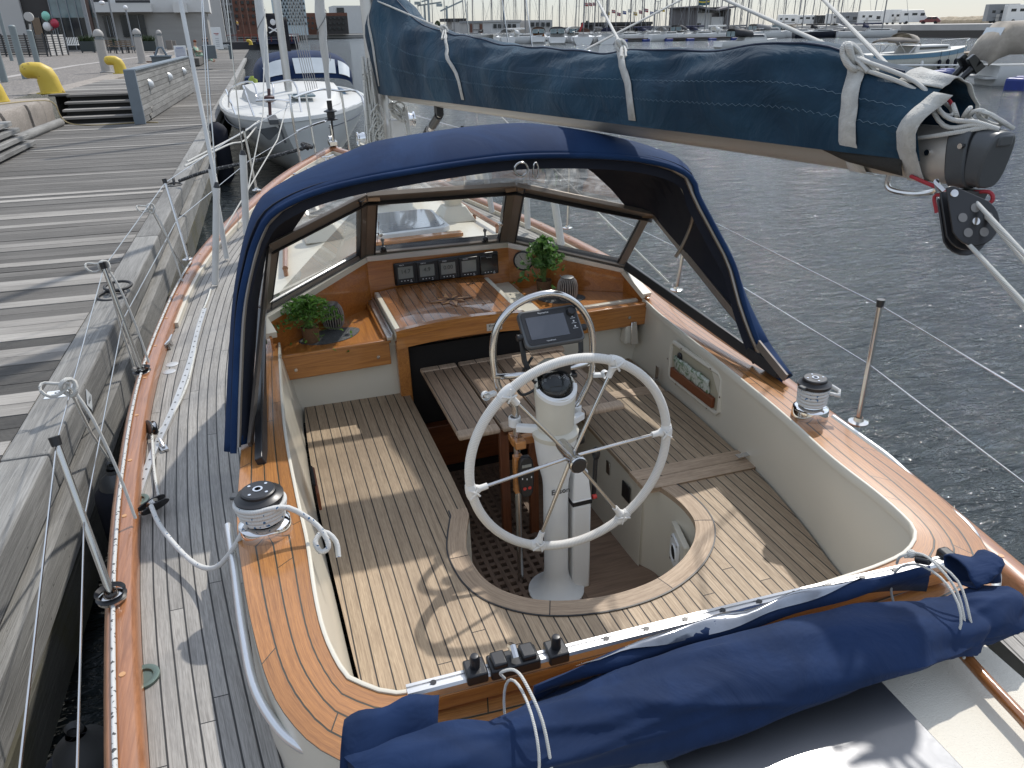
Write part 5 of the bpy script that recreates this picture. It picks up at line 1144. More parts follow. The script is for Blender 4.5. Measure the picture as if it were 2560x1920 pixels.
# main sheet block
bc = CAM+ray(2405, 540)*2.12
fwd = _n(np.array((.35, -.94, 0))); 
Mb = Matrix([[M3[i][0]*.92+M3[i][1]*-.0, M3[i][1], M3[i][2]] for i in range(3)])
def bpt(u, v, d=0): return bc+M3[:, 0]*u*1.0+M3[:, 1]*v+M3[:, 2]*d
Mb = Matrix([[M3[i][0], M3[i][1], M3[i][2]] for i in range(3)])
bo = [(-.05, .062), (-.042, .066), (-.032, .066)]+[(.018+.058*math.cos(a), -.018+.058*math.sin(a)) for a in np.linspace(R(75), R(-155), 14)]
m = MB(); 
for d_ in (-.045, -.015, .02): m.prism(bo if d_ > 0 else [(x+(.0)-d_*.35, y+d_*.25) for x, y in bo], d_-.003, d_+.003, Mb, bc)
BLK = m.build('mainsheet_block', BLACK, YS, bevel=.002)
m = MB(); 
for k in range(5): a = R(72*k+20); m.lathe([(0, .001), (.011, .001)], 14, tuple(bpt(.018+.032*math.cos(a), -.018+.032*math.sin(a), .0235)), Mb)
m.build('sheave_opening', simple('sheave_grey', (.22, .21, .20), .5), BLK)
m = MB()
for u, v in ((.018, -.018), (-.033, .048)): m.lathe([(0, .004), (.009, .003), (.010, 0)], 14, tuple(bpt(u, v, .0235)), Mb)
m.split('block_pin', STEEL, BLK)
m = MB(); m.tube([bpt(-.04, .062, -.01), bpt(-.055, .085, -.01), bp_(.987, 0, -.09)], .007, 8); m.build('block_shackle', STEEL, BLK)
m = MB()
for k, (ax, ay, bx_, by_, d0) in enumerate(((2432, 497, 2640, 720, -.01), (2440, 510, 2640, 745, -.03), (2388, 575, 2600, 800, -.01), (2400, 585, 2600, 815, -.03))):
    a = CAM+ray(ax, ay)*(2.12-d0); b = CAM+ray(bx_, by_)*(1.95-d0); m.tube([a, b, b+(b-a)*2], .0052, 8)
o = m.build('main_sheet', ROPEW, None, 60, loc=tuple(bc)); tag(o, 'four part white main sheet running down from the black block under the boom end', 'rope')
# mast with halyards, winches and vang
m = MB(); m.tube([(.20, 4.72, 1.05), (.24, 4.72, 14.)], .085, 20); MS = m.build('mast', ALU, YS)
m = MB(); m.lathe([(.055, 0), (.055, .18), (.06, .19)], 20, (.31, 4.50, 1.33)); m.box((.30, 4.49, 1.50), (.12, .11, .16)); mb_ = m.build('line_bin', simple('bin_white', (.62, .61, .58), .5), MS, bevel=.01)
m = MB(); m.lathe([(.055, .0), (.06, .06), (.05, .10), (.065, .11), (.065, .12)], 20, (.36, 4.60, 1.56), Matrix.Rotation(R(90), 3, 'Y')); m.build('mast_winch', CHROME, MS)
m = MB(); m.lathe([(.05, .0), (.055, .05), (.045, .08), (.06, .09), (.06, .10)], 20, (.05, 4.62, 1.42), Matrix.Rotation(R(-90), 3, 'Y')); m.build('mast_winch', CHROME, MS)
m = MB(); m.lathe([(.055, .0), (.06, .05), (.05, .08), (.065, .09), (.065, .10)], 20, (.28, 4.42, 1.20), Mx); m.build('mast_winch', CHROME, MS)
random.seed(5); m = MB()
for k in range(26):
    x = .075+rnd(-.05, .07); y = 4.58+rnd(-.07, .05); z1 = 1.75+rnd(-.1, .35); m.tube(smoothpath([(x+rnd(-.02, .02), y, 1.08+rnd(0, .1)), (x+rnd(-.03, .03), y+rnd(-.02, .02), 1.35), (x*.8+.03, y, z1)], 4), .0075, 6)
for k in range(7):
    cx_, cz_ = .11+rnd(-.03, .04), 1.62-.035*k; m.tube([(cx_+.045*math.cos(a)*(1+.1*k/7), 4.50+.01*math.sin(a*2), cz_+.09*math.sin(a)) for a in np.linspace(0, 2*math.pi, 16, endpoint=False)], .0065, 6, closed=True)
o = m.build('halyard_bundle', ROPEK, None, 60, loc=(.1, 4.55, 1.4)); tag(o, 'thick bundle of flecked halyards hanging down the port side of the mast', 'rope')
m = MB()
for k in range(7):
    c = (.30+rnd(-.03, .04), 4.44+rnd(-.02, .02), 1.66+rnd(-.05, .04)); ph = rnd(0, 3); m.tube([(c[0]+.055*math.cos(a+ph), c[1]+.02*math.sin(a*2), c[2]+.05*math.sin(a)) for a in np.linspace(0, 2*math.pi, 14, endpoint=False)], .008, 6, closed=True)
for k in range(4): m.tube(smoothpath([(.36+.01*k, 4.46, 1.68), (.375+.008*k, 4.45, 1.5), (.38+.006*k, 4.45, 1.35-.02*k)], 3), .0075, 6)
o = m.build('coiled_halyard', ROPEW, None, 60, loc=(.3, 4.45, 1.65)); tag(o, 'coil of pale rope stuffed in the white bin on the mast', 'rope')
va = fy(1050, 380, 4.3); vb = bp_(.215, 0, -.11)
va = np.array((.36, 4.55, 1.14)); vb = bp_(.235, 0, -.12)
m = MB(); m.tube([va, va*.25+vb*.75], .034, 12); VG = m.build('boom_vang', ALUB, YS); m = MB(); m.tube([va*.32+vb*.68, va*.26+vb*.74], .040, 12); m.tube([va*.18+vb*.82, va*.02+vb*.98], .032, 12); m.box(vb+(0, .02, .02), (.05, .09, .06)); m.split('vang_fitting', BLACK, VG)
m = MB(); m.tube([va*.3+vb*.7, vb], .024, 10); m.build('vang_rod', STEEL, VG)
# ---------------- things standing on the dash trays
def leafcluster(base, spread, n, size, seed, drop=.2, h=.10):
    rs = random.Random(seed); m = MB(); st = MB()
    for k in range(n):
        a = rs.uniform(0, 2*math.pi); r = abs(rs.gauss(0, .5))*spread[0]; z = h*(.35+rs.random()*.75)*(1-.45*(r/spread[0])**2)
        x = base[0]+r*math.cos(a)*1.0; y = base[1]+r*math.sin(a)*spread[1]/spread[0]; zz = base[2]+z-drop*max(0, r-spread[0]*.6)
        s_ = size*rs.uniform(.6, 1.25); d = Vector((rs.uniform(-1, 1), rs.uniform(-1, 1), rs.uniform(-.5, .9))).normalized(); u = d.cross(Vector((rs.uniform(-1, 1), rs.uniform(-1, 1), rs.uniform(-1, 1)))).normalized(); nn_ = d.cross(u)
        c = Vector((x, y, zz)); P = [c-d*s_*.6, c-d*s_*.1+u*s_*.42+nn_*s_*.1, c+d*s_*.35+u*s_*.3+nn_*.1*s_, c+d*s_*.7-nn_*s_*.15, c+d*s_*.35-u*s_*.3+nn_*.1*s_, c-d*s_*.1-u*s_*.42+nn_*s_*.1, c+nn_*-.04*s_]
        m.add(P, [(0, 1, 6), (1, 2, 6), (2, 3, 6), (3, 4, 6), (4, 5, 6), (5, 0, 6)])
        if k % 5 == 0: st.tube([(base[0]+rs.uniform(-.01, .01), base[1]+rs.uniform(-.01, .01), base[2]-.01), (x*.5+base[0]*.5, y*.5+base[1]*.5, zz+.01), (x, y, zz)], .0013, 4)
    return m, st
def leafmat(name, a, b):
    s = NT(name); n = s.noise(s.coord(), 40, 3); s.set(s.mix(s.ramp(n, .35, .65), a, b), .45, Subsurface_Weight=.0)
    tl = s.n('BsdfTranslucent'); tl.inputs[0].default_value = tuple(x*1.6 for x in b)+(1,); mx = s.n('MixShader'); mx.inputs[0].default_value = .3; s.l(s.b.outputs[0], mx.inputs[1]); s.l(tl.outputs[0], mx.inputs[2]); s.l(mx.outputs[0], s.out.inputs[0]); return s.m
HERB = leafmat('parsley_leaf', (.045, .12, .018), (.11, .24, .04)); BASIL = leafmat('basil_leaf', (.035, .10, .02), (.12, .23, .06)); STEM = simple('green_stem', (.14, .22, .06), .6)
POT = simple('woven_pot', (.16, .085, .04), .8, 0, .35, 90, .6, 120)
def oval_mat(c, rx, ry, rz, label):
    m = MB(); P = [(rx*math.cos(a)*(1+.05*math.sin(3*a)), ry*math.sin(a)*(1-.08*math.cos(2*a))) for a in np.linspace(0, 2*math.pi, 30, endpoint=False)]
    m.prism(P, 0, .003, Matrix.Rotation(rz, 3, 'Z'), c); o = m.build('placemat', MATM, None, loc=tuple(c)); tag(o, label, 'placemat'); return o
s = NT('woven_mat'); vn = s.n('TexVoronoi'); s.l(s.mapv(s.coord(), (1, 1, 1)), vn.inputs['Vector']); vn.inputs['Scale'].default_value = 260; s.set(s.mix(s.ramp(vn.outputs['Distance'], .2, .6), (.02, .022, .025), (.11, .115, .12)), .7); s.bump(vn.outputs['Distance'], .5, .002); MATM = s.m
oval_mat((-.735, 1.385, .8325), .165, .095, R(12), 'oval dark woven placemat under the parsley pot on the port tray')
oval_mat((.635, 1.50, .8175), .15, .095, R(-28), 'oval dark woven placemat under the basil pot on the starboard tray')
def plant(c, label, mat_, seed, spread, n, size, h, drop):
    t = thing('potted_herb', label, 'plant', c)
    m = MB(); m.lathe([(0, .001), (.040, .001), (.047, .085), (.043, .085), (.042, .075), (0, .075)], 20, c); m.build('pot', POT, t, 40)
    l, st = leafcluster((c[0], c[1], c[2]+.085), spread, n, size, seed, drop, h); l.build('foliage', mat_, t, 0); st.build('stems', STEM, t)
plant((-.835, 1.345, .836), 'bushy parsley in a brown woven pot on the port tray', HERB, 1, (.175, .125), 1000, .018, .15, .55)
plant((.575, 1.61, .821), 'tall basil in a brown woven pot on the starboard tray', BASIL, 2, (.15, .11), 330, .034, .24, .5)
def lantern(c, label):
    t = thing('lantern', label, 'lantern', c); m = MB(); n = 26
    for k in range(n):
        a = 2*math.pi*k/n
        pr = [(.036, .0), (.052, .02), (.058, .05), (.058, .085), (.050, .115), (.034, .135)]
        P = [np.array((c[0]+r*math.cos(a), c[1]+r*math.sin(a), c[2]+z)) for r, z in pr]; m.tube(smoothpath(P, 3), .0028, 5)
    m.build('lantern_slats', simple('whitewashed_wicker', (.34, .31, .29), .7, 0, .3, 60), t)
    m = MB(); m.lathe([(0, 0), (.03, 0), (.045, .02), (.048, .085), (.03, .125), (0, .125)], 20, c); m.build('lantern_core', simple('dark_core', (.02, .018, .018), .5), t)
    m = MB(); m.lathe([(.036, .132), (.038, .14), (.028, .144), (.0, .143)], 20, c); m.tube([(c[0]-.035, c[1], c[2]+.135), (c[0]-.04, c[1]+.02, c[2]+.15)], .003, 5); m.build('lantern_lid', GREYP, t)
lantern((-.70, 1.50, .836), 'striped wicker lantern behind the parsley pot'); lantern((.66, 1.445, .821), 'striped wicker lantern beside the tall basil')
# fenders hanging between hull and dock
FND = simple('fender_cover', (.010, .012, .022), .9, 0, .3, 10, .3, 200)
def fender(px, py, y, h, r, label, eye=GREYP):
    c = (xP(y)-r-.03, y, sheer(y)-.28+.0)
    z0 = c[2]; t = thing('fender', label, 'fender', (c[0], c[1], z0-h), 'fenders hanging on the dock side')
    m = MB(); m.lathe([(0, -h), (r*.6, -h+.02), (r, -h+.1), (r, -.09), (r*.96, -.05), (r*.6, -.01)], 24, c); m.build('fender_body', FND, t)
    m = MB(); m.lathe([(r*.7, -.02), (r*.6, .02), (r*.28, .05), (.03, .07)], 18, c); m.lathe([(.018, -.014), (.028, 0), (.018, .014)], 14, (c[0], c[1], c[2]+.09), Mx); m.build('fender_eye', eye, t)
    return c
fs = [fender(0, 0, -.52, .75, .125, 'large black fender nearest the camera in the dark gap', RUBBER), fender(0, 0, 1.12, .62, .115, 'navy covered fender with a pale grey eye, second from the camera', GREYP), fender(0, 0, 2.05, .6, .105, 'navy covered fender with a black eye, third from the camera', RUBBER), fender(0, 0, 3.75, .6, .10, 'dark round fender farthest forward in the gap', RUBBER)]
for c, sp, l in ((fs[1], pt[1], 'pale grey rope knotted at the nearest dock side lifeline, hanging to a fender'), (fs[2], pt[2], 'pale grey rope looped in a bow over the middle dock side stanchion'), (fs[3], (-1.66, 3.0, 1.30), 'small bow of grey rope tied on the lifeline past the middle stanchion')):
    m = MB(); s_ = np.array(sp)+(0, .3 if sp is pt[1] else .02, -.02); e = np.array((c[0], c[1], c[2]+.11))
    if sp is pt[1]: s_ = np.array(pt[1])*.80+np.array(pt[2])*.20
    m.tube([s_+np.array((-.042*math.cos(a)-.04, .01*math.sin(a)+.012*math.sin(2*a), .018*math.sin(a)+.018*math.cos(a)**2)) for a in np.linspace(0, 2*math.pi, 16, endpoint=False)], .0055, 6, closed=True)
    m.tube([s_+np.array((.022*math.cos(a), .01*math.sin(2*a), .03*math.sin(a))) for a in np.linspace(0, 2*math.pi, 12, endpoint=False)], .008, 6, closed=True)
    m.tube([s_, (s_+e)/2+(-.01, 0, 0), e], .0055, 6); m.tube(smoothpath([s_+(.01, 0, 0), s_+(.05, -.03, -.12), s_+(.08, -.05, -.32), s_+(.10, -.09, -.50)], 4), .0055, 6)
    o = m.build('fender_rope', ROPEW, None, 60, loc=tuple(s_)); tag(o, l, 'rope')
# ================================================================ level the yacht into the true frame
T4 = Matrix.Translation(Vector(CAM))@Matrix([list(r)+[0] for r in (N3@M3.T)]+[[0, 0, 0, 1]])@Matrix.Translation(-Vector(CAM))
for o in list(col.objects):
    if o.parent is None and o.type in ('MESH', 'EMPTY') and o.name != 'water' and not o.get('kind') == 'structure': o.matrix_world = T4@Matrix.LocRotScale(o.location, o.rotation_euler, None)
M3 = N3
# ================================================================ BOARDWALK AND QUAY (dock frame: a = metres inland from the dock edge, b = metres along it)
DZ, QZ = .6, 1.1
ANG = math.atan(.033)
def D(a, b, z=0): return (-2.05-a*math.cos(ANG)+b*math.sin(ANG), b*math.cos(ANG)+a*math.sin(ANG), z)
def AB(x, y, z):
    p = fz(x, y, z); u = p[0]+2.05; v = p[1]; return (-(u*math.cos(ANG)-v*math.sin(ANG)), u*math.sin(ANG)+v*math.cos(ANG))
def dbox(m, a0, a1, b0, b1, z0, z1):
    c = D((a0+a1)/2, (b0+b1)/2, (z0+z1)/2); return m.box(c, (abs(a1-a0), abs(b1-b0), z1-z0), rz=-ANG)
def weathered(name, c1, c2, ax, rough=.85, ribs=0, moss=None, knots=True):
    s = NT(name); v = s.mapv(s.coord(), (1, 1, 1), rot=(0, 0, ANG)); sc = [70, 70, 70]; sc[ax] = 1.6
    oi = s.n('Attribute', attribute_name='tint'); 
    v2 = s.n('VectorMath', operation='ADD'); s.l(v, v2.inputs[0]); s.l(s.mth('MULTIPLY', oi.outputs['Fac'], 17.), v2.inputs[1])
    g = s.noise(s.mapv(v2.outputs[0], tuple(sc)), 1., 6, .65, 2.2); g0 = s.noise(s.mapv(v2.outputs[0], tuple(3. if i != ax else .8 for i in range(3))), 1.3, 3)
    g = s.ramp(s.mth('MULTIPLY_ADD', g0, .45, s.mth('MULTIPLY', g, .62)), .32, .72)
    c = s.mix(g, c1, c2)
    hs = s.n('HueSaturation'); s.l(c, hs.inputs['Color']); s.l(s.mth('MULTIPLY_ADD', oi.outputs['Fac'], .5, .75), hs.inputs['Value']); c = hs.outputs[0]
    h = g
    if knots:
        vo = s.n('TexVoronoi'); s.l(s.mapv(v2.outputs[0], tuple(5. if i != ax else 1.5 for i in range(3))), vo.inputs['Vector']); kn = s.ramp(vo.outputs['Distance'], .02, .10); c = s.mix(kn, tuple(x*.35 for x in c1), c)
    if moss: c = s.mix(s.mth('MULTIPLY', s.ramp(s.noise(v, 1.7, 5, .7), .45, .7), .7), c, moss)
    s.set(c, rough)
    if ribs:
        sep = s.n('SeparateXYZ'); s.l(v, sep.inputs[0]); w_ = s.mth('SINE', s.mth('MULTIPLY', sep.outputs[1], 2*math.pi/ribs)); 
        s.set(s.mix(s.ramp(w_, -.6, .2), tuple(x*.25 for x in c1), c)); h = s.mth('MULTIPLY_ADD', s.ramp(w_, -.6, .2), 2., g)
    s.bump(h, .6, .004); MATS[name] = s.m; return s.m
WL = weathered('light_weathered_board', (.17, .158, .142), (.33, .312, .285), 0)
WD = weathered('dark_weathered_board', (.062, .057, .051), (.145, .137, .125), 0)
WR = weathered('ribbed_dark_board', (.075, .070, .064), (.15, .143, .13), 0, ribs=.0125, knots=False)
WB_ = weathered('grey_dock_beam', (.11, .107, .10), (.275, .27, .255), 1)
WM = weathered('mossy_beam', (.06, .06, .05), (.15, .145, .125), 1, moss=(.075, .068, .022))
def tint(o, vals):
    at = o.data.attributes.new('tint', 'FLOAT', 'POINT'); at.data.foreach_set('value', vals)
def boards(name, mats, segs, kind=None, parent=None):
    # segs: list of (a0, a1, b0, b1, z0, z1, matindex)
    m = MB(); vals = []
    for a0, a1, b0, b1, z0, z1, mi in segs: m.cm = mi; dbox(m, a0, a1, b0, b1, z0, z1); vals += [random.random()]*8
    o = m.build(name, mats, parent, 0, kind=kind)
    # verts may merge only within a board: recompute per-vertex values from position along b
    me = o.data; n = len(me.vertices)
    if n == len(vals): tint(o, vals)
    else: tint(o, [math.modf(abs(math.sin(v.co.y*7.13)*43758))[0] for v in me.vertices])
    return o
random.seed(21)
near = 'DDDLLDLLLDDLDDLL'
segs = []; b = 1.74; i = 0
bb = 1.74
typ = {'L': 0, 'D': 1, 'R': 2}
seq = list('RRRLLRLLLDDLDDLLDDDLDDDLLDDDDDLDDLLDDDDDLDLDDDD')
while bb < 90:
    t = seq[i] if i < len(seq) else random.choice('LDDDDL' if random.random() < .5 else 'DDD'); aw = 3.35-.0*bb
    if bb < 50: segs.append((.21, 3.42 if bb < 24 else 3.2, bb, bb+.134, DZ-.05, DZ+random.uniform(-.002, .002)-(.004 if t != 'L' else 0), typ[t]))
    else: segs.append((.21, 3.4, bb, bb+.56, DZ-.05, DZ, typ[t])); bb += .42
    bb += .141; i += 1
bb = 1.74-.141
for t in 'LLRRLDDLRRLLDRLLDDLRRLLDDLLRRL':
    segs.append((.21, 3.42, bb, bb+.134, DZ-.05, DZ-(.004 if t != 'L' else 0), typ[t])); bb -= .141
boards('boardwalk', [WL, WD, WR], segs, kind='structure')
bx = MB(); dbox(bx, .25, 3.3, -4, 95, DZ-.12, DZ-.075); bx.build('boardwalk_underside', DARKIN, None, 0, kind='structure')
# edge beams, each a separate timber
bl = [(-3.2, .95), (.96, 5.1), (5.11, 8.9), (8.91, 13.5), (13.52, 18.2), (18.22, 24), (24.05, 31), (31.05, 40), (40.1, 60)]
for k, (b0, b1) in enumerate(bl):
    o = boards('dock_edge_beam', [WB_], [(.0, .20, b0, b1, DZ-.17, DZ+.012, 0)]); md = o.modifiers.new('b', 'BEVEL'); md.width = .012; md.segments = 2
    tag(o, ['heavy grey edge beam of the dock nearest the camera at the left border', 'grey edge beam of the dock carrying the black rings and the number plate', 'grey edge beam of the dock beside the second rope bow', 'grey edge beam beside the foredeck of the near yacht', 'pale edge beam just before the bow of the moored white yacht', 'edge beam alongside the cabin of the moored white yacht', 'edge beam past the stern of the white yacht', 'distant edge beam beside the open part of the boardwalk', 'farthest visible edge beam of the boardwalk'][k], 'beam', 'timber beams along the dock edge')
for k, (z0, z1, a0, a1) in enumerate(((DZ-.44, DZ-.24, -.035, .13), (DZ-.75, DZ-.50, -.02, .15))):
    o = boards('fender_beam', [WM if k else WB_], [(a0, a1, -3.5+17*j, 13.4+17*j, z0, z1, 0) for j in range(3)]); tag(o, ['second timber rail below the dock edge beam, facing the yacht', 'lowest mossy timber rail of the dock just above the water'][k], 'beam')
for j in range(8):
    m = MB(); b_ = -1.6+2.9*j; m.tube([D(.22, b_, -1.2), D(.22, b_, DZ-.2)], .13, 12); o = m.build('dock_pile', WM, None, 60, loc=D(.22, b_, -.4)); tint(o, [.5]*len(o.data.vertices)); tag(o, 'round mossy timber pile under the dock edge', 'pile', 'timber piles under the dock edge')
# mooring rings, number plates
def ringset(a, b, n_, lb):
    m = MB(); 
    for k, (da, db, r, zz) in enumerate(((.0, 0, .085, .02), (.05, .13, .085, .05))[:n_]): c = D(a+da*0-.03*k, b+db, DZ+zz); m.tube([(c[0]+r*1.05*math.cos(t), c[1]+r*math.sin(t), c[2]+.008*math.sin(t)) for t in np.linspace(0, 2*math.pi, 24, endpoint=False)], .0105, 8, closed=True)
    c = D(a, b+.07, DZ+.01); m.tube([(c[0], c[1]-.05, c[2]), (c[0], c[1]-.045, c[2]+.06), (c[0], c[1], c[2]+.085), (c[0], c[1]+.045, c[2]+.06), (c[0], c[1]+.05, c[2])], .012, 8)
    o = m.build('mooring_ring', simple('dark_iron', (.05, .05, .052), .6, .4), None, 60, loc=D(a, b, DZ)); tag(o, lb, 'mooring ring')
q = AB(290, 745, DZ); ringset(.11, q[1], 2, 'pair of dark iron rings lying on the edge beam near the middle stanchion')
q = AB(435, 466, DZ); ringset(.11, q[1], 1, 'dark iron ring with a rope end on the edge beam beside the shroud tubes')
PLW = simple('enamel_white', (.68, .71, .72), .35); NUM = simple('number_black', (.03, .03, .04), .5)
q = AB(152, 984, DZ+.014); c = D(.105, q[1], DZ+.0135)
m = MB(); m.box(c, (.115, .09, .003), rz=-ANG); o = m.build('number_plate', PLW, None, 0, loc=c); tag(o, 'white enamel plate reading 66 on top of the dock edge beam', 'sign')
XA, YA = (-math.cos(ANG), math.sin(ANG), 0), (math.sin(ANG), math.cos(ANG), 0)
text('66', .062, TM((c[0], c[1], c[2]+.0019), tuple(-np.array(YA)), tuple(-np.array(XA))), 'plate_number', NUM, o, .0004)
m = MB(); q = fx(220, 1022, D(0, 1.2)[0]+.004); c = D(-.004, float(q[1]), DZ-.08); Md = Matrix([[0, 0, 1], [1, 0, 0], [0, 1, 0]])
m.prism([(.065, 0), (0, .065), (-.065, 0), (0, -.065)], 0, .003, Md, c); o = m.build('berth_sign', PLW, None, 0, loc=c); tag(o, 'white diamond sign reading GÄST on the side face of the edge beam', 'sign')
text('GÄST', .030, TM((c[0]+.0034, c[1], c[2]), (0, 1, 0), (0, 0, 1)), 'sign_text', NUM, o, .0004)
# quay: granite wall and paving
G = NT('granite_block'); v = G.coord(); n1 = G.noise(v, 55, 4, .7); n2 = G.noise(v, 1.6, 4, .6); 
G.set(G.mix(G.ramp(n1, .35, .65), (.19, .165, .14), (.36, .32, .28)), .9); cc_ = G.mix(G.mth('MULTIPLY', G.ramp(n2, .5, .75), .55), G.b.inputs['Base Color'].links[0].from_socket, (.13, .115, .10)); G.l(cc_, G.b.inputs['Base Color']); G.bump(n1, .6, .01); G = G.m
def qedge(b): return float(np.interp(b, [-5, 12, 18, 26, 34, 95], [3.42, 3.40, 3.25, 3.02, 3.05, 3.4]))
bs = [-4, 0, 4, 8, 11, 13.4, 14.9, 16.6]; m_i = 0
for k in range(len(bs)-1):
    m = MB(); b0, b1 = bs[k]+.008, bs[k+1]-.008; a0 = qedge((b0+b1)/2); 
    rows = []
    for j in range(7):
        b_ = b0+(b1-b0)*j/6; rows.append([D(a0+.02*math.sin(b_*5+z*9)*.6-(.03 if z < QZ-.1 else 0), b_, z) for z in (DZ-.3, DZ, DZ+.2, QZ-.12, QZ-.03)]+[D(a0+.03, b_, QZ), D(a0+.75, b_, QZ)])
    m.grid(rows); m.add(rows[0], [tuple(range(7))]); m.add(rows[-1], [tuple(range(7))]); o = m.build('quay_stone', G, None, 30, bevel=.01); tag(o, ['granite quay block out of the left border', 'granite quay block at the left border', 'rough granite quay block above the slatted seat', 'granite quay block left of the slatted seat end', 'large pinkish granite block of the quay wall above the slatted seat', 'granite block of the quay wall with a vertical joint', 'granite corner block of the quay beside the wooden steps'][k], 'stone block', 'granite blocks of the quay wall')
bs = [17.9, 20.5, 23.5, 27, 32, 38, 46, 60, 90]
for k in range(len(bs)-1):
    m = MB(); b0, b1 = bs[k]+.01, bs[k+1]-.01; a0 = qedge(b0); a1 = qedge(b1); sb_ = .25 if b0 < 24 else 0
    rows = [[D(a+sb_-.02, b_, DZ-.3), D(a+sb_-.02, b_, QZ-.04), D(a+sb_+.02, b_, QZ+.004), D(a+.8, b_, QZ+.004)] for a, b_ in ((a0, b0), ((a0+a1)/2, (b0+b1)/2), (a1, b1))]
    m.grid(rows); o = m.build('quay_stone', G, None, 30); tag(o, 'granite coping stone of the quay beyond the wooden steps', 'stone block', 'granite coping stones beyond the steps')
CB = NT('cobble_paving'); v = CB.coord(); vo = CB.n('TexVoronoi', feature='DISTANCE_TO_EDGE'); CB.l(CB.mapv(v, (1, 1, 1)), vo.inputs['Vector']); vo.inputs['Scale'].default_value = 8.5; vc_ = CB.n('TexVoronoi'); CB.l(v, vc_.inputs['Vector']); vc_.inputs['Scale'].default_value = 8.5
e = CB.ramp(vo.outputs['Distance'], .02, .12); nb = CB.noise(v, .8, 4); sepc = CB.n('SeparateColor'); CB.l(vc_.outputs['Color'], sepc.inputs[0])
c = CB.mix(CB.mth('MULTIPLY_ADD', sepc.outputs[0], .6, CB.mth('MULTIPLY', nb, .4)), (.15, .133, .118), (.27, .243, .215)); c = CB.mix(e, (.10, .095, .09), c); CB.set(c, .9); CB.bump(e, .5, .01)
m = MB(); bsq = np.linspace(-6, 120, 60); m.grid([[D(qedge(b_)+.72, b_, QZ-.006), D(60, b_, QZ-.006)] for b_ in bsq]); m.build('quay_paving', CB.m, None, 0, kind='structure')
kl = [AB(x, y, QZ) for x, y in ((0, 198), (200, 163), (390, 138))]
m = MB(); m.grid([[D(a, b_, QZ), D(a+.35, b_, QZ)] for a, b_ in [(kl[0][0]+.3, kl[0][1]-14)]+kl+[(kl[2][0], 110)]]); m.build('drain_strip', simple('pale_strip', (.36, .335, .31), .85), None, 0, kind='structure')
# wooden steps and platform
ST_ = thing('wooden_steps', 'wide wooden steps with dark open risers between the quay and the slatted wall', 'steps', D(2.3, 16.8, DZ))
aL, aR = 3.05, 1.35
for k in range(4):
    z = DZ+.125*(k+1); b_ = 16.2+.34*k
    seg = [(aR, aL+.05, b_, b_+.38, z-.04, z, 0)]; o = boards('step_tread', [WL if k < 3 else WD], seg, parent=None); o.parent = ST_; o.location = -Vector(ST_.location); 
m = MB(); 
for k in range(4): z = DZ+.125*(k+1); b_ = 16.27+.34*k; dbox(m, aR, aL, b_, b_+.03, z-.125, z-.04)
o = m.build('step_riser', simple('dark_riser', (.022, .022, .02), .8), None, 0); o.parent = ST_; o.location = -Vector(ST_.location)
segs = []; bb = 17.6
while bb < 23.6: segs.append((aR, qedge(bb)+.28, bb, bb+.135, QZ-.04, QZ+.002, random.choice((0, 1, 1)))); bb += .141
boards('upper_platform', [WL, WD], segs, kind='structure')
# slatted parapet wall with round lamps
p0 = AB(364, 309, DZ); p1 = AB(487, 230, DZ)
PW = thing('slatted_wall', 'grey slatted timber wall with a steel end plate and three round bulkhead lamps', 'wall', D(*p0, DZ))
def wallpt(t, side, z): a = p0[0]+(p1[0]-p0[0])*t; b_ = p0[1]+(p1[1]-p0[1])*t; return Vector(D(a+side, b_, z))
HT = 1.02
for k in range(9):
    z0 = DZ+.02+k*.113; m = MB(); P = [wallpt(t, s_, z) for t in (0, 1) for s_, z in ((0, z0), (.13, z0), (.13, z0+.104), (0, z0+.104))]
    m.add(P, [(0, 1, 2, 3), (7, 6, 5, 4), (0, 4, 5, 1), (1, 5, 6, 2), (2, 6, 7, 3), (3, 7, 4, 0)]); o = m.build('wall_slat', WB_, PW, 0); tint(o, [random.random()]*len(o.data.vertices))
m = MB(); P = [wallpt(t, s_, z) for t in (-.003, 1) for s_, z in ((-.03, DZ+HT), (.20, DZ+HT), (.20, DZ+HT+.03), (-.03, DZ+HT+.03))]; m.add(P, [(0, 1, 2, 3), (7, 6, 5, 4), (0, 4, 5, 1), (1, 5, 6, 2), (2, 6, 7, 3), (3, 7, 4, 0)]); m.build('wall_cap', simple('blue_grey_steel', (.16, .19, .215), .5, .2), PW, 0)
m = MB(); P = [wallpt(t, s_, z) for t in (-.012, -.002) for s_, z in ((-.02, DZ), (.19, DZ), (.19, DZ+HT+.02), (-.02, DZ+HT+.02))]; m.add(P, [(0, 1, 2, 3), (7, 6, 5, 4), (0, 4, 5, 1), (1, 5, 6, 2), (2, 6, 7, 3), (3, 7, 4, 0)]); m.build('end_plate', simple('blue_grey_steel', (0, 0, 0)), PW, 0)
for t in (.15, .48, .80):
    c = wallpt(t, -.0, DZ+.68); m = MB(); m.lathe([(.0, .10), (.05, .09), (.10, .05), (.125, .0)], 18, tuple(c), Matrix.Rotation(R(90), 3, 'Y')); o = m.build('wall_lamp', simple('pale_lamp', (.55, .56, .56), .35, .3), PW)
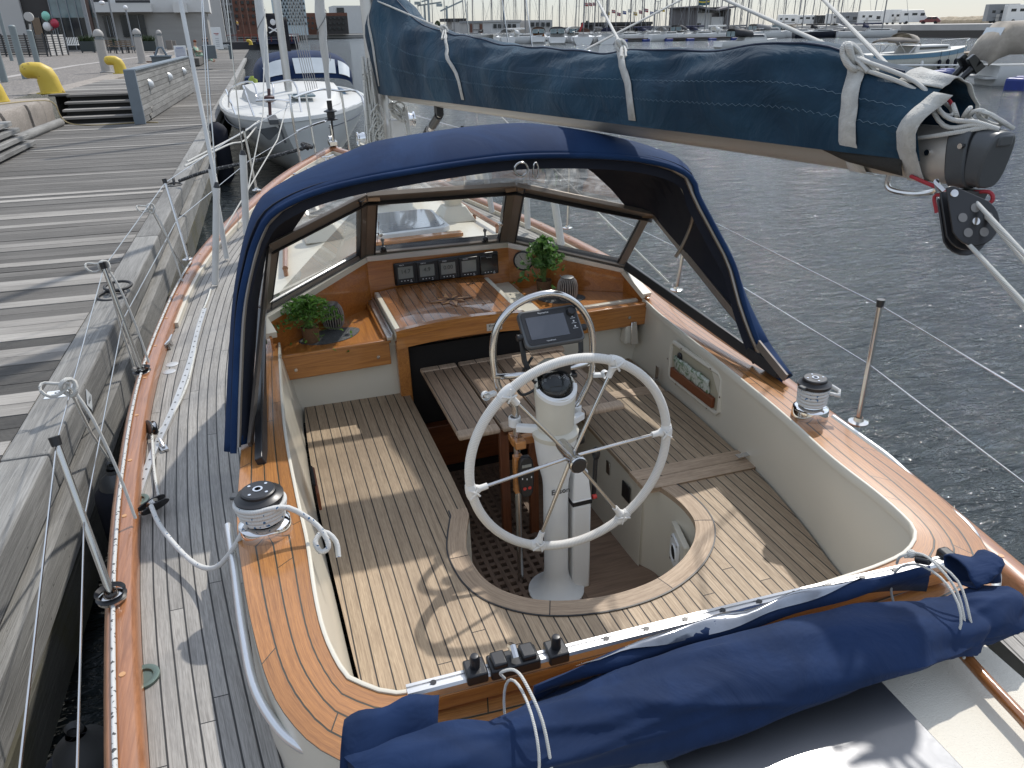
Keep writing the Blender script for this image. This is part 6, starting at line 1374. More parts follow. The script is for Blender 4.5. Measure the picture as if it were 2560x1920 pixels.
# slatted seat at the left border and round log edge
SL = thing('plank_bench', 'low seat of thick weathered planks against the granite wall at the left border', 'bench', D(3.0, 11, DZ))
for k in range(4):
    z0 = DZ+.03+.115*k; a0 = 2.72+.06*k; o = boards('seat_plank', [WB_], [(a0, 3.36, 6.5, 12.55-.12*k, z0, z0+.075, 0)]); o.parent = SL; o.location = -Vector(SL.location); md = o.modifiers.new('b', 'BEVEL'); md.width = .01
m = MB(); m.tube([D(3.18, 12.4, DZ+.06), D(3.12, 14.2, DZ+.06), D(3.05, 15.9, DZ+.06)], .085, 10); o = m.build('edge_log', WB_, None, 60, loc=D(3.1, 14, DZ)); tint(o, [.6]*len(o.data.vertices)); tag(o, 'weathered log lying along the foot of the granite wall', 'log')
m = MB(); m.tube(smoothpath([D(6, 11.5, QZ+.01), D(4.2, 14.3, QZ+.012), D(3.45, 15.6, QZ+.014), D(3.12, 16.0, QZ-.05), D(3.04, 16.05, QZ-.35), D(2.85, 15.95, DZ+.02), D(2.3, 15.6, DZ+.012), D(1.6, 15.75, DZ+.012), D(1.15, 15.6, DZ+.012)], 5), .012, 6); o = m.build('yellow_hose', simple('hose_tan', (.38, .30, .15), .6), None, loc=D(3, 15.9, DZ)); tag(o, 'thin tan hose hanging over the granite edge onto the boardwalk', 'hose')
# yellow bollards
Y_ = NT('yellow_paint'); n1 = Y_.noise(Y_.coord(), 5, 5, .7); Y_.set(Y_.mix(Y_.ramp(n1, .62, .70), Y_.mix(Y_.noise(Y_.coord(), 2, 3), (.50, .34, .03), (.62, .46, .06)), (.16, .07, .03)), .5); Y_.bump(n1, .4, .02); YEL = Y_.m
def ybollard(px, py, h, label, rot):
    a, b_ = AB(px, py, QZ); c = D(a, b_, QZ); k = h/.5; m = MB(); ca, sa = math.cos(rot), math.sin(rot)
    def q(u, z): return (c[0]+ca*u*k, c[1]+sa*u*k, c[2]+z*k)
    m.tube([q(.03, 0), q(.015, .12), q(.0, .24), q(-.03, .33), q(-.10, .385), q(-.20, .395), q(-.32, .39), q(-.37, .385), q(-.40, .38)], [.20*k, .185*k, .178*k, .172*k, .150*k, .140*k, .130*k, .10*k, .03*k], 20)
    m.lathe([(.235*k, 0), (.235*k, .02), (.19*k, .03)], 20, c); o = m.build('yellow_bollard', YEL, None, 60, loc=c); tag(o, label, 'bollard', 'yellow horned mooring bollards')
ybollard(128, 233, .62, 'yellow horned mooring bollard nearest the camera at the top of the steps', math.radians(2))
ybollard(302, 184, .52, 'yellow horned mooring bollard farther back beside the tall grey bollard', math.radians(2))
ybollard(-8, 255, .5, 'sliver of a yellow bollard cut by the left border', math.radians(2))
ybollard(627, 112, .5, 'small distant yellow bollard by the white info pillar', math.radians(2))
# grey lamp bollards
GB = simple('grey_bollard', (.38, .36, .335), .6, 0, .1, 8); GBM = simple('bollard_band', (.25, .27, .28), .4, .4)
def gbollard(px, py, h, label):
    a, b_ = AB(px, py, QZ); c = D(a, b_, QZ); k = h/1.4; t = thing('lamp_bollard', label, 'bollard', c, 'tall grey lamp bollards on the quay')
    m = MB(); m.lathe([(.22*k, 0), (.22*k, .03), (.165*k, .04), (.16*k, 1.08*k)], 20, c); m.lathe([(.17*k, 1.19*k), (.175*k, 1.24*k), (.15*k, 1.33*k), (.08*k, 1.40*k), (0, 1.42*k)], 20, c); m.split('bollard_shell', GB, t)
    m = MB(); m.lathe([(.175*k, 1.08*k), (.175*k, 1.10*k), (.12*k, 1.11*k), (.12*k, 1.17*k), (.18*k, 1.18*k), (.18*k, 1.195*k)], 20, c); m.build('lamp_ring', GBM, t)
gbollard(267, 181, 1.35, 'tallest and nearest grey lamp bollard, left of the second yellow bollard'); gbollard(357, 158, 1.4, 'second grey lamp bollard in front of the green planter'); gbollard(407, 134, 1.4, 'third grey lamp bollard behind the grey steel box'); gbollard(441, 117, 1.5, 'fourth grey lamp bollard next to the man in blue'); gbollard(493, 112, 1.5, 'farthest grey lamp bollard near the dark dressed walkers')
PGm = simple('green_grey_post', (.20, .235, .24), .5)
for (px, py, h, l) in ((12, 205, .95, 'plain grey post at the left border, cut by the picture edge'), (65, 197, .95, 'plain grey post left of the yellow bollard'), (99, 176, .9, 'plain grey post behind the yellow bollard'), (30, 152, 3.2, 'tall thin grey lamp post in front of the slatted screens')):
    a, b_ = AB(px, py, QZ); c = D(a, b_, QZ); m = MB(); hp_ = {205: 1.35, 197: 1.45, 176: 1.35, 152: 3.6}[py]; m.tube([c, (c[0], c[1], c[2]+hp_)], .10 if hp_ < 2 else .09, 14); m.sphere((c[0], c[1], c[2]+hp_), .10 if hp_ < 2 else .09, 12, 6, (1, 1, .4)); o = m.build('steel_post', PGm, None, 60, loc=c); tag(o, l, 'post', 'plain grey steel posts')
# ------------- cafe terrace: screens, planters, benches, chairs
def P_at(px, py, z=QZ): return np.array(fz(px, py, z))
def szm(px, P): return px*np.linalg.norm((P-CAM)[:2])/2290.      # metres of height for a length in photo pixels
SLT = simple('slat_brown', (.15, .135, .12), .8, 0, .25, 9); SLW = simple('slat_pale', (.52, .50, .47), .7, 0, .2, 6); DKS = simple('dark_steel', (.03, .032, .035), .5)
def screen(p, q, h, label, mat_, tilt=0):
    p, q = np.array(p), np.array(q); t = thing('slatted_screen', label, 'screen', tuple(p)); d = _n(q-p); n_ = np.array((d[1], -d[0], 0)); L = np.linalg.norm(q-p); c = (p+q)/2; rz = math.atan2(d[1], d[0])
    m = MB()
    for k in range(9): m.box(c+(0, 0, .12+h*.1*k), (L, .05, h*.075), rz=rz)
    m.build('screen_slats', mat_, t, 0); m = MB()
    for f in (0, .33, .66, 1): m.box(p*(1-f)+q*f+(0, 0, h/2)+n_*.05, (.09, .05, h), rz=rz)
    m.split('screen_post', DKS, t, 0)
s0, s1, s2, s3 = P_at(-40, 142), P_at(55, 141), P_at(126, 141), P_at(170, 138)
hS = szm(50, s1)
screen(s0, s1+(-.15, 0, 0), hS, 'brown slatted screen at the left border of the cafe terrace', SLT); screen(s1, s2+(-.1, 0, 0), hS, 'middle brown slatted screen behind the thin posts', SLT); screen(s2, s3, hS, 'pale slatted end screen under the balloons', SLW)
BN = P_at(140, 128); cB = BN+(0, 0, szm(58, BN)*.95)
for k, (dx, dz, c, l) in enumerate(((-.1, .55, (.25, .58, .46), 'mint green balloon above the pale screen'), (.45, -.05, (.42, .03, .06), 'dark red balloon above the pale screen'), (-.2, -.3, (.72, .70, .68), 'white balloon beside the dark red one'))):
    m = MB(); c_ = cB+np.array((dx*.9, 0, dz*.9+.25)); r = szm(9.5, BN); m.sphere(c_, r, 16, 12, (1, 1, 1.12)); m.tube([c_-(0, 0, r), BN+(0, 0, szm(46, BN))], .02, 4); o = m.build('balloon', simple('balloon_%d' % k if 0 else ['mint_latex', 'red_latex', 'white_latex'][k], c, .25), None, 60, loc=tuple(c_)); tag(o, l, 'balloon', 'balloons tied to the terrace screen')
def planter(px, py, w_, h_, label, seed):
    P = P_at(px, py); W, H = szm(w_, P)*1.1, szm(h_, P); t = thing('planter', label, 'planter', tuple(P)); m = MB(); m.box(P+(0, W*.3, H*.38), (W, W*.6, H*.62)); m.build('planter_box', simple('dark_green_box', (.035, .045, .045), .6), t, 0, bevel=.02)
    m = MB()
    for sx_ in (-1, 1): m.box(P+(sx_*W*.42, W*.05, H*.05), (.08, .08, H*.12))
    m.split('planter_leg', DKS, t)
    rs = random.Random(seed); m = MB()
    for k in range(260):
        a = rs.uniform(0, 6.28); el = rs.uniform(.3, 1.4); c = P+np.array((rs.uniform(-.45, .45)*W, W*.3+rs.uniform(-.25, .25)*W, H*.68)); L = rs.uniform(.25, .5)*H; e = c+np.array((math.cos(a)*math.cos(el)*L, math.sin(a)*math.cos(el)*L, math.sin(el)*L)); s_ = np.cross(_n(e-c), (.3, .2, 1)); s_ = _n(s_)*.035*H; m.add([c-s_, c+s_, e], [(0, 1, 2)])
    m.build('foliage', simple('planter_leaves', (.05, .08, .03), .7, 0, .4, 2), t, 0)
planter(222, 132, 30, 38, 'dark green planter with grassy leaves left of the tall grey bollard', 4); planter(372, 131, 36, 38, 'dark green planter with grassy leaves behind the second grey bollard', 5); planter(290, 126, 22, 26, 'small leafy planter among the cafe chairs', 6)
CHM = simple('cafe_wood', (.20, .14, .09), .7, 0, .2, 9)
def chair(P, H, rz, label):
    t = thing('cafe_chair', label, 'chair', (0, 0, 0), 'wooden cafe chairs on the quay'); k = H/.85
    m = MB(); m.box((0, 0, .45*k), (.45*k, .45*k, .04*k)); m.build('seat', CHM, t, 0); m = MB()
    for j in range(3): m.box((0, .21*k, (.58+.11*j)*k), (.45*k, .03*k, .06*k))
    m.build('backrest', CHM, t, 0)
    for sx_, sy_ in ((-1, -1), (1, -1), (-1, 1), (1, 1)): m = MB(); m.box((sx_*.2*k, sy_*.2*k, (.22 if sy_ < 0 else .43)*k), (.04*k, .04*k, (.44 if sy_ < 0 else .86)*k)); m.build('leg', DKS, t, 0)
    t.location = tuple(P); t.rotation_euler = (0, 0, rz); return t
for k, (px, py, rz, l) in enumerate(((268, 132, 2.9, 'first cafe chair right of the left planter'), (282, 133, .4, 'cafe chair turned away beside the small planter'), (300, 134, 3.4, 'cafe chair in the middle of the terrace'), (314, 133, .2, 'cafe chair right of the middle one'), (328, 133, 2.8, 'cafe chair next to the second grey bollard'), (257, 130, 1.4, 'cafe chair half hidden by the nearest grey bollard'))):
    P = P_at(px, py); chair(P, szm(30, P), rz, l)
P = P_at(182, 130); t = thing('white_bench', 'white slatted bench right of the pale screen', 'bench', tuple(P)); H = szm(32, P); m = MB(); m.box(P+(0, 0, H*.5), (szm(34, P), .5, .06)); m.build('bench_seat', WHITE, t, 0); m = MB()
for k in range(9): m.box(P+(szm(30, P)*(k/8-.5), .3, H*.78), (.05, .04, H*.5))
m.build('bench_back', WHITE, t, 0)
# steel boxes, bins, signs
def sbox(px, py, w_, h_, mat_, name, label, cat, d=.6, top=None):
    P = P_at(px, py); W, H = szm(w_, P)*1.1, szm(h_, P); t = thing(name, label, cat, tuple(P)); m = MB(); m.box(P+(0, d/2, H/2), (W, d, H)); m.build(name+'_body', mat_, t, 0, bevel=.015); return t, P, W, H
SG = simple('steel_grey_box', (.10, .12, .13), .5)
t, P, W, H = sbox(406, 166, 42, 22, SG, 'steel_box', 'grey steel service box with a lid at the start of the slatted wall', 'box'); m = MB(); m.box(P+(0, .3, H+.03), (W*1.1, .7, .06)); m.build('box_lid', simple('blue_grey_steel', (0, 0, 0)), t, 0)
m = MB(); m.tube([P+(-W*.3, .3, H+.05), P+(-.05, .3, H+.35), P+(.1, .3, H+.35), P+(W*.3, .3, H+.05)], .05, 6); m.build('box_handle', simple('blue_grey_steel', (0, 0, 0)), t)
t, P, W, H = sbox(455, 150, 27, 34, WHITEP, 'info_board', 'white notice board standing on the quay behind the slatted wall', 'sign', .06); m = MB()
for k in range(9): m.box(P+(-.02*W, -.01, H*(.85-.085*k)), (W*(.8 if k else .6), .01, H*(.05 if k == 0 else .02)))
m.build('board_lines', simple('print_blue', (.12, .16, .35), .6), t, 0)
t, P, W, H = sbox(547, 123, 22, 52, WHITEP, 'info_pillar', 'tall white information pillar beside the far boardwalk', 'sign', .3); m = MB(); m.box(P+(0, -.01, H*.72), (W*.5, .01, H*.03)); m.box(P+(.05*W, -.01, H*.66), (W*.3, .01, H*.02)); m.build('pillar_mark', simple('print_red', (.35, .04, .04), .6), t, 0); m = MB()
for k in range(5): m.box(P+(0, -.01, H*(.5-.09*k)), (W*.35, .01, H*.018))
m.build('pillar_lines', simple('print_grey', (.3, .32, .34), .6), t, 0)
t, P, W, H = sbox(526, 147, 30, 32, SG, 'steel_cabinet', 'dark grey steel cabinet at the far slatted bench', 'cabinet', 1.2)
t, P, W, H = sbox(580, 148, 9, 34, SG, 'gate_post', 'grey steel gate post at the far end of the boardwalk', 'post', .5)
t, P, W, H = sbox(425, 124, 13, 22, simple('bin_wood', (.20, .18, .16), .7), 'litter_bin', 'brown round litter bin near the man in blue', 'bin', .5); sbox(437, 123, 9, 20, simple('bin_wood', (0, 0, 0)), 'litter_bin', 'smaller brown bin right behind the larger one', 'bin', .4)
b0, b1 = AB(500, 166, DZ), AB(528, 146, DZ); o = boards('far_bench', [WD], [(b0[0], b0[0]+.5, b0[1], b1[1], DZ+.05, DZ+.42, 0), (b0[0]+.5, b0[0]+.58, b0[1], b1[1], DZ+.05, DZ+.85, 0)]); tag(o, 'long low slatted bench along the boardwalk where a woman sits', 'bench')
m = MB(); ya, yb = P_at(395, 156), P_at(425, 157); m.box((ya+yb)/2+(0, 0, .05), (1.6, .3, .05)); m.box((ya+yb)/2+(-.3, 0, .25), (.1, .1, .4)); o = m.build('rusty_stand', simple('rust', (.12, .06, .04), .8), None, 0, loc=tuple(ya)); tag(o, 'low rusty stand on the quay beside the grey steel box', 'stand')
# ------------- people
def person(P, H, label, col_top, col_leg, hair, pose='stand', rz=0):
    k = H/1.75
    t = thing('person', label, 'person', (0, 0, 0)); J = {}
    if pose == 'stand':
        V = [((0, 0, .95), .13), ((0, 0, 1.15), .135), ((0, 0, 1.38), .15), ((0, 0, 1.47), .06), ((0, .01, 1.56), .085), ((0, 0, 1.68), .088),
             ((.18, 0, 1.38), .055), ((.23, -.02, 1.12), .045), ((.22, -.10, .90), .038), ((.21, -.13, .82), .035), ((-.18, 0, 1.38), .055), ((-.24, -.02, 1.12), .045), ((-.20, -.12, .92), .038), ((-.18, -.15, .84), .035),
             ((.10, 0, .88), .09), ((.11, -.02, .48), .06), ((.12, .02, .08), .045), ((.13, -.12, .04), .04), ((-.10, 0, .88), .09), ((-.11, .03, .48), .06), ((-.13, .06, .08), .045), ((-.14, -.08, .04), .04)]
    else:
        V = [((0, 0, .50), .14), ((0, .07, .72), .13), ((0, .12, .95), .15), ((0, .10, 1.04), .06), ((0, .06, 1.13), .085), ((0, .03, 1.24), .088),
             ((.18, .10, .94), .055), ((.24, -.02, .74), .045), ((.14, -.22, .70), .038), ((.08, -.28, .72), .035), ((-.18, .10, .94), .055), ((-.24, -.02, .74), .045), ((-.12, -.22, .68), .038), ((-.06, -.28, .70), .035),
             ((.10, -.05, .50), .09), ((.12, -.48, .50), .065), ((.12, -.85, .22), .048), ((.12, -.98, .20), .04), ((-.10, -.05, .50), .09), ((-.10, -.48, .46), .065), ((-.10, -.90, .14), .048), ((-.10, -1.03, .14), .04)]
    E_ = [(0, 1), (1, 2), (2, 3), (3, 4), (4, 5), (2, 6), (6, 7), (7, 8), (8, 9), (2, 10), (10, 11), (11, 12), (12, 13), (0, 14), (14, 15), (15, 16), (16, 17), (0, 18), (18, 19), (19, 20), (20, 21)]
    def skin(name, idx, edges, mat_, infl, sub=1):
        me = bpy.data.meshes.new(name); mp = {v: i for i, v in enumerate(idx)}; me.from_pydata([Vector(V[i][0])*k for i in idx], [(mp[a], mp[b]) for a, b in edges], []); me.materials.append(mat_); o = bpy.data.objects.new(name, me); col.objects.link(o); o.parent = t
        md = o.modifiers.new('skin', 'SKIN'); sv = me.skin_vertices[0].data
        for i, v in enumerate(idx): r = V[v][1]*k*infl; sv[i].radius = (r, r)
        sv[0].use_root = True; s2 = o.modifiers.new('sub', 'SUBSURF'); s2.levels = sub; s2.render_levels = sub; md.use_smooth_shade = True; return o
    skin('body', list(range(22)), E_, simple('skin_tone', (.45, .28, .20), .6), 1.0, 2)
    skin('shirt', [0, 1, 2, 6, 7, 10, 11], [(0, 1), (1, 2), (2, 6), (6, 7), (2, 10), (10, 11)], col_top, 1.14, 2)
    skin('trousers', [0, 14, 15, 16, 18, 19, 20], [(0, 14), (14, 15), (15, 16), (0, 18), (18, 19), (19, 20)], col_leg, 1.15, 2)
    h = V[5][0]; m = MB(); m.sphere((h[0]*k, (h[1]+.02)*k, (h[2]+.035)*k), .098*k, 12, 8, (1, 1.05, .85)); m.build('hair', hair, t)
    m = MB(); m.sphere((0, (h[1]-.095)*k, (h[2]-.03)*k), .016*k, 8, 6, (1, 1, 1.4)); m.build('nose', simple('skin_tone', (0, 0, 0)), t)
    t.location = tuple(P); t.rotation_euler = (0, 0, rz); return t
cl = lambda n, c: simple(n, c, .85)
P = P_at(453, 115); person(P, szm(41, P), 'standing man in a blue shirt and dark trousers beside the fourth grey bollard', cl('blue_shirt', (.06, .12, .28)), cl('dark_trousers', (.03, .035, .05)), cl('grey_hair', (.35, .34, .33)), 'stand', 2.6)
P = P_at(513, 120); person(P, szm(27, P)*1.05, 'walker dressed in black beyond the man in blue, left of the pair', cl('black_cloth', (.015, .015, .018)), cl('black_cloth', (0, 0, 0)), cl('dark_hair', (.03, .02, .015)), 'stand', .3)
P = P_at(520, 119); person(P, szm(27, P), 'walker dressed in black beyond the man in blue, right of the pair', cl('black_cloth', (0, 0, 0)), cl('dark_trousers', (0, 0, 0)), cl('dark_hair', (0, 0, 0)), 'stand', -.4)
P = P_at(499, 160, DZ); wm = person(P, 1.72, 'woman in pale green sitting on the long bench with her legs stretched out', cl('pale_green_cloth', (.36, .50, .38)), cl('pale_green_cloth', (0, 0, 0)), cl('red_brown_hair', (.16, .05, .02)), 'sit', 1.25)
# ------------- quayside buildings
CON = NT('board_marked_concrete'); v = CON.coord(); n1 = CON.noise(CON.mapv(v, (.3, .3, 2.2)), 1.2, 4); CON.set(CON.mix(n1, (.26, .25, .235), (.36, .35, .33)), .85); CON.bump(CON.noise(CON.mapv(v, (.2, .2, 5)), 1, 2), .3, .03); CON = CON.m
WST = simple('white_stucco', (.62, .61, .585), .8, 0, .05, .4); LST = simple('light_render', (.48, .465, .44), .8, 0, .06, .5); WIN = simple('window_glass_dark', (.015, .02, .025), .2, 0, .3, .7, coat=.2); WING = simple('window_glass_pale', (.20, .27, .29), .12, 0, .4, 1.2, coat=.6); FRM = simple('frame_grey', (.25, .26, .27), .5); BRK = simple('red_brick', (.17, .075, .05), .85, 0, .25, 8); DRK = simple('dark_facade', (.05, .045, .042), .7, 0, .2, 2)
def fquad(name, mat_, par, Y, pts, th=.25):
    """slab on the plane y = Y whose corners are the world x,z of pts, thickness going back"""
    m = MB(); Mq = Matrix([[1, 0, 0], [0, 0, -1], [0, 1, 0]]); m.prism([(p[0], p[1]) for p in pts], -th, 0, Mq, (0, Y, 0)); return m.build(name, mat_, par, 0)
def XZ(px, py, Y): p = fy(px, py, Y); return (float(p[0]), float(p[2]))
def rectq(x0, y0, x1, y1, Y, ext=0):      # pixel rectangle into an upright rectangle at depth Y
    a = XZ(x0, (y0+y1)/2, Y); b = XZ(x1, (y0+y1)/2, Y); c = XZ((x0+x1)/2, y0, Y); d = XZ((x0+x1)/2, y1, Y); return [(a[0], d[1]), (b[0], d[1]), (b[0], c[1]+ext), (a[0], c[1]+ext)]
def slab(name, mat_, par, Y, x0, y0, x1, y1, ext=0, th=.25, zb=None):
    q = rectq(x0, y0, x1, y1, Y, ext)
    if zb is not None: q[0] = (q[0][0], zb); q[1] = (q[1][0], zb)
    return fquad(name, mat_, par, Y, q, th)
Y1 = 78.
B1 = thing('quayside_building', 'large pale concrete building with glass front and white balcony band behind the cafe terrace', 'building', (-20, Y1, QZ))
slab('wall', CON, B1, Y1, 232, 30, 520, 95, 0, 8, QZ); slab('wall', LST, B1, Y1-.5, -120, -10, 52, 60, 10, 8, QZ); slab('wall', DRK, B1, Y1, 50, -10, 130, 95, 10, 8, QZ); slab('upper_wall', WST, B1, Y1-.2, 225, -30, 520, 31, 10, 8)
slab('glass_front', WING, B1, Y1-.1, 122, -10, 232, 44, 10, .2); slab('lower_glass', WIN, B1, Y1-.12, 152, 44, 232, 95, 0, .2, QZ)
for k in range(5): slab('mullion', FRM, B1, Y1-.35, 128+22*k, -10, 130+22*k, 95, 10, .1, QZ)
slab('brown_pillar', simple('brown_pillar', (.12, .075, .06), .7), B1, Y1-.8, 216, -10, 228, 95, 10, .6, QZ)
bb_ = slab('balcony', WST, B1, Y1-1.6, 232, 8, 378, 30, 0, 1.6); slab('balcony_rail', DKS, bb_, Y1-1.65, 288, 0, 375, 7, 0, .05); slab('balcony', WST, B1, Y1-1.6, 432, 6, 466, 31, 0, 1.6)
slab('balcony_rail', DKS, B1, Y1-1.65, 232, -2, 274, 5, 0, .05)
for x0, x1, y0, y1 in ((262, 286, 40, 92), (304, 364, 38, 92), (120, 150, 50, 92), (60, 118, 42, 92)):
    w_ = slab('window', WIN, B1, Y1-.2, x0, y0, x1, y1, 0, .15); 
    for k in range(2): slab('window_frame', FRM, w_, Y1-.4, x0+(x1-x0)*(k+.9)/2.6, y0, x0+(x1-x0)*(k+.9)/2.6+1.5, y1, 0, .05)
slab('timber_door', CHM, B1, Y1-.5, 84, 44, 104, 94, 0, .1)
m = MB()
for k in range(26): a0 = (rnd(-31, -24.5), rnd(3, 9)); m.tube(smoothpath([(a0[0]+rnd(-.6, .6)*j, Y1-.25, a0[1]+j*rnd(.5, 1.2)) for j in range(5)], 3), .05, 4)
m.build('glass_print', simple('print_grey', (0, 0, 0)), B1)
for px, py0, py1, l in ((330, 23, 98, 'white globe lamp on a pole in front of the large window'), (252, -10, 95, 'tall pole with a white disc lamp left of the window'), (228, -30, 95, 'thick tapering pole leaning at the glass front'), (292, -10, 95, 'tall thin pole between the two dark windows'), (470, -10, 118, 'tall street pole behind the notice board')):
    Yp = 66.; a = XZ(px, py1, Yp); b_ = XZ(px-8, py0, Yp); t = thing('street_lamp', l, 'lamp post', (a[0], Yp, QZ)); m = MB(); m.tube([(a[0], Yp, QZ), (a[0], Yp, b_[1] if py0 > 0 else 9)], .06 if px != 228 else .14, 8); m.build('lamp_pole', FRM, t)
    if py0 == 23: m = MB(); m.sphere((a[0], Yp, b_[1]+szm(22, P_at(330, 98))*.0+.1), .17, 14, 10); m.build('lamp_globe', simple('opal_globe', (.75, .75, .75), .3), t)
    if px == 252: m = MB(); m.sphere((a[0]+.6, Yp, 4.4), .22, 14, 8, (1, 1, .7)); m.build('lamp_disc', simple('opal_globe', (0, 0, 0)), t)
P = P_at(82, 128); m = MB(); m.lathe([(0, .25), (.28, .22), (.28, .0), (0, -.02)], 20, (XZ(73, 42, 60)[0], 60, XZ(73, 42, 60)[1]), Mr(90, 'X')); m.tube([(XZ(73, 60, 60)[0], 60.2, XZ(73, 60, 60)[1]), (XZ(82, 140, 60)[0], 60.2, QZ)], .07, 6); o = m.build('round_sign', LST, None, loc=(XZ(82, 140, 60)[0], 60, QZ)); tag(o, 'round pale sign on a pole in front of the dark entrance', 'sign')
# second block with balconies running away along the quay
B2 = thing('apartment_block', 'white and grey apartment block with many balconies beyond the concrete building', 'building', (-12, 120, QZ)); Y2 = 118.
slab('wall', WST, B2, Y2, 440, -20, 520, 95, 30, 10, QZ); slab('wall', LST, B2, Y2-3, 516, -20, 556, 95, 30, 10, QZ)
slab('dark_entrance', DRK, B2, Y2-.3, 460, 54, 500, 95, 0, .3, QZ); slab('window', WIN, B2, Y2-.3, 462, 2, 482, 26, 0, .2)
B3 = thing('terrace_houses', 'tall grey town houses with stacked balconies farther along the quay', 'building', (-6, 160, QZ)); Y3 = 160.
slab('wall', simple('grey_facade', (.24, .235, .23), .8), B3, Y3, 505, -20, 585, 95, 40, 10, QZ)
for k in range(5):
    for j in range(3):
        q = 8+19*k; x = 515+24*j; f_ = slab('balcony', FRM, B3, Y3-2, x, q, x+17, q+5, 0, 2.); slab('window', WIN, B3, Y3-.3, x+1, q-11, x+14, q-1, 0, .2)
for x in (525, 560): slab('pilaster', WST, B3, Y3-2.5, x, -20, x+6, 95, 40, .6, QZ)
B4 = thing('red_brick_warehouse', 'dark red brick building behind the brown masts', 'building', (2, 230, QZ)); Y4 = 230.
slab('wall', BRK, B4, Y4, 580, -20, 660, 80, 60, 20, QZ)
for k in range(4):
    for j in range(5): slab('window', WIN, B4, Y4-.4, 588+14*j, 2+17*k, 595+14*j, 10+17*k, 0, .3)
B5 = thing('patterned_tower', 'pale tower with a black triangle patterned facade', 'building', (15, 300, QZ)); Y5 = 300.
q = rectq(690, -20, 764, 66, Y5, 60); slab('wall', simple('pale_cyan_facade', (.50, .58, .60), .7, 0, .05, .3), B5, Y5, 688, -20, 764, 66, 60, 20, QZ)
m = MB(); 
x0, x1, zt, zb_ = q[0][0], q[1][0], XZ(726, -5, Y5)[1], XZ(726, 62, Y5)[1]; nc, nr = 9, 8; dx = (x1-x0)/nc; dz = (zt-zb_)/nr
for i in range(nc):
    for j in range(nr):
        ox = x0+dx*(i+(.5 if j % 2 else 0)); oz = zb_+dz*j
        if ox+dx > x1+.1: continue
        m.add([(ox+dx*.12, Y5-.3, oz), (ox+dx*.88, Y5-.3, oz), (ox+dx*.5, Y5-.3, oz+dz*.9)], [(0, 1, 2)])
m.build('triangle_panels', simple('triangle_dark', (.03, .04, .045), .4), B5, 0, solid=.1)
B6 = thing('brick_quarter', 'low dark brick buildings across the basin under the sail cover', 'building', (35, 320, QZ)); slab('wall', BRK, B6, 320, 762, 32, 870, 82, 0, 20, QZ); slab('wall', DRK, B6, 318, 810, 40, 870, 82, 0, 20, QZ)
for k in range(3):
    for j in range(9): slab('window', WIN, B6, 317.5, 768+11*j, 42+13*k, 773+11*j, 48+13*k, 0, .3)
B7 = thing('white_tower_block', 'small white block on the skyline left of the sail cover', 'building', (45, 420, QZ)); slab('wall', WST, B7, 420, 834, 14, 905, 40, 0, 20, QZ); slab('window', WIN, B7, 419.5, 842, 19, 860, 34, 0, .3)
m = MB(); m.box((-8, 262, .55), (50, 60, 1.4)); m.box((60, 345, .4), (90, 50, 1.2)); o = m.build('far_quay', CON, None, 0, kind='structure')
# red railed landing stage with old ships' masts
RS_ = thing('red_railed_barge', 'moored barge with a red railing where old ships lie', 'boat', tuple(fz(650, 128, WZ))); Yb = float(fz(650, 124, WZ)[1])
slab('hull', simple('barge_dark', (.05, .05, .055), .7), RS_, Yb, 572, 104, 745, 122, 0, 6, WZ); slab('deck_house', simple('navy_cover', (.02, .025, .06), .8), RS_, Yb-2, 640, 92, 742, 110, 0, 3)
RDR = simple('red_rail', (.28, .06, .04), .6)
for k in range(3): slab('rail', RDR if k == 0 else FRM, RS_, Yb-2.2, 556, 86+6*k, 748, 87.4+6*k, 0, .1)
for k in range(12): slab('rail_post', RDR, RS_, Yb-2.3, 558+17*k, 84, 559.5+17*k, 104, 0, .1)
for k, (px, dx, c, l) in enumerate(((612, -14, (.12, .05, .03), 'thick brown wooden mast leaning left beyond the white yacht'), (628, -12, (.12, .05, .03), 'second brown wooden mast right of the first'), (574, -6, (.30, .29, .28), 'thin grey mast left of the brown masts'), (588, -8, (.30, .29, .28), 'thin grey mast beside the brown masts'), (768, -10, (.3, .29, .28), 'thin mast in front of the brick quarter'), (812, -12, (.10, .05, .035), 'short dark mast before the brick quarter'))):
    Yq = Yb+12; p = fy(px, 100, Yq); m = MB(); m.tube([(p[0], Yq, WZ), (p[0]-.4, Yq, 22 if k < 4 else 14)], .22 if k < 2 else .09, 8); o = m.build('ship_mast', simple('ship_mast_%s' % ('brown' if c[0] < .2 else 'grey'), c, .6), None, loc=(p[0], Yq, WZ)); tag(o, l, 'mast')
P = fz(596, 104, QZ); P = np.array(fy(596, 78, Yb-4)); person(P-(0, 0, 0), 1.75, 'person in a yellow top standing by the old ships', cl('yellow_cloth', (.5, .32, .03)), cl('dark_trousers', (0, 0, 0)), cl('dark_hair', (0, 0, 0)), 'stand', 1)
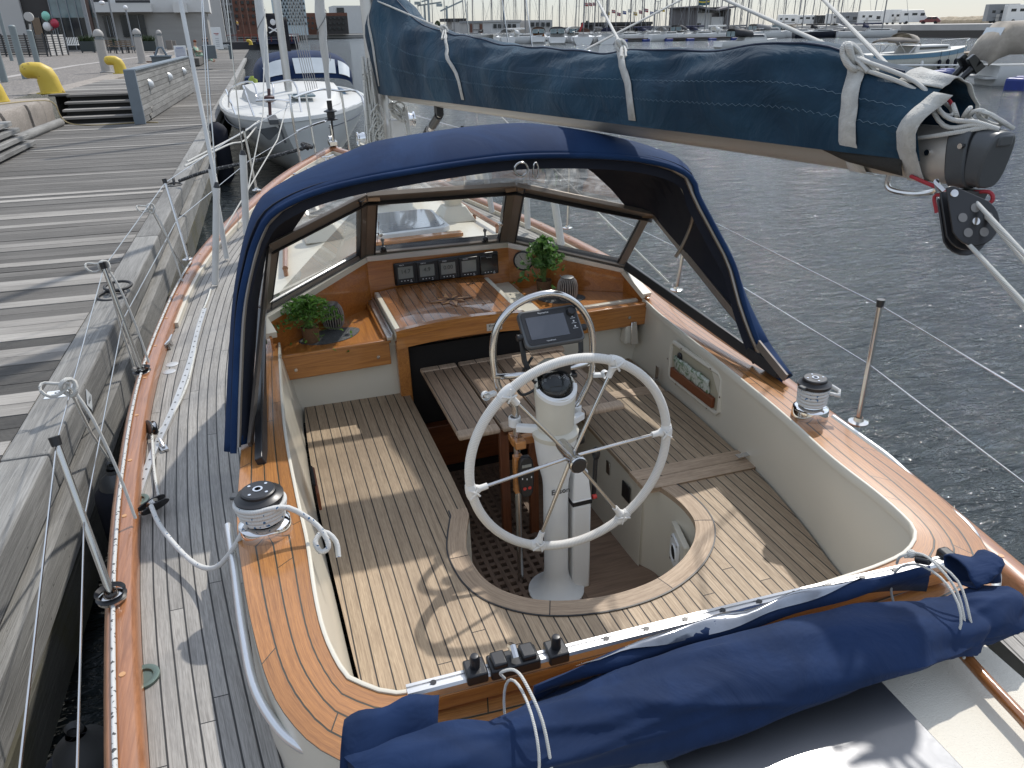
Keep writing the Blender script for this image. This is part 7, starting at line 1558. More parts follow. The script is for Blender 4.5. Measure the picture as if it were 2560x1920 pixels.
# ------------- the white yacht moored ahead
WY = thing('white_sailing_yacht', 'white sailing yacht moored bow on behind the near yacht with a navy sprayhood', 'sailboat', (-.2, 12.4, WZ))
HW = simple('white_gelcoat', (.70, .71, .70), .22, 0, .03, 1, coat=.4); DW = simple('white_deck', (.50, .50, .48), .55, 0, .05, 2)
pe = [(-.30, 12.22), (-.62, 12.62), (-.98, 13.35), (-1.22, 14.3), (-1.38, 16), (-1.42, 18), (-1.35, 20.5), (-1.1, 23)]
se = [(-.30, 12.22), (.10, 12.48), (.55, 13.0), (1.0, 13.9), (1.5, 15.3), (1.95, 17.3), (2.1, 19.5), (2.05, 21.5), (1.8, 23.2)]
pe_, se_ = resample(smoothpath([(x, y, 0) for x, y in pe], 5), 40), resample(smoothpath([(x, y, 0) for x, y in se], 5), 40)
def wsh(y): return .86-.012*(y-12)
for sd_, nm in ((pe_, -1), (se_, 1)):
    m = MB(); rows = []
    for p in sd_:
        cxl = .28; k = np.interp(p[1], [12.2, 13.5, 16, 19, 23], [.0, .10, .35, .62, .75]); rows.append([(p[0], p[1], wsh(p[1])), (p[0]-.0, p[1]+.01, wsh(p[1])-.07)]+[(cxl+(p[0]-cxl)*(1-(1-k)*f**1.3)-.5*(1-k)*f*0, p[1]+1.15*f*max(0, 1-(p[1]-12.2)/5), wsh(p[1])-.07-(wsh(p[1])+.33+.2)*f) for f in (.15, .35, .6, .8, 1.)])
    m.grid(rows); m.build('hull', HW, WY, 70)
m = MB(); rows = [[(a[0]*(1-t)+b[0]*t, a[1]*(1-t)+b[1]*t, wsh((a[1]+b[1])/2)+.03*math.sin(math.pi*t)) for t in np.linspace(0, 1, 7)] for a, b in zip(pe_, se_)]; m.grid(rows); m.build('deck', DW, WY, 60)
m = MB(); m.sweep([(p[0], p[1], wsh(p[1])) for p in pe_[::-1]]+[(p[0], p[1], wsh(p[1])) for p in se_[1:]], [(-.03, -.03), (-.03, .035), (.03, .035), (.03, -.03)]); m.build('toe_rail', HW, WY, 40)
m = MB(); 
for sd_ in (se_, pe_): m.tube([(p[0]+(.012 if sd_ is se_ else -.012)-(p[0]-.28)*.03, p[1]+.18, wsh(p[1])-.25) for p in sd_[4:34]], .012, 4)
m.build('hull_stripe', simple('stripe_dark', (.05, .06, .08), .5), WY)
m = MB(); rows = []
for y, hw_, z in ((14.3, .25, 0), (14.6, .42, .10), (15.6, .75, .20), (17.5, 1.05, .32), (19.2, 1.15, .38)):
    cx_ = .30; rows.append([(cx_-hw_-.08, y, wsh(y)+.02)]+[(cx_+hw_*math.sin(a), y, wsh(y)+z*(.75+.25*math.cos(a))) for a in np.linspace(-1.35, 1.35, 9)]+[(cx_+hw_+.08, y, wsh(y)+.02)])
m.grid(rows); CBN = m.build('cabin', DW, WY, 50)
m = MB(); m.box((.28, 15.15, wsh(15)+.24), (.55, .5, .05)); m.build('fore_hatch', WING, CBN, bevel=.02)
m = MB(); m.grid([[(.30+1.12, y, wsh(y)+.13), (.30+1.10, y, wsh(y)+.24)] for y in (16.8, 17.8, 18.8)]); m.build('cabin_stripe', simple('blue_stripe', (.12, .22, .35), .4), CBN, solid=.01)
# mast, boom ropes, furled sail
mb = fy(722, 228, 16.6); mt = fy(655, -40, 16.6); md_ = _n(np.array(mt)-np.array(mb)); md_ = np.array((.0, .0, 1.))
m = MB(); m.tube([(mb[0], 16.6, wsh(16)+.2), (mb[0], 16.75, 14)], .085, 14); m.build('mast', ALU, WY)
m = MB(); 
for k in range(6): x = mb[0]+.14+.05*k; m.tube([(x+.25, 16.5, wsh(16)+.25), (x+.10, 16.5, 2.4), (mb[0]+.1, 16.6, 8)], .008, 5)
m.build('halyards', ROPEG, WY)
fb2 = np.array(fy(671, 262, 12.9)); m = MB(); m.tube([(fb2[0], 12.9, wsh(13)), (fb2[0]+.05, 13.0, 1.35)], .03, 8); m.lathe([(.06, 0), (.10, .02), (.10, .10), (.06, .12)], 16, (fb2[0]+.03, 12.95, 1.12)); m.build('furling_drum', simple('drum_dark_red', (.06, .02, .02), .5), WY)
ftop = np.array((mb[0]-.05, 16.5, 13.5)); fl = np.array((fb2[0]+.05, 13.05, 1.3)); m = MB(); dd = _n(ftop-fl); m.tube([fl+dd*k*.25 for k in range(24)], [.03+.05*min(1, k/4) for k in range(24)], 10); m.build('furled_headsail', SC, WY); m = MB(); m.tube([fl+dd*t+np.array((.088*math.cos(t*9), .088*math.sin(t*9), 0)) for t in np.arange(1., 5.5, .06)], .006, 5); m.build('furl_seam', simple('seam_grey', (0, 0, 0)), WY)
# pulpit, anchor
m = MB()
def wp(px, py, Y): return tuple(fy(px, py, Y))
for pts in ([wp(572, 268, 14.6), wp(578, 222, 14.4), wp(630, 205, 14.2), wp(645, 250, 13.9)], [wp(678, 208, 14.2), wp(735, 206, 14.4), wp(754, 282, 13.6)], [wp(684, 262, 13.6), wp(683, 215, 13.9), wp(678, 208, 14.2)], [wp(640, 252, 12.6), wp(690, 250, 12.5), wp(722, 252, 12.6)], [wp(608, 215, 14.4), wp(636, 292, 12.9)], [wp(565, 225, 15.5), wp(590, 288, 13.7)]): m.tube(smoothpath(pts, 4), .02, 8)
m.build('pulpit', STEEL, WY)
m = MB(); m.box((fb2[0]+.02, 12.3, wsh(12)+.02), (.16, .9, .08)); m.prism([(-.20, .03), (.12, .05), (.2, -.0), (.0, -.17), (-.04, -.16)], -.02, .02, Matrix.Rotation(R(90), 3, 'X'), (fb2[0]-.08, 11.98, wsh(12)-.12)); m.box((fb2[0]+.14, 12.0, wsh(12)-.2), (.04, .05, .32), ry=-.2); m.build('anchor', simple('anchor_grey', (.09, .095, .10), .5, .4), WY, bevel=.006)
# sprayhood of the white yacht
m = MB(); rows = []
for t, y, hh, hw_ in ((0, 19.0, .28, 1.12), (.3, 19.5, .80, 1.2), (.7, 20.3, .92, 1.25), (1, 21.3, .92, 1.3)):
    rows.append([(.78+hw_*math.copysign(abs(math.sin(a))**.7, math.sin(a)), y, wsh(y)+.15+hh*max(0, math.cos(a))**.5) for a in np.linspace(-1.5, 1.5, 17)])
m.grid(rows); HD = m.build('sprayhood', NAVY, WY, 50, solid=.01)
for a0, a1 in ((-1.05, -.25), (-.15, .55), (.65, 1.15)):
    m = MB(); m.grid([[(.78+(hw_+.0)*math.copysign(abs(math.sin(a))**.7, math.sin(a)), y-.05, wsh(y)+.17+hh*max(0, math.cos(a))**.5) for a in np.linspace(a0, a1, 7)] for y, hh, hw_ in ((19.10, .38, 1.145), (19.44, .74, 1.20))]); m.build('hood_window', simple('hazy_window', (.50, .54, .56), .2, 0, .2, 2, coat=.5), HD, 50)
m = MB(); m.grid([[wp(706, 72+0, 22), wp(722, 52, 22), wp(735, 78, 22)], [wp(712, 118, 22), wp(720, 130, 22), wp(736, 150, 22)]]); 
FP = NT('black_flag').set((.008, .008, .012), .8).m
m = MB(); c = np.array(fy(672, 58, 17.0)); 
for (dx, lb2) in ((0, 0),): m.grid([[c+np.array((-.06+.16*i+.02*math.sin(j), .03*math.sin(i*2+j), .20-.12*j+.05*i*0)) for i in range(3)] for j in range(5)])
m.build('pirate_flag', FP, WY, 60, solid=.004)
m = MB(); m.sphere(c+np.array((.09, -.03, .02)), .06, 12, 8, (1, .3, 1.1)); 
for s_ in (-1, 1): m.tube([c+np.array((.09-.11*s_, -.035, -.08)), c+np.array((.09+.11*s_, -.035, -.2))], .016, 6)
m.build('skull_mark', WPRINT, WY)
m = MB(); c = np.array(fy(702, 85, 17.4)); m.grid([[c+np.array((-.02+.10*i, .03*math.sin(i+j), .35-.18*j)) for i in range(3)] for j in range(5)]); m.build('black_pennant', FP, WY, 60, solid=.004)
# fender and mooring lines of the white yacht
c = np.array((-1.50, 13.7, .55)); t = thing('fender', 'long dark navy fender between the white yacht and the dock', 'fender', tuple(c)); m = MB(); m.lathe([(0, -.95), (.12, -.93), (.20, -.82), (.20, .05), (.14, .14), (.05, .2)], 18, c); m.build('fender_body', FND, t)
for pts, l in (([wp(648, 302, 12.6), wp(600, 335, 11.2), D(.1, 9.6, DZ+.02)], 'upper pale mooring line from the bow of the white yacht'), ([wp(640, 318, 12.4), wp(610, 352, 11.2), wp(570, 362, 10.4), D(.1, 9.2, DZ+.02)], 'lower sagging mooring line from the bow of the white yacht')):
    m = MB(); m.tube(smoothpath(pts, 5), .014, 6); o = m.build('mooring_line', ROPEW, None, loc=pts[0]); tag(o, l, 'rope')
# ------------- motorboat beyond the white yacht (dark outboard, green bottle)
c = np.array((-.2, 25.5, WZ)); t = thing('small_motorboat', 'small dark boat with bagged gear moored behind the white yacht', 'boat', tuple(c)); m = MB(); m.prism([(-.9, -1.6), (.7, -1.8), (.9, 1.8), (0, 2.8), (-.9, 1.8)], 0, .8, None, c); m.build('hull', simple('dark_hull', (.03, .035, .05), .4), t, bevel=.03); m = MB(); m.box(c+(-.1, -.5, 1.1), (.9, .9, .6)); m.build('gear_bag', NAVY, t, bevel=.08); m = MB(); m.lathe([(.14, 0), (.14, .45), (.06, .55)], 12, c+(-.3, -1.2, .9)); m.build('yellow_bottle', simple('lime_plastic', (.35, .42, .05), .4), t)
# ================================================================ FAR MARINA
HWT = simple('white_hull', (.78, .78, .76), .3, 0, .05, .6); HDK = simple('dark_blue_hull', (.02, .025, .04), .25); HTK = simple('teak_cabin', (.34, .14, .05), .5, 0, .2, 3); CVR = {'navy': simple('navy_cover', (0, 0, 0)), 'brown': simple('brown_cover', (.12, .07, .055), .8), 'black': simple('black_cover', (.025, .025, .028), .7), 'beige': CANVG, 'grey': simple('grey_cover', (.20, .20, .20), .8), 'white': simple('white_cover', (.62, .62, .6), .7)}
def hullmesh(L, B, fb, dr=.3, stern=.8, rake=.6):
    rows = []
    for i in range(11):
        t = i/10; y = -L/2+L*t; w_ = B/2*(stern+(1-stern)*math.sin(min(1, t/.45)*math.pi/2)) if t < .45 else B/2*max(.02, math.cos((t-.45)/.55*math.pi/2)**.75)
        h = fb*(1+.25*(t-.4)**2*2+(.18*t)); r = []
        for sx_ in (-1, 1):
            q = [(w_*1.0, h), (w_*.97, h*.6), (w_*.82, .12*h), (w_*.45, -dr)]
            if sx_ == 1: q = q[::-1]
            r += [(sx_*a, y-(rake*(1-b_/h) if t > .7 else 0)*((t-.7)/.3 if t > .7 else 0), b_) for a, b_ in q]
        rows.append(r)
    m = MB(); m.grid(rows, closed=True); m.add(rows[0], [tuple(range(8))]); return m, rows
def mboat(P, hd, kind, L, B, label, cover='navy', mast=0, hull=HWT, group='boats moored in the far marina', stripe=None, detail=1, cat=None):
    t = thing('moored_sailboat' if kind == 'sail' else 'moored_motorboat', label, cat or ('sailboat' if kind == 'sail' else 'motorboat'), (0, 0, 0), group); fb = .10*L if L < 9 else .95
    m, rw = hullmesh(L, B, fb); m.build('hull', hull, t, 50)
    m = MB(); m.grid([[(r[0][0]*.96, r[0][1], r[0][2]-.03), (0, r[0][1], r[0][2]+.03), (r[7][0]*.96, r[0][1], r[0][2]-.03)] for r in rw]); m.build('deck', DW, t, 0)
    if stripe: m = MB(); m.grid([[(r[7][0]*1.006+.005, r[7][1], r[7][2]-.04), (r[7][0]*1.004+.005, r[7][1]-.01, r[7][2]*.74)] for r in rw]); m.grid([[(r[0][0]*1.006-.005, r[0][1], r[0][2]-.04), (r[0][0]*1.004-.005, r[0][1]-.01, r[0][2]*.74)] for r in rw]); m.build('hull_stripe', stripe, t, 50)
    if kind == 'sail':
        m = MB(); m.box((0, L*.08, fb+.26), (B*.52, L*.36, .42), taper=(.8, .88)); c = m.build('cabin', DW, t, 30, bevel=.05); m = MB()
        for s_ in (-1, 1): m.box((s_*B*.245, L*.08, fb+.30), (.03, L*.26, .13), ry=s_*.1)
        m.split('cabin_window', WIN, c, 0)
        m = MB(); m.grid([[(B*.30*math.sin(a), -L*.11+dy, fb+.35+hh*max(0, math.cos(a))**.5) for a in np.linspace(-1.45, 1.45, 9)] for dy, hh in ((.55, .25), (.35, .75), (-.5, .85))]); m.build('sprayhood', CVR[cover], t, 50, solid=.02)
        if mast:
            m = MB(); m.tube([(0, L*.12, fb), (0, L*.10, mast)], .13, 6); mm_ = m.build('mast', simple('far_mast_grey', (.20, .20, .20), .6), t); m = MB(); m.box((0, L*.11, mast*.62), (B*.5, .06, .05)); m.build('spreader', ALU, mm_, 0)
            m = MB(); m.tube([(0, L*.5, fb+.2), (0, L*.10, mast*.97)], .035, 4); m.tube([(0, -L*.5, fb+.2), (0, L*.10, mast)], .022, 4)
            for s_ in (-1, 1): m.tube([(s_*B*.46, L*.08, fb), (s_*B*.25, L*.11, mast*.62), (0, L*.10, mast)], .02, 4)
            m.build('rigging', FRM, t)
            m = MB(); m.tube([(0, L*.10, fb+1.25), (0, -L*.28, fb+1.2)], .13, 8); m.build('boom_cover', CVR[cover], t)
        if detail:
            m = MB(); m.tube(smoothpath([(-B*.4, -L*.33, fb+.6), (-B*.38, -L*.48, fb+.65), (B*.38, -L*.48, fb+.65), (B*.4, -L*.33, fb+.6)], 3), .03, 5)
            for x, y in ((-B*.39, -L*.45), (B*.39, -L*.45), (-B*.3, L*.36), (B*.3, L*.36)): m.tube([(x, y, fb), (x, y, fb+.65)], .025, 4)
            m.tube(smoothpath([(-B*.3, L*.36, fb+.65), (0, L*.5, fb+.75), (B*.3, L*.36, fb+.65)], 3), .03, 5); m.split('railing', STEEL, t)
    else:
        m = MB(); m.box((0, L*.06, fb+.40), (B*.74, L*.42, .8), taper=(.82, .72)); c = m.build('cabin', HTK if cover == 'teak' else DW, t, 30, bevel=.08); m = MB(); m.box((0, L*.03, fb+.62), (B*.70, L*.33, .22), taper=(.92, .9)); m.build('cabin_window', WIN, c, 0)
        m = MB(); m.grid([[(B*.40*math.copysign(abs(math.sin(a))**.6, math.sin(a)), dy, fb+.1+hh*max(0, math.cos(a))**.4) for a in np.linspace(-1.5, 1.5, 11)] for dy, hh in ((0, 1.1), (-L*.16, 1.35), (-L*.30, 1.35))]); cv = m.build('canopy', CVR['black' if cover == 'teak' else cover], t, 50, solid=.02)
        m = MB()
        for s_ in (-.5, .5): m.box((s_*B*.36, -L*.302, fb+.85), (B*.30, .02, .6))
        m.split('canopy_window', WING, cv, 0)
        if detail: m = MB(); m.box((0, -L*.52, .25), (B*.7, L*.06, .07)); m.build('bathing_platform', DW, t, 0)
    t.location = (P[0], P[1], WZ); t.rotation_euler = (0, 0, hd); return t
def wl(px, py): return np.array(fz(px, py, WZ))
def away(P, off=0): d = P-CAM; return math.atan2(d[1], d[0])-math.pi/2+R(off)
pa, pb_ = wl(1225, 110), wl(1890, 99); m = MB(); d = pb_-pa; rz = math.atan2(d[1], d[0]); m.box((pa+pb_)/2+(0, 0, .45), (np.linalg.norm(d), 2.2, .35), rz=rz); o = m.build('pontoon', simple('dark_pontoon', (.06, .05, .045), .8), None, 0, loc=tuple(pa)); tag(o, 'long dark floating pontoon in front of the far row of boats', 'pontoon')
BLF = simple('blue_float', (.015, .035, .20), .5)
for k, px in enumerate((1545, 1602, 1658, 1712, 1768, 1826)):
    P = pa+d*((px-1225)/665)+(0, -1.2, 0); m = MB(); m.box(P+(0, 0, .1), (1.6, .9, .7), rz=rz); o = m.build('blue_float', BLF, None, 0, loc=tuple(P), bevel=.1); tag(o, ['first', 'second', 'third', 'fourth', 'fifth', 'sixth'][k]+' blue float from the left along the far pontoon', 'float', 'blue floats along the pontoon')
FR = [(1262, 111, 'sail', 9.5, 3.0, 8, 'grey', 13, 'white sailboat with a grey cover just above the sail cover ridge'), (1300, 110, 'sail', 9.5, 3.0, -60, 'white', 13, 'white sailboat lying side on at the left end of the pontoon'), (1346, 109, 'motor', 8.5, 3.0, 0, 'teak', 0, 'motorboat with an orange brown wooden cabin in the far row'), (1393, 112, 'motor', 9, 3.3, 0, 'navy', 0, 'white motorboat with a dark canopy, stern toward the camera'), (1428, 108, 'motor', 10, 3.2, 14, 'white', 0, 'larger white motorboat right of the dark canopy motorboat'), (1458, 112, 'sail', 10.5, 3.5, 0, 'brown', 15, 'white sailboat with a brown bimini and a small red flag at its stern'), (1490, 109, 'sail', 9, 2.9, 20, 'grey', 13, 'slim white sailboat between the brown and the navy hooded boats'), (1516, 111, 'sail', 10, 3.3, 0, 'navy', 14, 'white sailboat with a navy sprayhood and open transom'), (1560, 104, 'sail', 10, 3.2, -62, 'black', 14, 'side on white sailboat above the first blue float'), (1618, 103, 'sail', 10.5, 3.3, -62, 'navy', 15, 'side on white sailboat with navy hood above the second blue float'), (1664, 103, 'sail', 8.5, 2.9, -50, 'grey', 12, 'side on white sailboat above the third blue float'), (1700, 102, 'motor', 9.5, 3.2, -20, 'black', 0, 'motorboat with a rounded black window canopy above the pontoon'), (1745, 101, 'sail', 10, 3.2, -60, 'navy', 15, 'side on white sailboat in front of the clubhouse'), (1800, 100, 'sail', 10, 3.2, -60, 'white', 14, 'side on white sailboat right of the clubhouse'), (1850, 99, 'sail', 9, 3.0, -70, 'grey', 13, 'white sailboat behind the dark windowed motorboat'), (1912, 97, 'motor', 11, 3.6, -50, 'grey', 0, 'big motor cruiser with a grey tent canopy'), (1955, 95, 'motor', 8.5, 3.0, -30, 'white', 0, 'white motorboat right of the grey tented cruiser'), (1990, 93, 'sail', 9.5, 3.1, -60, 'beige', 14, 'white sailboat left of the dark blue one'), (2046, 95, 'sail', 10, 3.1, -72, 'black', 16, 'dark blue hulled sailboat before the harbour wall'), (2095, 91, 'motor', 7.5, 2.8, -30, 'white', 0, 'small white cabin boat at the harbour wall'), (2180, 94, 'sail', 13, 3.6, -78, 'navy', 18, 'long white sailboat with a navy hood lying along the harbour wall'), (2125, 88, 'sail', 10, 3.1, -70, 'grey', 15, 'white sailboat behind the long one at the harbour wall')]
for px, py, kd, L, B, off, cv, ms, lb in FR:
    P = wl(px, py); P = P+_n((P-CAM)*(1, 1, 0))*(L*.5 if abs(off) < 30 else 2); o = mboat(P, away(P, off), kd, L*1.08, B*1.12, lb, cv, ms, HDK if px == 2046 else HWT); o.scale = (1, 1, 1.2)
random.seed(9)
protos = []
for k, px in enumerate(np.r_[np.linspace(1010, 1225, 14), np.linspace(1235, 1960, 52), np.linspace(1975, 2120, 8), [655, 668]]):
    P = wl(px+rnd(-7, 7), 105-rnd(0, 8)-(px-1000)*.008); f_ = rnd(1.06, 1.75); P = CAM+(P-CAM)*f_; P[2] = WZ
    if k < 4: o = mboat(P, away(P, rnd(-60, 60)), 'sail', rnd(9, 11), 3.1, 'white sailboat with a tall mast in the crowded rows behind the far pontoon', ['navy', 'grey', 'white', 'black'][k], rnd(13, 16), HWT, 'sailboats in the crowded rows', detail=0); protos.append(o)
    else:
        o = copy_tree(protos[k % 4], None, tuple(P), away(P, rnd(-70, 70))); s_ = rnd(.85, 1.15); o.scale = (s_, s_, s_*rnd(.95, 1.1))
# open white motorboat glimpsed over the sail cover
P = wl(1868, 121); o = mboat(P, away(P, -58), 'motor', 8.5, 2.9, 'white sports boat with black wraparound windows just above the sail cover', 'black', 0)
# blue striped sailboat
ps, pw = wl(2150, 183), wl(2392, 166); d = pw-ps; L = np.linalg.norm(d)*1.12; c = (ps+pw)/2; SB = mboat(c, math.atan2(d[1], d[0])-math.pi/2, 'sail', L, 2.7, 'white sailboat with a blue sheer stripe and black fenders on a line', 'beige', 0, simple('ivory_hull', (.66, .65, .58), .35), None, simple('blue_stripe', (0, 0, 0)))
BLS = simple('bright_blue_stripe', (.07, .20, .31), .4)
for o in SB.children:
    if o.name.startswith('hull_stripe'): o.data.materials.clear(); o.data.materials.append(BLS)
def loc2(t, x, y, z): return t.matrix_basis@Vector((x, y, z))
for k, y in enumerate((-.10, .06, .15, .24)):
    f = MB(); w_ = 2.7/2*.93; f.lathe([(0, -.42), (.10, -.36), (.11, .02), (.04, .12)], 12); f.tube([(0, 0, .1), (0, 0, .6)], .012, 4); o = f.build('fender', FND if k else WHITE, None, 60); rzz = SB.rotation_euler[2]
    o.location = Matrix.Rotation(rzz, 4, 'Z')@Vector((w_+.12-abs(y)*.9, L*y, .48))+Vector(SB.location); tag(o, ['white fender on the blue striped sailboat', 'first black fender from the stern of the blue striped sailboat', 'middle black fender of the blue striped sailboat', 'black fender nearest the bow of the blue striped sailboat'][k], 'fender', 'fenders on the blue striped sailboat')
m = MB(); q = [(-.9, -L*.20), (.9, -L*.20), (.9, L*.02), (-.9, L*.02)]; m.grid([[(x, y, z) for x, z in ((-.9, 1.65-abs(dy)*.35), (-.7, 1.84-abs(dy)*.3), (0, 1.9-abs(dy)*.3), (.7, 1.84-abs(dy)*.3), (.9, 1.65-abs(dy)*.35))] for y, dy in ((-L*.29, .5), (-L*.23, 0), (-L*.12, 0))]); o = m.build('bimini', simple('dark_beige', (.14, .125, .11), .8), SB, 50, solid=.02); m = MB()
for x in (-1, 1):
    for y in (-L*.28, -L*.10): m.tube([(x*.9, y, 1.65), (x*.9, -L*.19, .9)], .018, 4)
m.split('bimini_frame', STEEL, SB)
m = MB(); m.box((-.3, -L*.53, .75), (.22, .3, .7), rx=.2); m.tube([(-.3, -L*.54, .5), (-.3, -L*.56, -.1)], .06, 6); m.build('outboard_motor', GREYP, SB, bevel=.04)
m = MB(); m.tube([fz(2195, 163, .25), fz(2440, 163, .25)], .05, 6); o = m.build('mooring_boom', WHITE, None, loc=tuple(fz(2195, 163, .25))); tag(o, 'thin white mooring boom lying level in front of the blue striped sailboat', 'boom')
P = wl(2432, 158); m = MB(); m.box(P+(1.5, 1.5, .55), (5, 1.1, .3), rz=.5); o = m.build('finger_dock', CHM, None, 0, loc=tuple(P)); tag(o, 'short tan wooden finger dock at the bow of the blue striped sailboat', 'dock')
for k, (px, py, w_, l) in enumerate(((2366, 202, 1.15, 'royal blue plastic float right of the blue striped sailboat'), (2555, 226, .8, 'royal blue plastic float cut by the right border'))):
    P = wl(px, py); m = MB(); m.box(P+(0, .3, .15), (w_, .8, .7), rz=.35); m.box(P+(.15, .25, .32), (w_*.7, .5, .5), rz=.1); o = m.build('blue_float', BLF, None, 0, loc=tuple(P), bevel=.12); tag(o, l, 'float')
# twin outboard motorboat at the right border
P = wl(2500, 214); hd = away(P, -62); TB2 = thing('outboard_motorboat', 'white motorboat with a beige canvas tent and twin black outboards at the right border', 'motorboat', (0, 0, 0))
m, rw = hullmesh(8, 2.8, .8); m.build('hull', HWT, TB2, 50)
m = MB(); m.grid([[(1.25*math.copysign(abs(math.sin(a))**.55, math.sin(a))*wf, dy, .75+hh*max(0, math.cos(a))**.45) for a in np.linspace(-1.5, 1.5, 13)] for dy, hh, wf in ((-4.6, .35, .95), (-4.25, 1.35, .98), (-3.8, 1.95, 1), (1.5, 2.1, 1), (2.6, .7, .9))]); tn_ = m.build('canvas_tent', CANVG, TB2, 50, solid=.02)
for pts in ([(-.85, -4.55, 1.15), (.85, -4.55, 1.15), (.8, -4.05, 2.45), (-.8, -4.05, 2.45)], [(1.31, -2.7, 1.3), (1.31, -.6, 1.3), (1.27, -.6, 2.1), (1.27, -2.6, 2.1)], [(-1.31, -2.7, 1.3), (-1.31, -.6, 1.3), (-1.27, -.6, 2.1), (-1.27, -2.6, 2.1)]):
    m = MB(); m.add(pts, [(0, 1, 2, 3)]); m.build('tent_window', simple('hazy_window', (0, 0, 0)), tn_, 0, solid=.02)
for x in (-.45, .45):
    m = MB(); m.box((x, -4.85, .95), (.40, .5, .8), rx=.75, taper=(.7, .7)); m.tube([(x, -4.9, .75), (x, -5.2, .4), (x, -5.35, .15)], [.17, .14, .12], 10); m.sphere((x, -5.4, .10), .17, 10, 6, (1, 1.3, 1)); m.build('outboard_motor', simple('black_gloss', (0, 0, 0)), TB2, bevel=.08)
m = MB(); m.box((0, -4.3, .35), (2.4, .6, .08)); m.build('bathing_platform', DW, TB2, 0)
q = Matrix.Rotation(hd, 3, 'Z')@Vector((0, -4.4, 0)); tp = wl(2436, 212); TB2.location = (tp[0]-q[0], tp[1]-q[1], WZ); TB2.rotation_euler = (0, 0, hd)
# harbour wall on the right with parked vehicles
w0, w1 = wl(1940, 91), wl(2700, 96); d = w1-w0; rz = math.atan2(d[1], d[0]); n_ = np.array((-d[1], d[0], 0))/np.linalg.norm(d); n_ = n_ if n_.dot(w0-CAM) > 0 else -n_; LW = np.linalg.norm(d)
m = MB(); m.box((w0+w1)/2+n_*40+(0, 0, 1.0), (LW+60, 80, 2.6), rz=rz); o = m.build('harbour_wall', simple('harbour_concrete', (.50, .475, .44), .9, 0, .2, .3), None, 0, loc=tuple(w0)); tag(o, 'long concrete harbour wall on the right side of the marina', 'wall')
m = MB(); m.box((w0+w1)/2-n_*.35+(0, 0, .62), (LW+60, .6, 1.3), rz=rz); o = m.build('wall_facing', simple('dark_lower_wall', (.09, .08, .07), .8), o, 0)  # lower part of the wall in a darker colour
RK = NT('sand_rock'); n1 = RK.noise(RK.coord(), .8, 5, .7); RK.set(RK.mix(n1, (.30, .24, .16), (.55, .46, .34)), .95); RK.bump(n1, 1, .5); GZ = 2.0+.32
a, b_ = fy(2325, 40, 1), None
def onwall(px, back, z=2.3-.3): 
    d3 = ray(px, 60); d3 = d3/np.linalg.norm(d3[:2]); t = ((w0-CAM+n_*back)@n_)/(d3@n_); p = CAM+d3*t; p[2] = z; return p
m = MB(); p, q = onwall(2335, 62), onwall(2700, 62); rows = []
for k in range(40): c = p+(q-p)*k/39; h = 1.6+rnd(-.15, .2); rows.append([c+(0, 0, -.5), c+(rnd(-.2, .2), 0, h*.5), c+n_*1.2+(0, 0, h), c+n_*4+(0, 0, h)])
m.grid(rows); o = m.build('rock_wall', RK.m, None, 0, loc=tuple(p)); tag(o, 'sand coloured rubble wall behind the vehicles on the right', 'wall')
CWH = simple('camper_white', (.66, .66, .64), .35, 0, .05, 1); TYR = simple('tyre', (.02, .02, .02), .8)
def vehicle(p, L, H, c, label, kind, rz_):
    t = thing('camper_van' if kind != 'car' else 'parked_car', label, 'camper van' if kind != 'car' else 'car', (0, 0, 0), 'vehicles parked on the harbour wall'); W = 2.2 if kind != 'car' else 1.75; x = L/2
    if kind == 'camper': q = [(-x, .35), (x*.78, .35), (x, .5), (x*.98, 1.05), (x*.72, 1.35), (x*.60, H*.68), (x*.72, H*.80), (x*.55, H), (-x, H)]
    elif kind == 'van': q = [(-x, .35), (x, .4), (x, 1.1), (x*.72, 1.3), (x*.45, H), (-x, H)]
    else: q = [(-x, .3), (x, .3), (x, .8), (x*.55, .92), (x*.2, H), (-x*.55, H), (-x*.9, .95), (-x, .8)]
    m = MB(); m.prism(q, -W/2, W/2, Mx); m.build('body', c, t, 0, bevel=.06); m = MB()
    if kind == 'camper': wn_ = [(x*.30, H*.5, .9, .7), (-x*.25, H*.6, .8, .5), (-x*.7, H*.6, .6, .5)]
    elif kind == 'van': wn_ = [(x*.42, H*.68, .9, .6), (-x*.1, H*.7, 1.1, .5), (-x*.65, H*.7, .9, .5)]
    else: wn_ = [(x*.12, H*.80, .9, .35), (-x*.40, H*.80, .9, .35)]
    for u, z, a, b_ in wn_: m.box((u, 0, z), (a, W+.04, b_))
    m.split('window', WIN, t, 0)
    if kind != 'car': m = MB(); m.add([(x*.97+.02, -W*.42, 1.06), (x*.97+.02, W*.42, 1.06), (x*.70, W*.42, 1.36 if kind == 'camper' else 1.6), (x*.70, -W*.42, 1.36 if kind == 'camper' else 1.6)], [(0, 1, 2, 3)]); m.build('windscreen', WIN, t, 0)
    if kind == 'camper': m = MB(); m.box((-x*.45, -W/2-.02, .95), (.6, .03, 1.3)); m.build('side_door', LST, t, 0); m = MB(); m.box((-x*.1, -W/2-.02, H*.28), (L*.6, .03, .10)); m.build('side_stripe', GREYP, t, 0)
    for u in (x*.62, -x*.55):
        for s_ in (-1, 1): m = MB(); m.lathe([(0, -.1), (.34, -.1), (.34, .1), (0, .1)], 14, (u, s_*(W/2-.1), .34), Mx); m.build('wheel', TYR, t)
    t.location = tuple(p); t.rotation_euler = (0, 0, rz_); return t
G2 = simple('camper_grey', (.20, .21, .22), .4); rv = away(onwall(2250, 28))
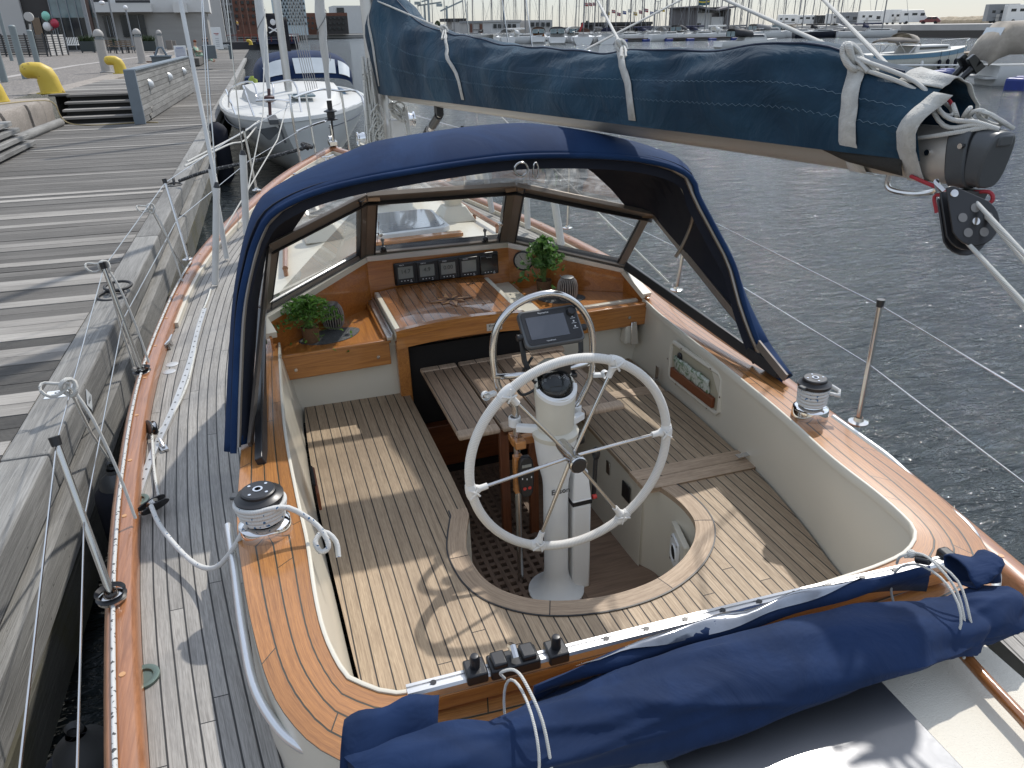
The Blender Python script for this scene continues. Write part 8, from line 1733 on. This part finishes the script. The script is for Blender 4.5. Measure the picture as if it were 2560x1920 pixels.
for px, L, H, c, kd, hd, l in ((1972, 6.5, 2.9, CWH, 'camper', 8, 'white camper farthest left on the harbour wall'), (2020, 6, 2.6, CWH, 'van', 10, 'white van right of the farthest left camper'), (2058, 5, 2.5, BLACK, 'van', 12, 'black van on the harbour wall'), (2085, 5.5, 2.7, CWH, 'van', 60, 'white van seen end on beside the black van'), (2123, 6.5, 3.0, G2, 'camper', 10, 'grey windowed camper on the harbour wall'), (2180, 7, 3.1, CWH, 'camper', 12, 'white camper with a row of side windows'), (2240, 6.5, 3.2, CWH, 'camper', 40, 'tall white camper with a curved side stripe'), (2284, 6.5, 3.0, CWH, 'van', 8, 'long white motorhome with dark side windows next to the red car'), (2324, 4.3, 1.5, simple('maroon_paint', (.13, .015, .02), .3, coat=.6), 'car', 172, 'dark red hatchback at the right end of the campers'), (2506, 7, 3.4, G2, 'camper', 14, 'grey camper standing apart near the right border'), (2548, 6, 3.2, CWH, 'van', 14, 'white van cut by the right border')):
    vehicle(onwall(px, 22 if px < 2400 else 14), L, H, c, l, kd, rv+R(hd))
for k, (px, h, l) in enumerate(((2182, 15, 'double armed lamp post among the campers'), (1994, 9, 'thin double armed lamp post left of the campers'), (1862, 9, 'lamp post right of the clubhouse'), (1640, 8, 'lamp post between the long dark roof and the clubhouse'))):
    p = onwall(px, 30) if px > 1900 else CAM+(wl(px, 96)-CAM)*1.3; p[2] = 1.6; t = thing('lamp_post', l, 'lamp post', tuple(p)); m = MB(); m.tube([p, p+(0, 0, h)], .12, 6); m.build('lamp_pole', FRM, t); m = MB(); m.tube([p+(-1.6, 0, h+.5), p+(-.8, 0, h-.1), p+(0, 0, h-.3), p+(.8, 0, h-.1), p+(1.6, 0, h+.5)], .07, 5); m.box(p+(-1.7, 0, h+.5), (.8, .3, .15)); m.box(p+(1.7, 0, h+.5), (.8, .3, .15)); m.build('lamp_arms', FRM, t)
# ------------- buildings, trees and flags behind the marina
def bld(name, label, Y, parts, z=1.0):
    t = thing(name, label, 'building', (XZ(parts[0][2], 60, Y)[0], Y, z))
    for nm, mt_, x0, y0, x1, y1, dd_ in parts: slab(nm, mt_, t, Y-dd_, x0, y0, x1, y1, 0, 8 if nm in ('wall', 'roof') else .3, z if nm == 'wall' and y1 > 62 else None)
    return t
C1 = bld('harbour_clubhouse', 'white harbour clubhouse with a grey upper floor and upswept roof', 190, [('wall', WST, 1726, 32, 1778, 70, .0), ('wall', simple('clubhouse_grey', (.13, .12, .12), .7), 1711, 18, 1742, 72, 1.), ('wall', WST, 1778, 42, 1815, 70, .5), ('wall', simple('clubhouse_grey', (0, 0, 0)), 1812, 22, 1826, 68, 1), ('window', WIN, 1744, 18, 1800, 32, .4), ('window', WIN, 1728, 58, 1752, 68, .4)])
m = MB(); p_ = [(1708, 17), (1742, 14), (1790, 24), (1816, 17), (1854, 13), (1854, 16), (1816, 22), (1790, 28), (1742, 19), (1708, 20)]; q = [XZ(x, y, 188) for x, y in p_]; m.prism(q, -9, 0, Matrix([[1, 0, 0], [0, 0, -1], [0, 1, 0]]), (0, 187, 0)); m.build('roof', simple('clubhouse_grey', (0, 0, 0)), C1, 0)
bld('long_pavilion', 'long low building with a dark flat roof under a row of flags', 215, [('wall', DRK, 1484, 62, 1628, 80, 0), ('roof', simple('dark_roof', (.04, .038, .036), .8), 1480, 55, 1632, 62, .6)]+[('window', WIN, 1490+17*k, 66, 1502+17*k, 74, .5) for k in range(8)])
bld('white_boathouse', 'white flat roofed harbour building above the left part of the far boats', 230, [('wall', WST, 1228, 54, 1300, 84, 0), ('roof', LST, 1226, 50, 1304, 55, .4), ('wall', LST, 1322, 50, 1380, 84, 1)]+[('window', WIN, 1234+12*k, 60, 1242+12*k, 70, .4) for k in range(5)]+[('window', WIN, 1328+13*k, 56, 1336+13*k, 66, 1.4) for k in range(4)])
bld('glass_fronted_hall', 'low white hall with a curved roof beside a dark tree', 300, [('wall', WST, 1046, 56, 1082, 88, 0), ('wall', LST, 1130, 50, 1165, 88, 0), ('roof', simple('dark_roof', (0, 0, 0)), 1112, 46, 1166, 54, .5)]+[('window', WING, 1048+8*k, 60, 1054+8*k, 72, .4) for k in range(4)])
bld('terminal_building', 'pale building with red accents seen through the masts left of the boathouse', 260, [('wall', LST, 1166, 56, 1226, 88, 0), ('wall', BRK, 1176, 60, 1182, 80, .5), ('wall', BRK, 1200, 60, 1206, 80, .5), ('roof', FRM, 1164, 52, 1228, 57, .5)])
def farbush(p, w_, h, label, seed, nm='tree'):
    rs = random.Random(seed); t = thing(nm, label, 'tree', tuple(p)); m = MB()
    for k in range(420):
        a, e, r = rs.uniform(0, 6.28), rs.uniform(-.4, 1.5), rs.uniform(.5, 1)**.5; c = np.array(p)+(w_/2*r*math.cos(a)*math.cos(e), w_/2*r*math.sin(a)*math.cos(e)*.5, h*.25+h*.7*r*abs(math.sin(e))); s_ = w_*.07; u = np.array((rs.gauss(0, 1), rs.gauss(0, 1), rs.gauss(0, 1))); v_ = np.cross(u, (.3, .8, .5)); u, v_ = _n(u)*s_, _n(v_)*s_; m.add([c-u, c+v_, c+u, c-v_], [(0, 1, 2, 3)])
    m.build('crown', simple('far_foliage', (.05, .075, .03), .8, 0, .3, .5), t, 0); m = MB(); m.tube([p, np.array(p)+(0, 0, h*.5)], w_*.03, 6); m.build('trunk', CHM, t)
for px, w_, h, l, sd in ((1096, 3.6, 5.2, 'dark bushy tree beside the low white hall', 1), (1467, 3.2, 3.8, 'small green tree left of the long dark roof', 2), (1140, 6, 3.6, 'broad tree crown behind the first rows of masts', 3)):
    p = CAM+(wl(px, 100)-CAM)*1.55; p[2] = .8; farbush(p, w_, h, l, sd)
m = MB(); P = fy(1096, 80, 420); m.box((95, 520, 1.0), (420, 60, 3.0), rz=-.15); o = m.build('far_shore', simple('shore_grey', (.20, .20, .19), .9), None, 0, kind='structure')
FLG = [(1454, 34, (.5, .03, .03), 1), (1461, 34, (.45, .05, .05), 1), (1472, 34, (.5, .04, .04), 1)]
random.seed(4)
for k in range(15):
    px = 1459+ (k*13.5 if k > 2 else k*10); p = CAM+(wl(px, 100)-CAM)*1.35; p[2] = 1; z = 8.4 if k < 3 else 5.4+.4*(k % 3); c = [(.35, .03, .03), (.30, .04, .05), (.05, .08, .25), (.6, .6, .6), (.5, .35, .03)][k % 5 if k > 2 else 0]
    t = thing('flagpole', ['tallest red and white flag on a pole left of the long pavilion', 'second tall red flag left of the long pavilion', 'third tall flag left of the long pavilion'][k] if k < 3 else 'small flag in the row above the dark pavilion roof', 'flag', tuple(p), 'flags by the long pavilion'); m = MB(); m.tube([p, p+(0, 0, z)], .05, 5); m.build('pole', FRM, t); m = MB(); m.grid([[p+(.4*i*1.0, .05*math.sin(i*2), z-.1-j*.9-.06*i) for i in range(4)] for j in range(2)]); fl_ = m.build('flag_cloth', simple('flag_%s' % 'abcde'[k % 5 if k > 2 else 0], c, .7), t, 0, solid=.02)
    m = MB(); m.box(p+(.4, -.06, z-.55), (.10, .03, .9)); m.box(p+(.6, -.06, z-.55), (1.1, .03, .12)); m.build('flag_cross', WHITEP, fl_, 0)
p = CAM+(wl(1742, 98)-CAM)*1.05; p[2] = 0; t = thing('large_flag', 'large yellow and blue cross flag above the clubhouse', 'flag', tuple(p)); zt = float((CAM+ray(1750, 2)/np.linalg.norm(ray(1750, 2)[:2])*np.linalg.norm((p-CAM)[:2]))[2])
m = MB(); m.tube([p+(2.6, 0, 0), p+(2.6, 0, zt+1)], .06, 6); m.build('pole', FRM, t); m = MB(); m.grid([[p+(-.3+.72*i, .1*math.sin(i*1.7), zt+.6-j*1.5-.1*math.sin(i)) for i in range(5)] for j in range(2)]); fl_ = m.build('flag_cloth', simple('swedish_blue', (.03, .10, .13), .7), t, 0, solid=.02); m = MB(); m.grid([[p+(-.3+.72*i, -.08+.1*math.sin(i*1.7), zt-.05-j*.28-.1*math.sin(i)) for i in range(5)] for j in range(2)]); m.grid([[p+(1.5+.3*i, -.10, zt+.62-j*1.5) for i in range(2)] for j in range(2)]); m.build('flag_cross', simple('flag_yellow', (.62, .48, .05), .7), fl_, 0)
m = MB(); p = CAM+(wl(1455, 111)-CAM)*.995; m.grid([[p+(.3*i-.5, 0, 2.6+.5*i-j*.7) for i in range(3)] for j in range(2)]); o = m.build('red_ensign', simple('flag_a', (0, 0, 0)), None, 0, solid=.02, loc=tuple(p)); tag(o, 'small furled red flag on the stern of the brown bimini sailboat', 'flag')
for k, (px, h) in enumerate(((1066, 22), (1076, 26), (1120, 20))):
    p = CAM+(wl(px, 104)-CAM)*2.3; p[2] = 0; t = thing('harbour_crane', ['pale harbour crane on the skyline at the left end of the marina', 'taller pale harbour crane on the skyline', 'slim pale harbour crane above the tree'][k], 'crane', tuple(p)); m = MB(); m.box(p+(0, 0, h*.35), (1, 1, h*.7)); m.build('crane_tower', simple('haze_grey', (.34, .38, .38), .8), t, 0); m = MB(); m.box(p+(3, 0, h*.7), (14, .8, .8), ry=-.25*(k+1)/2); m.box(p+(-4, 0, h*.72), (3, 1.5, 1.5)); m.split('crane_jib', simple('haze_grey', (0, 0, 0)), t, 0)
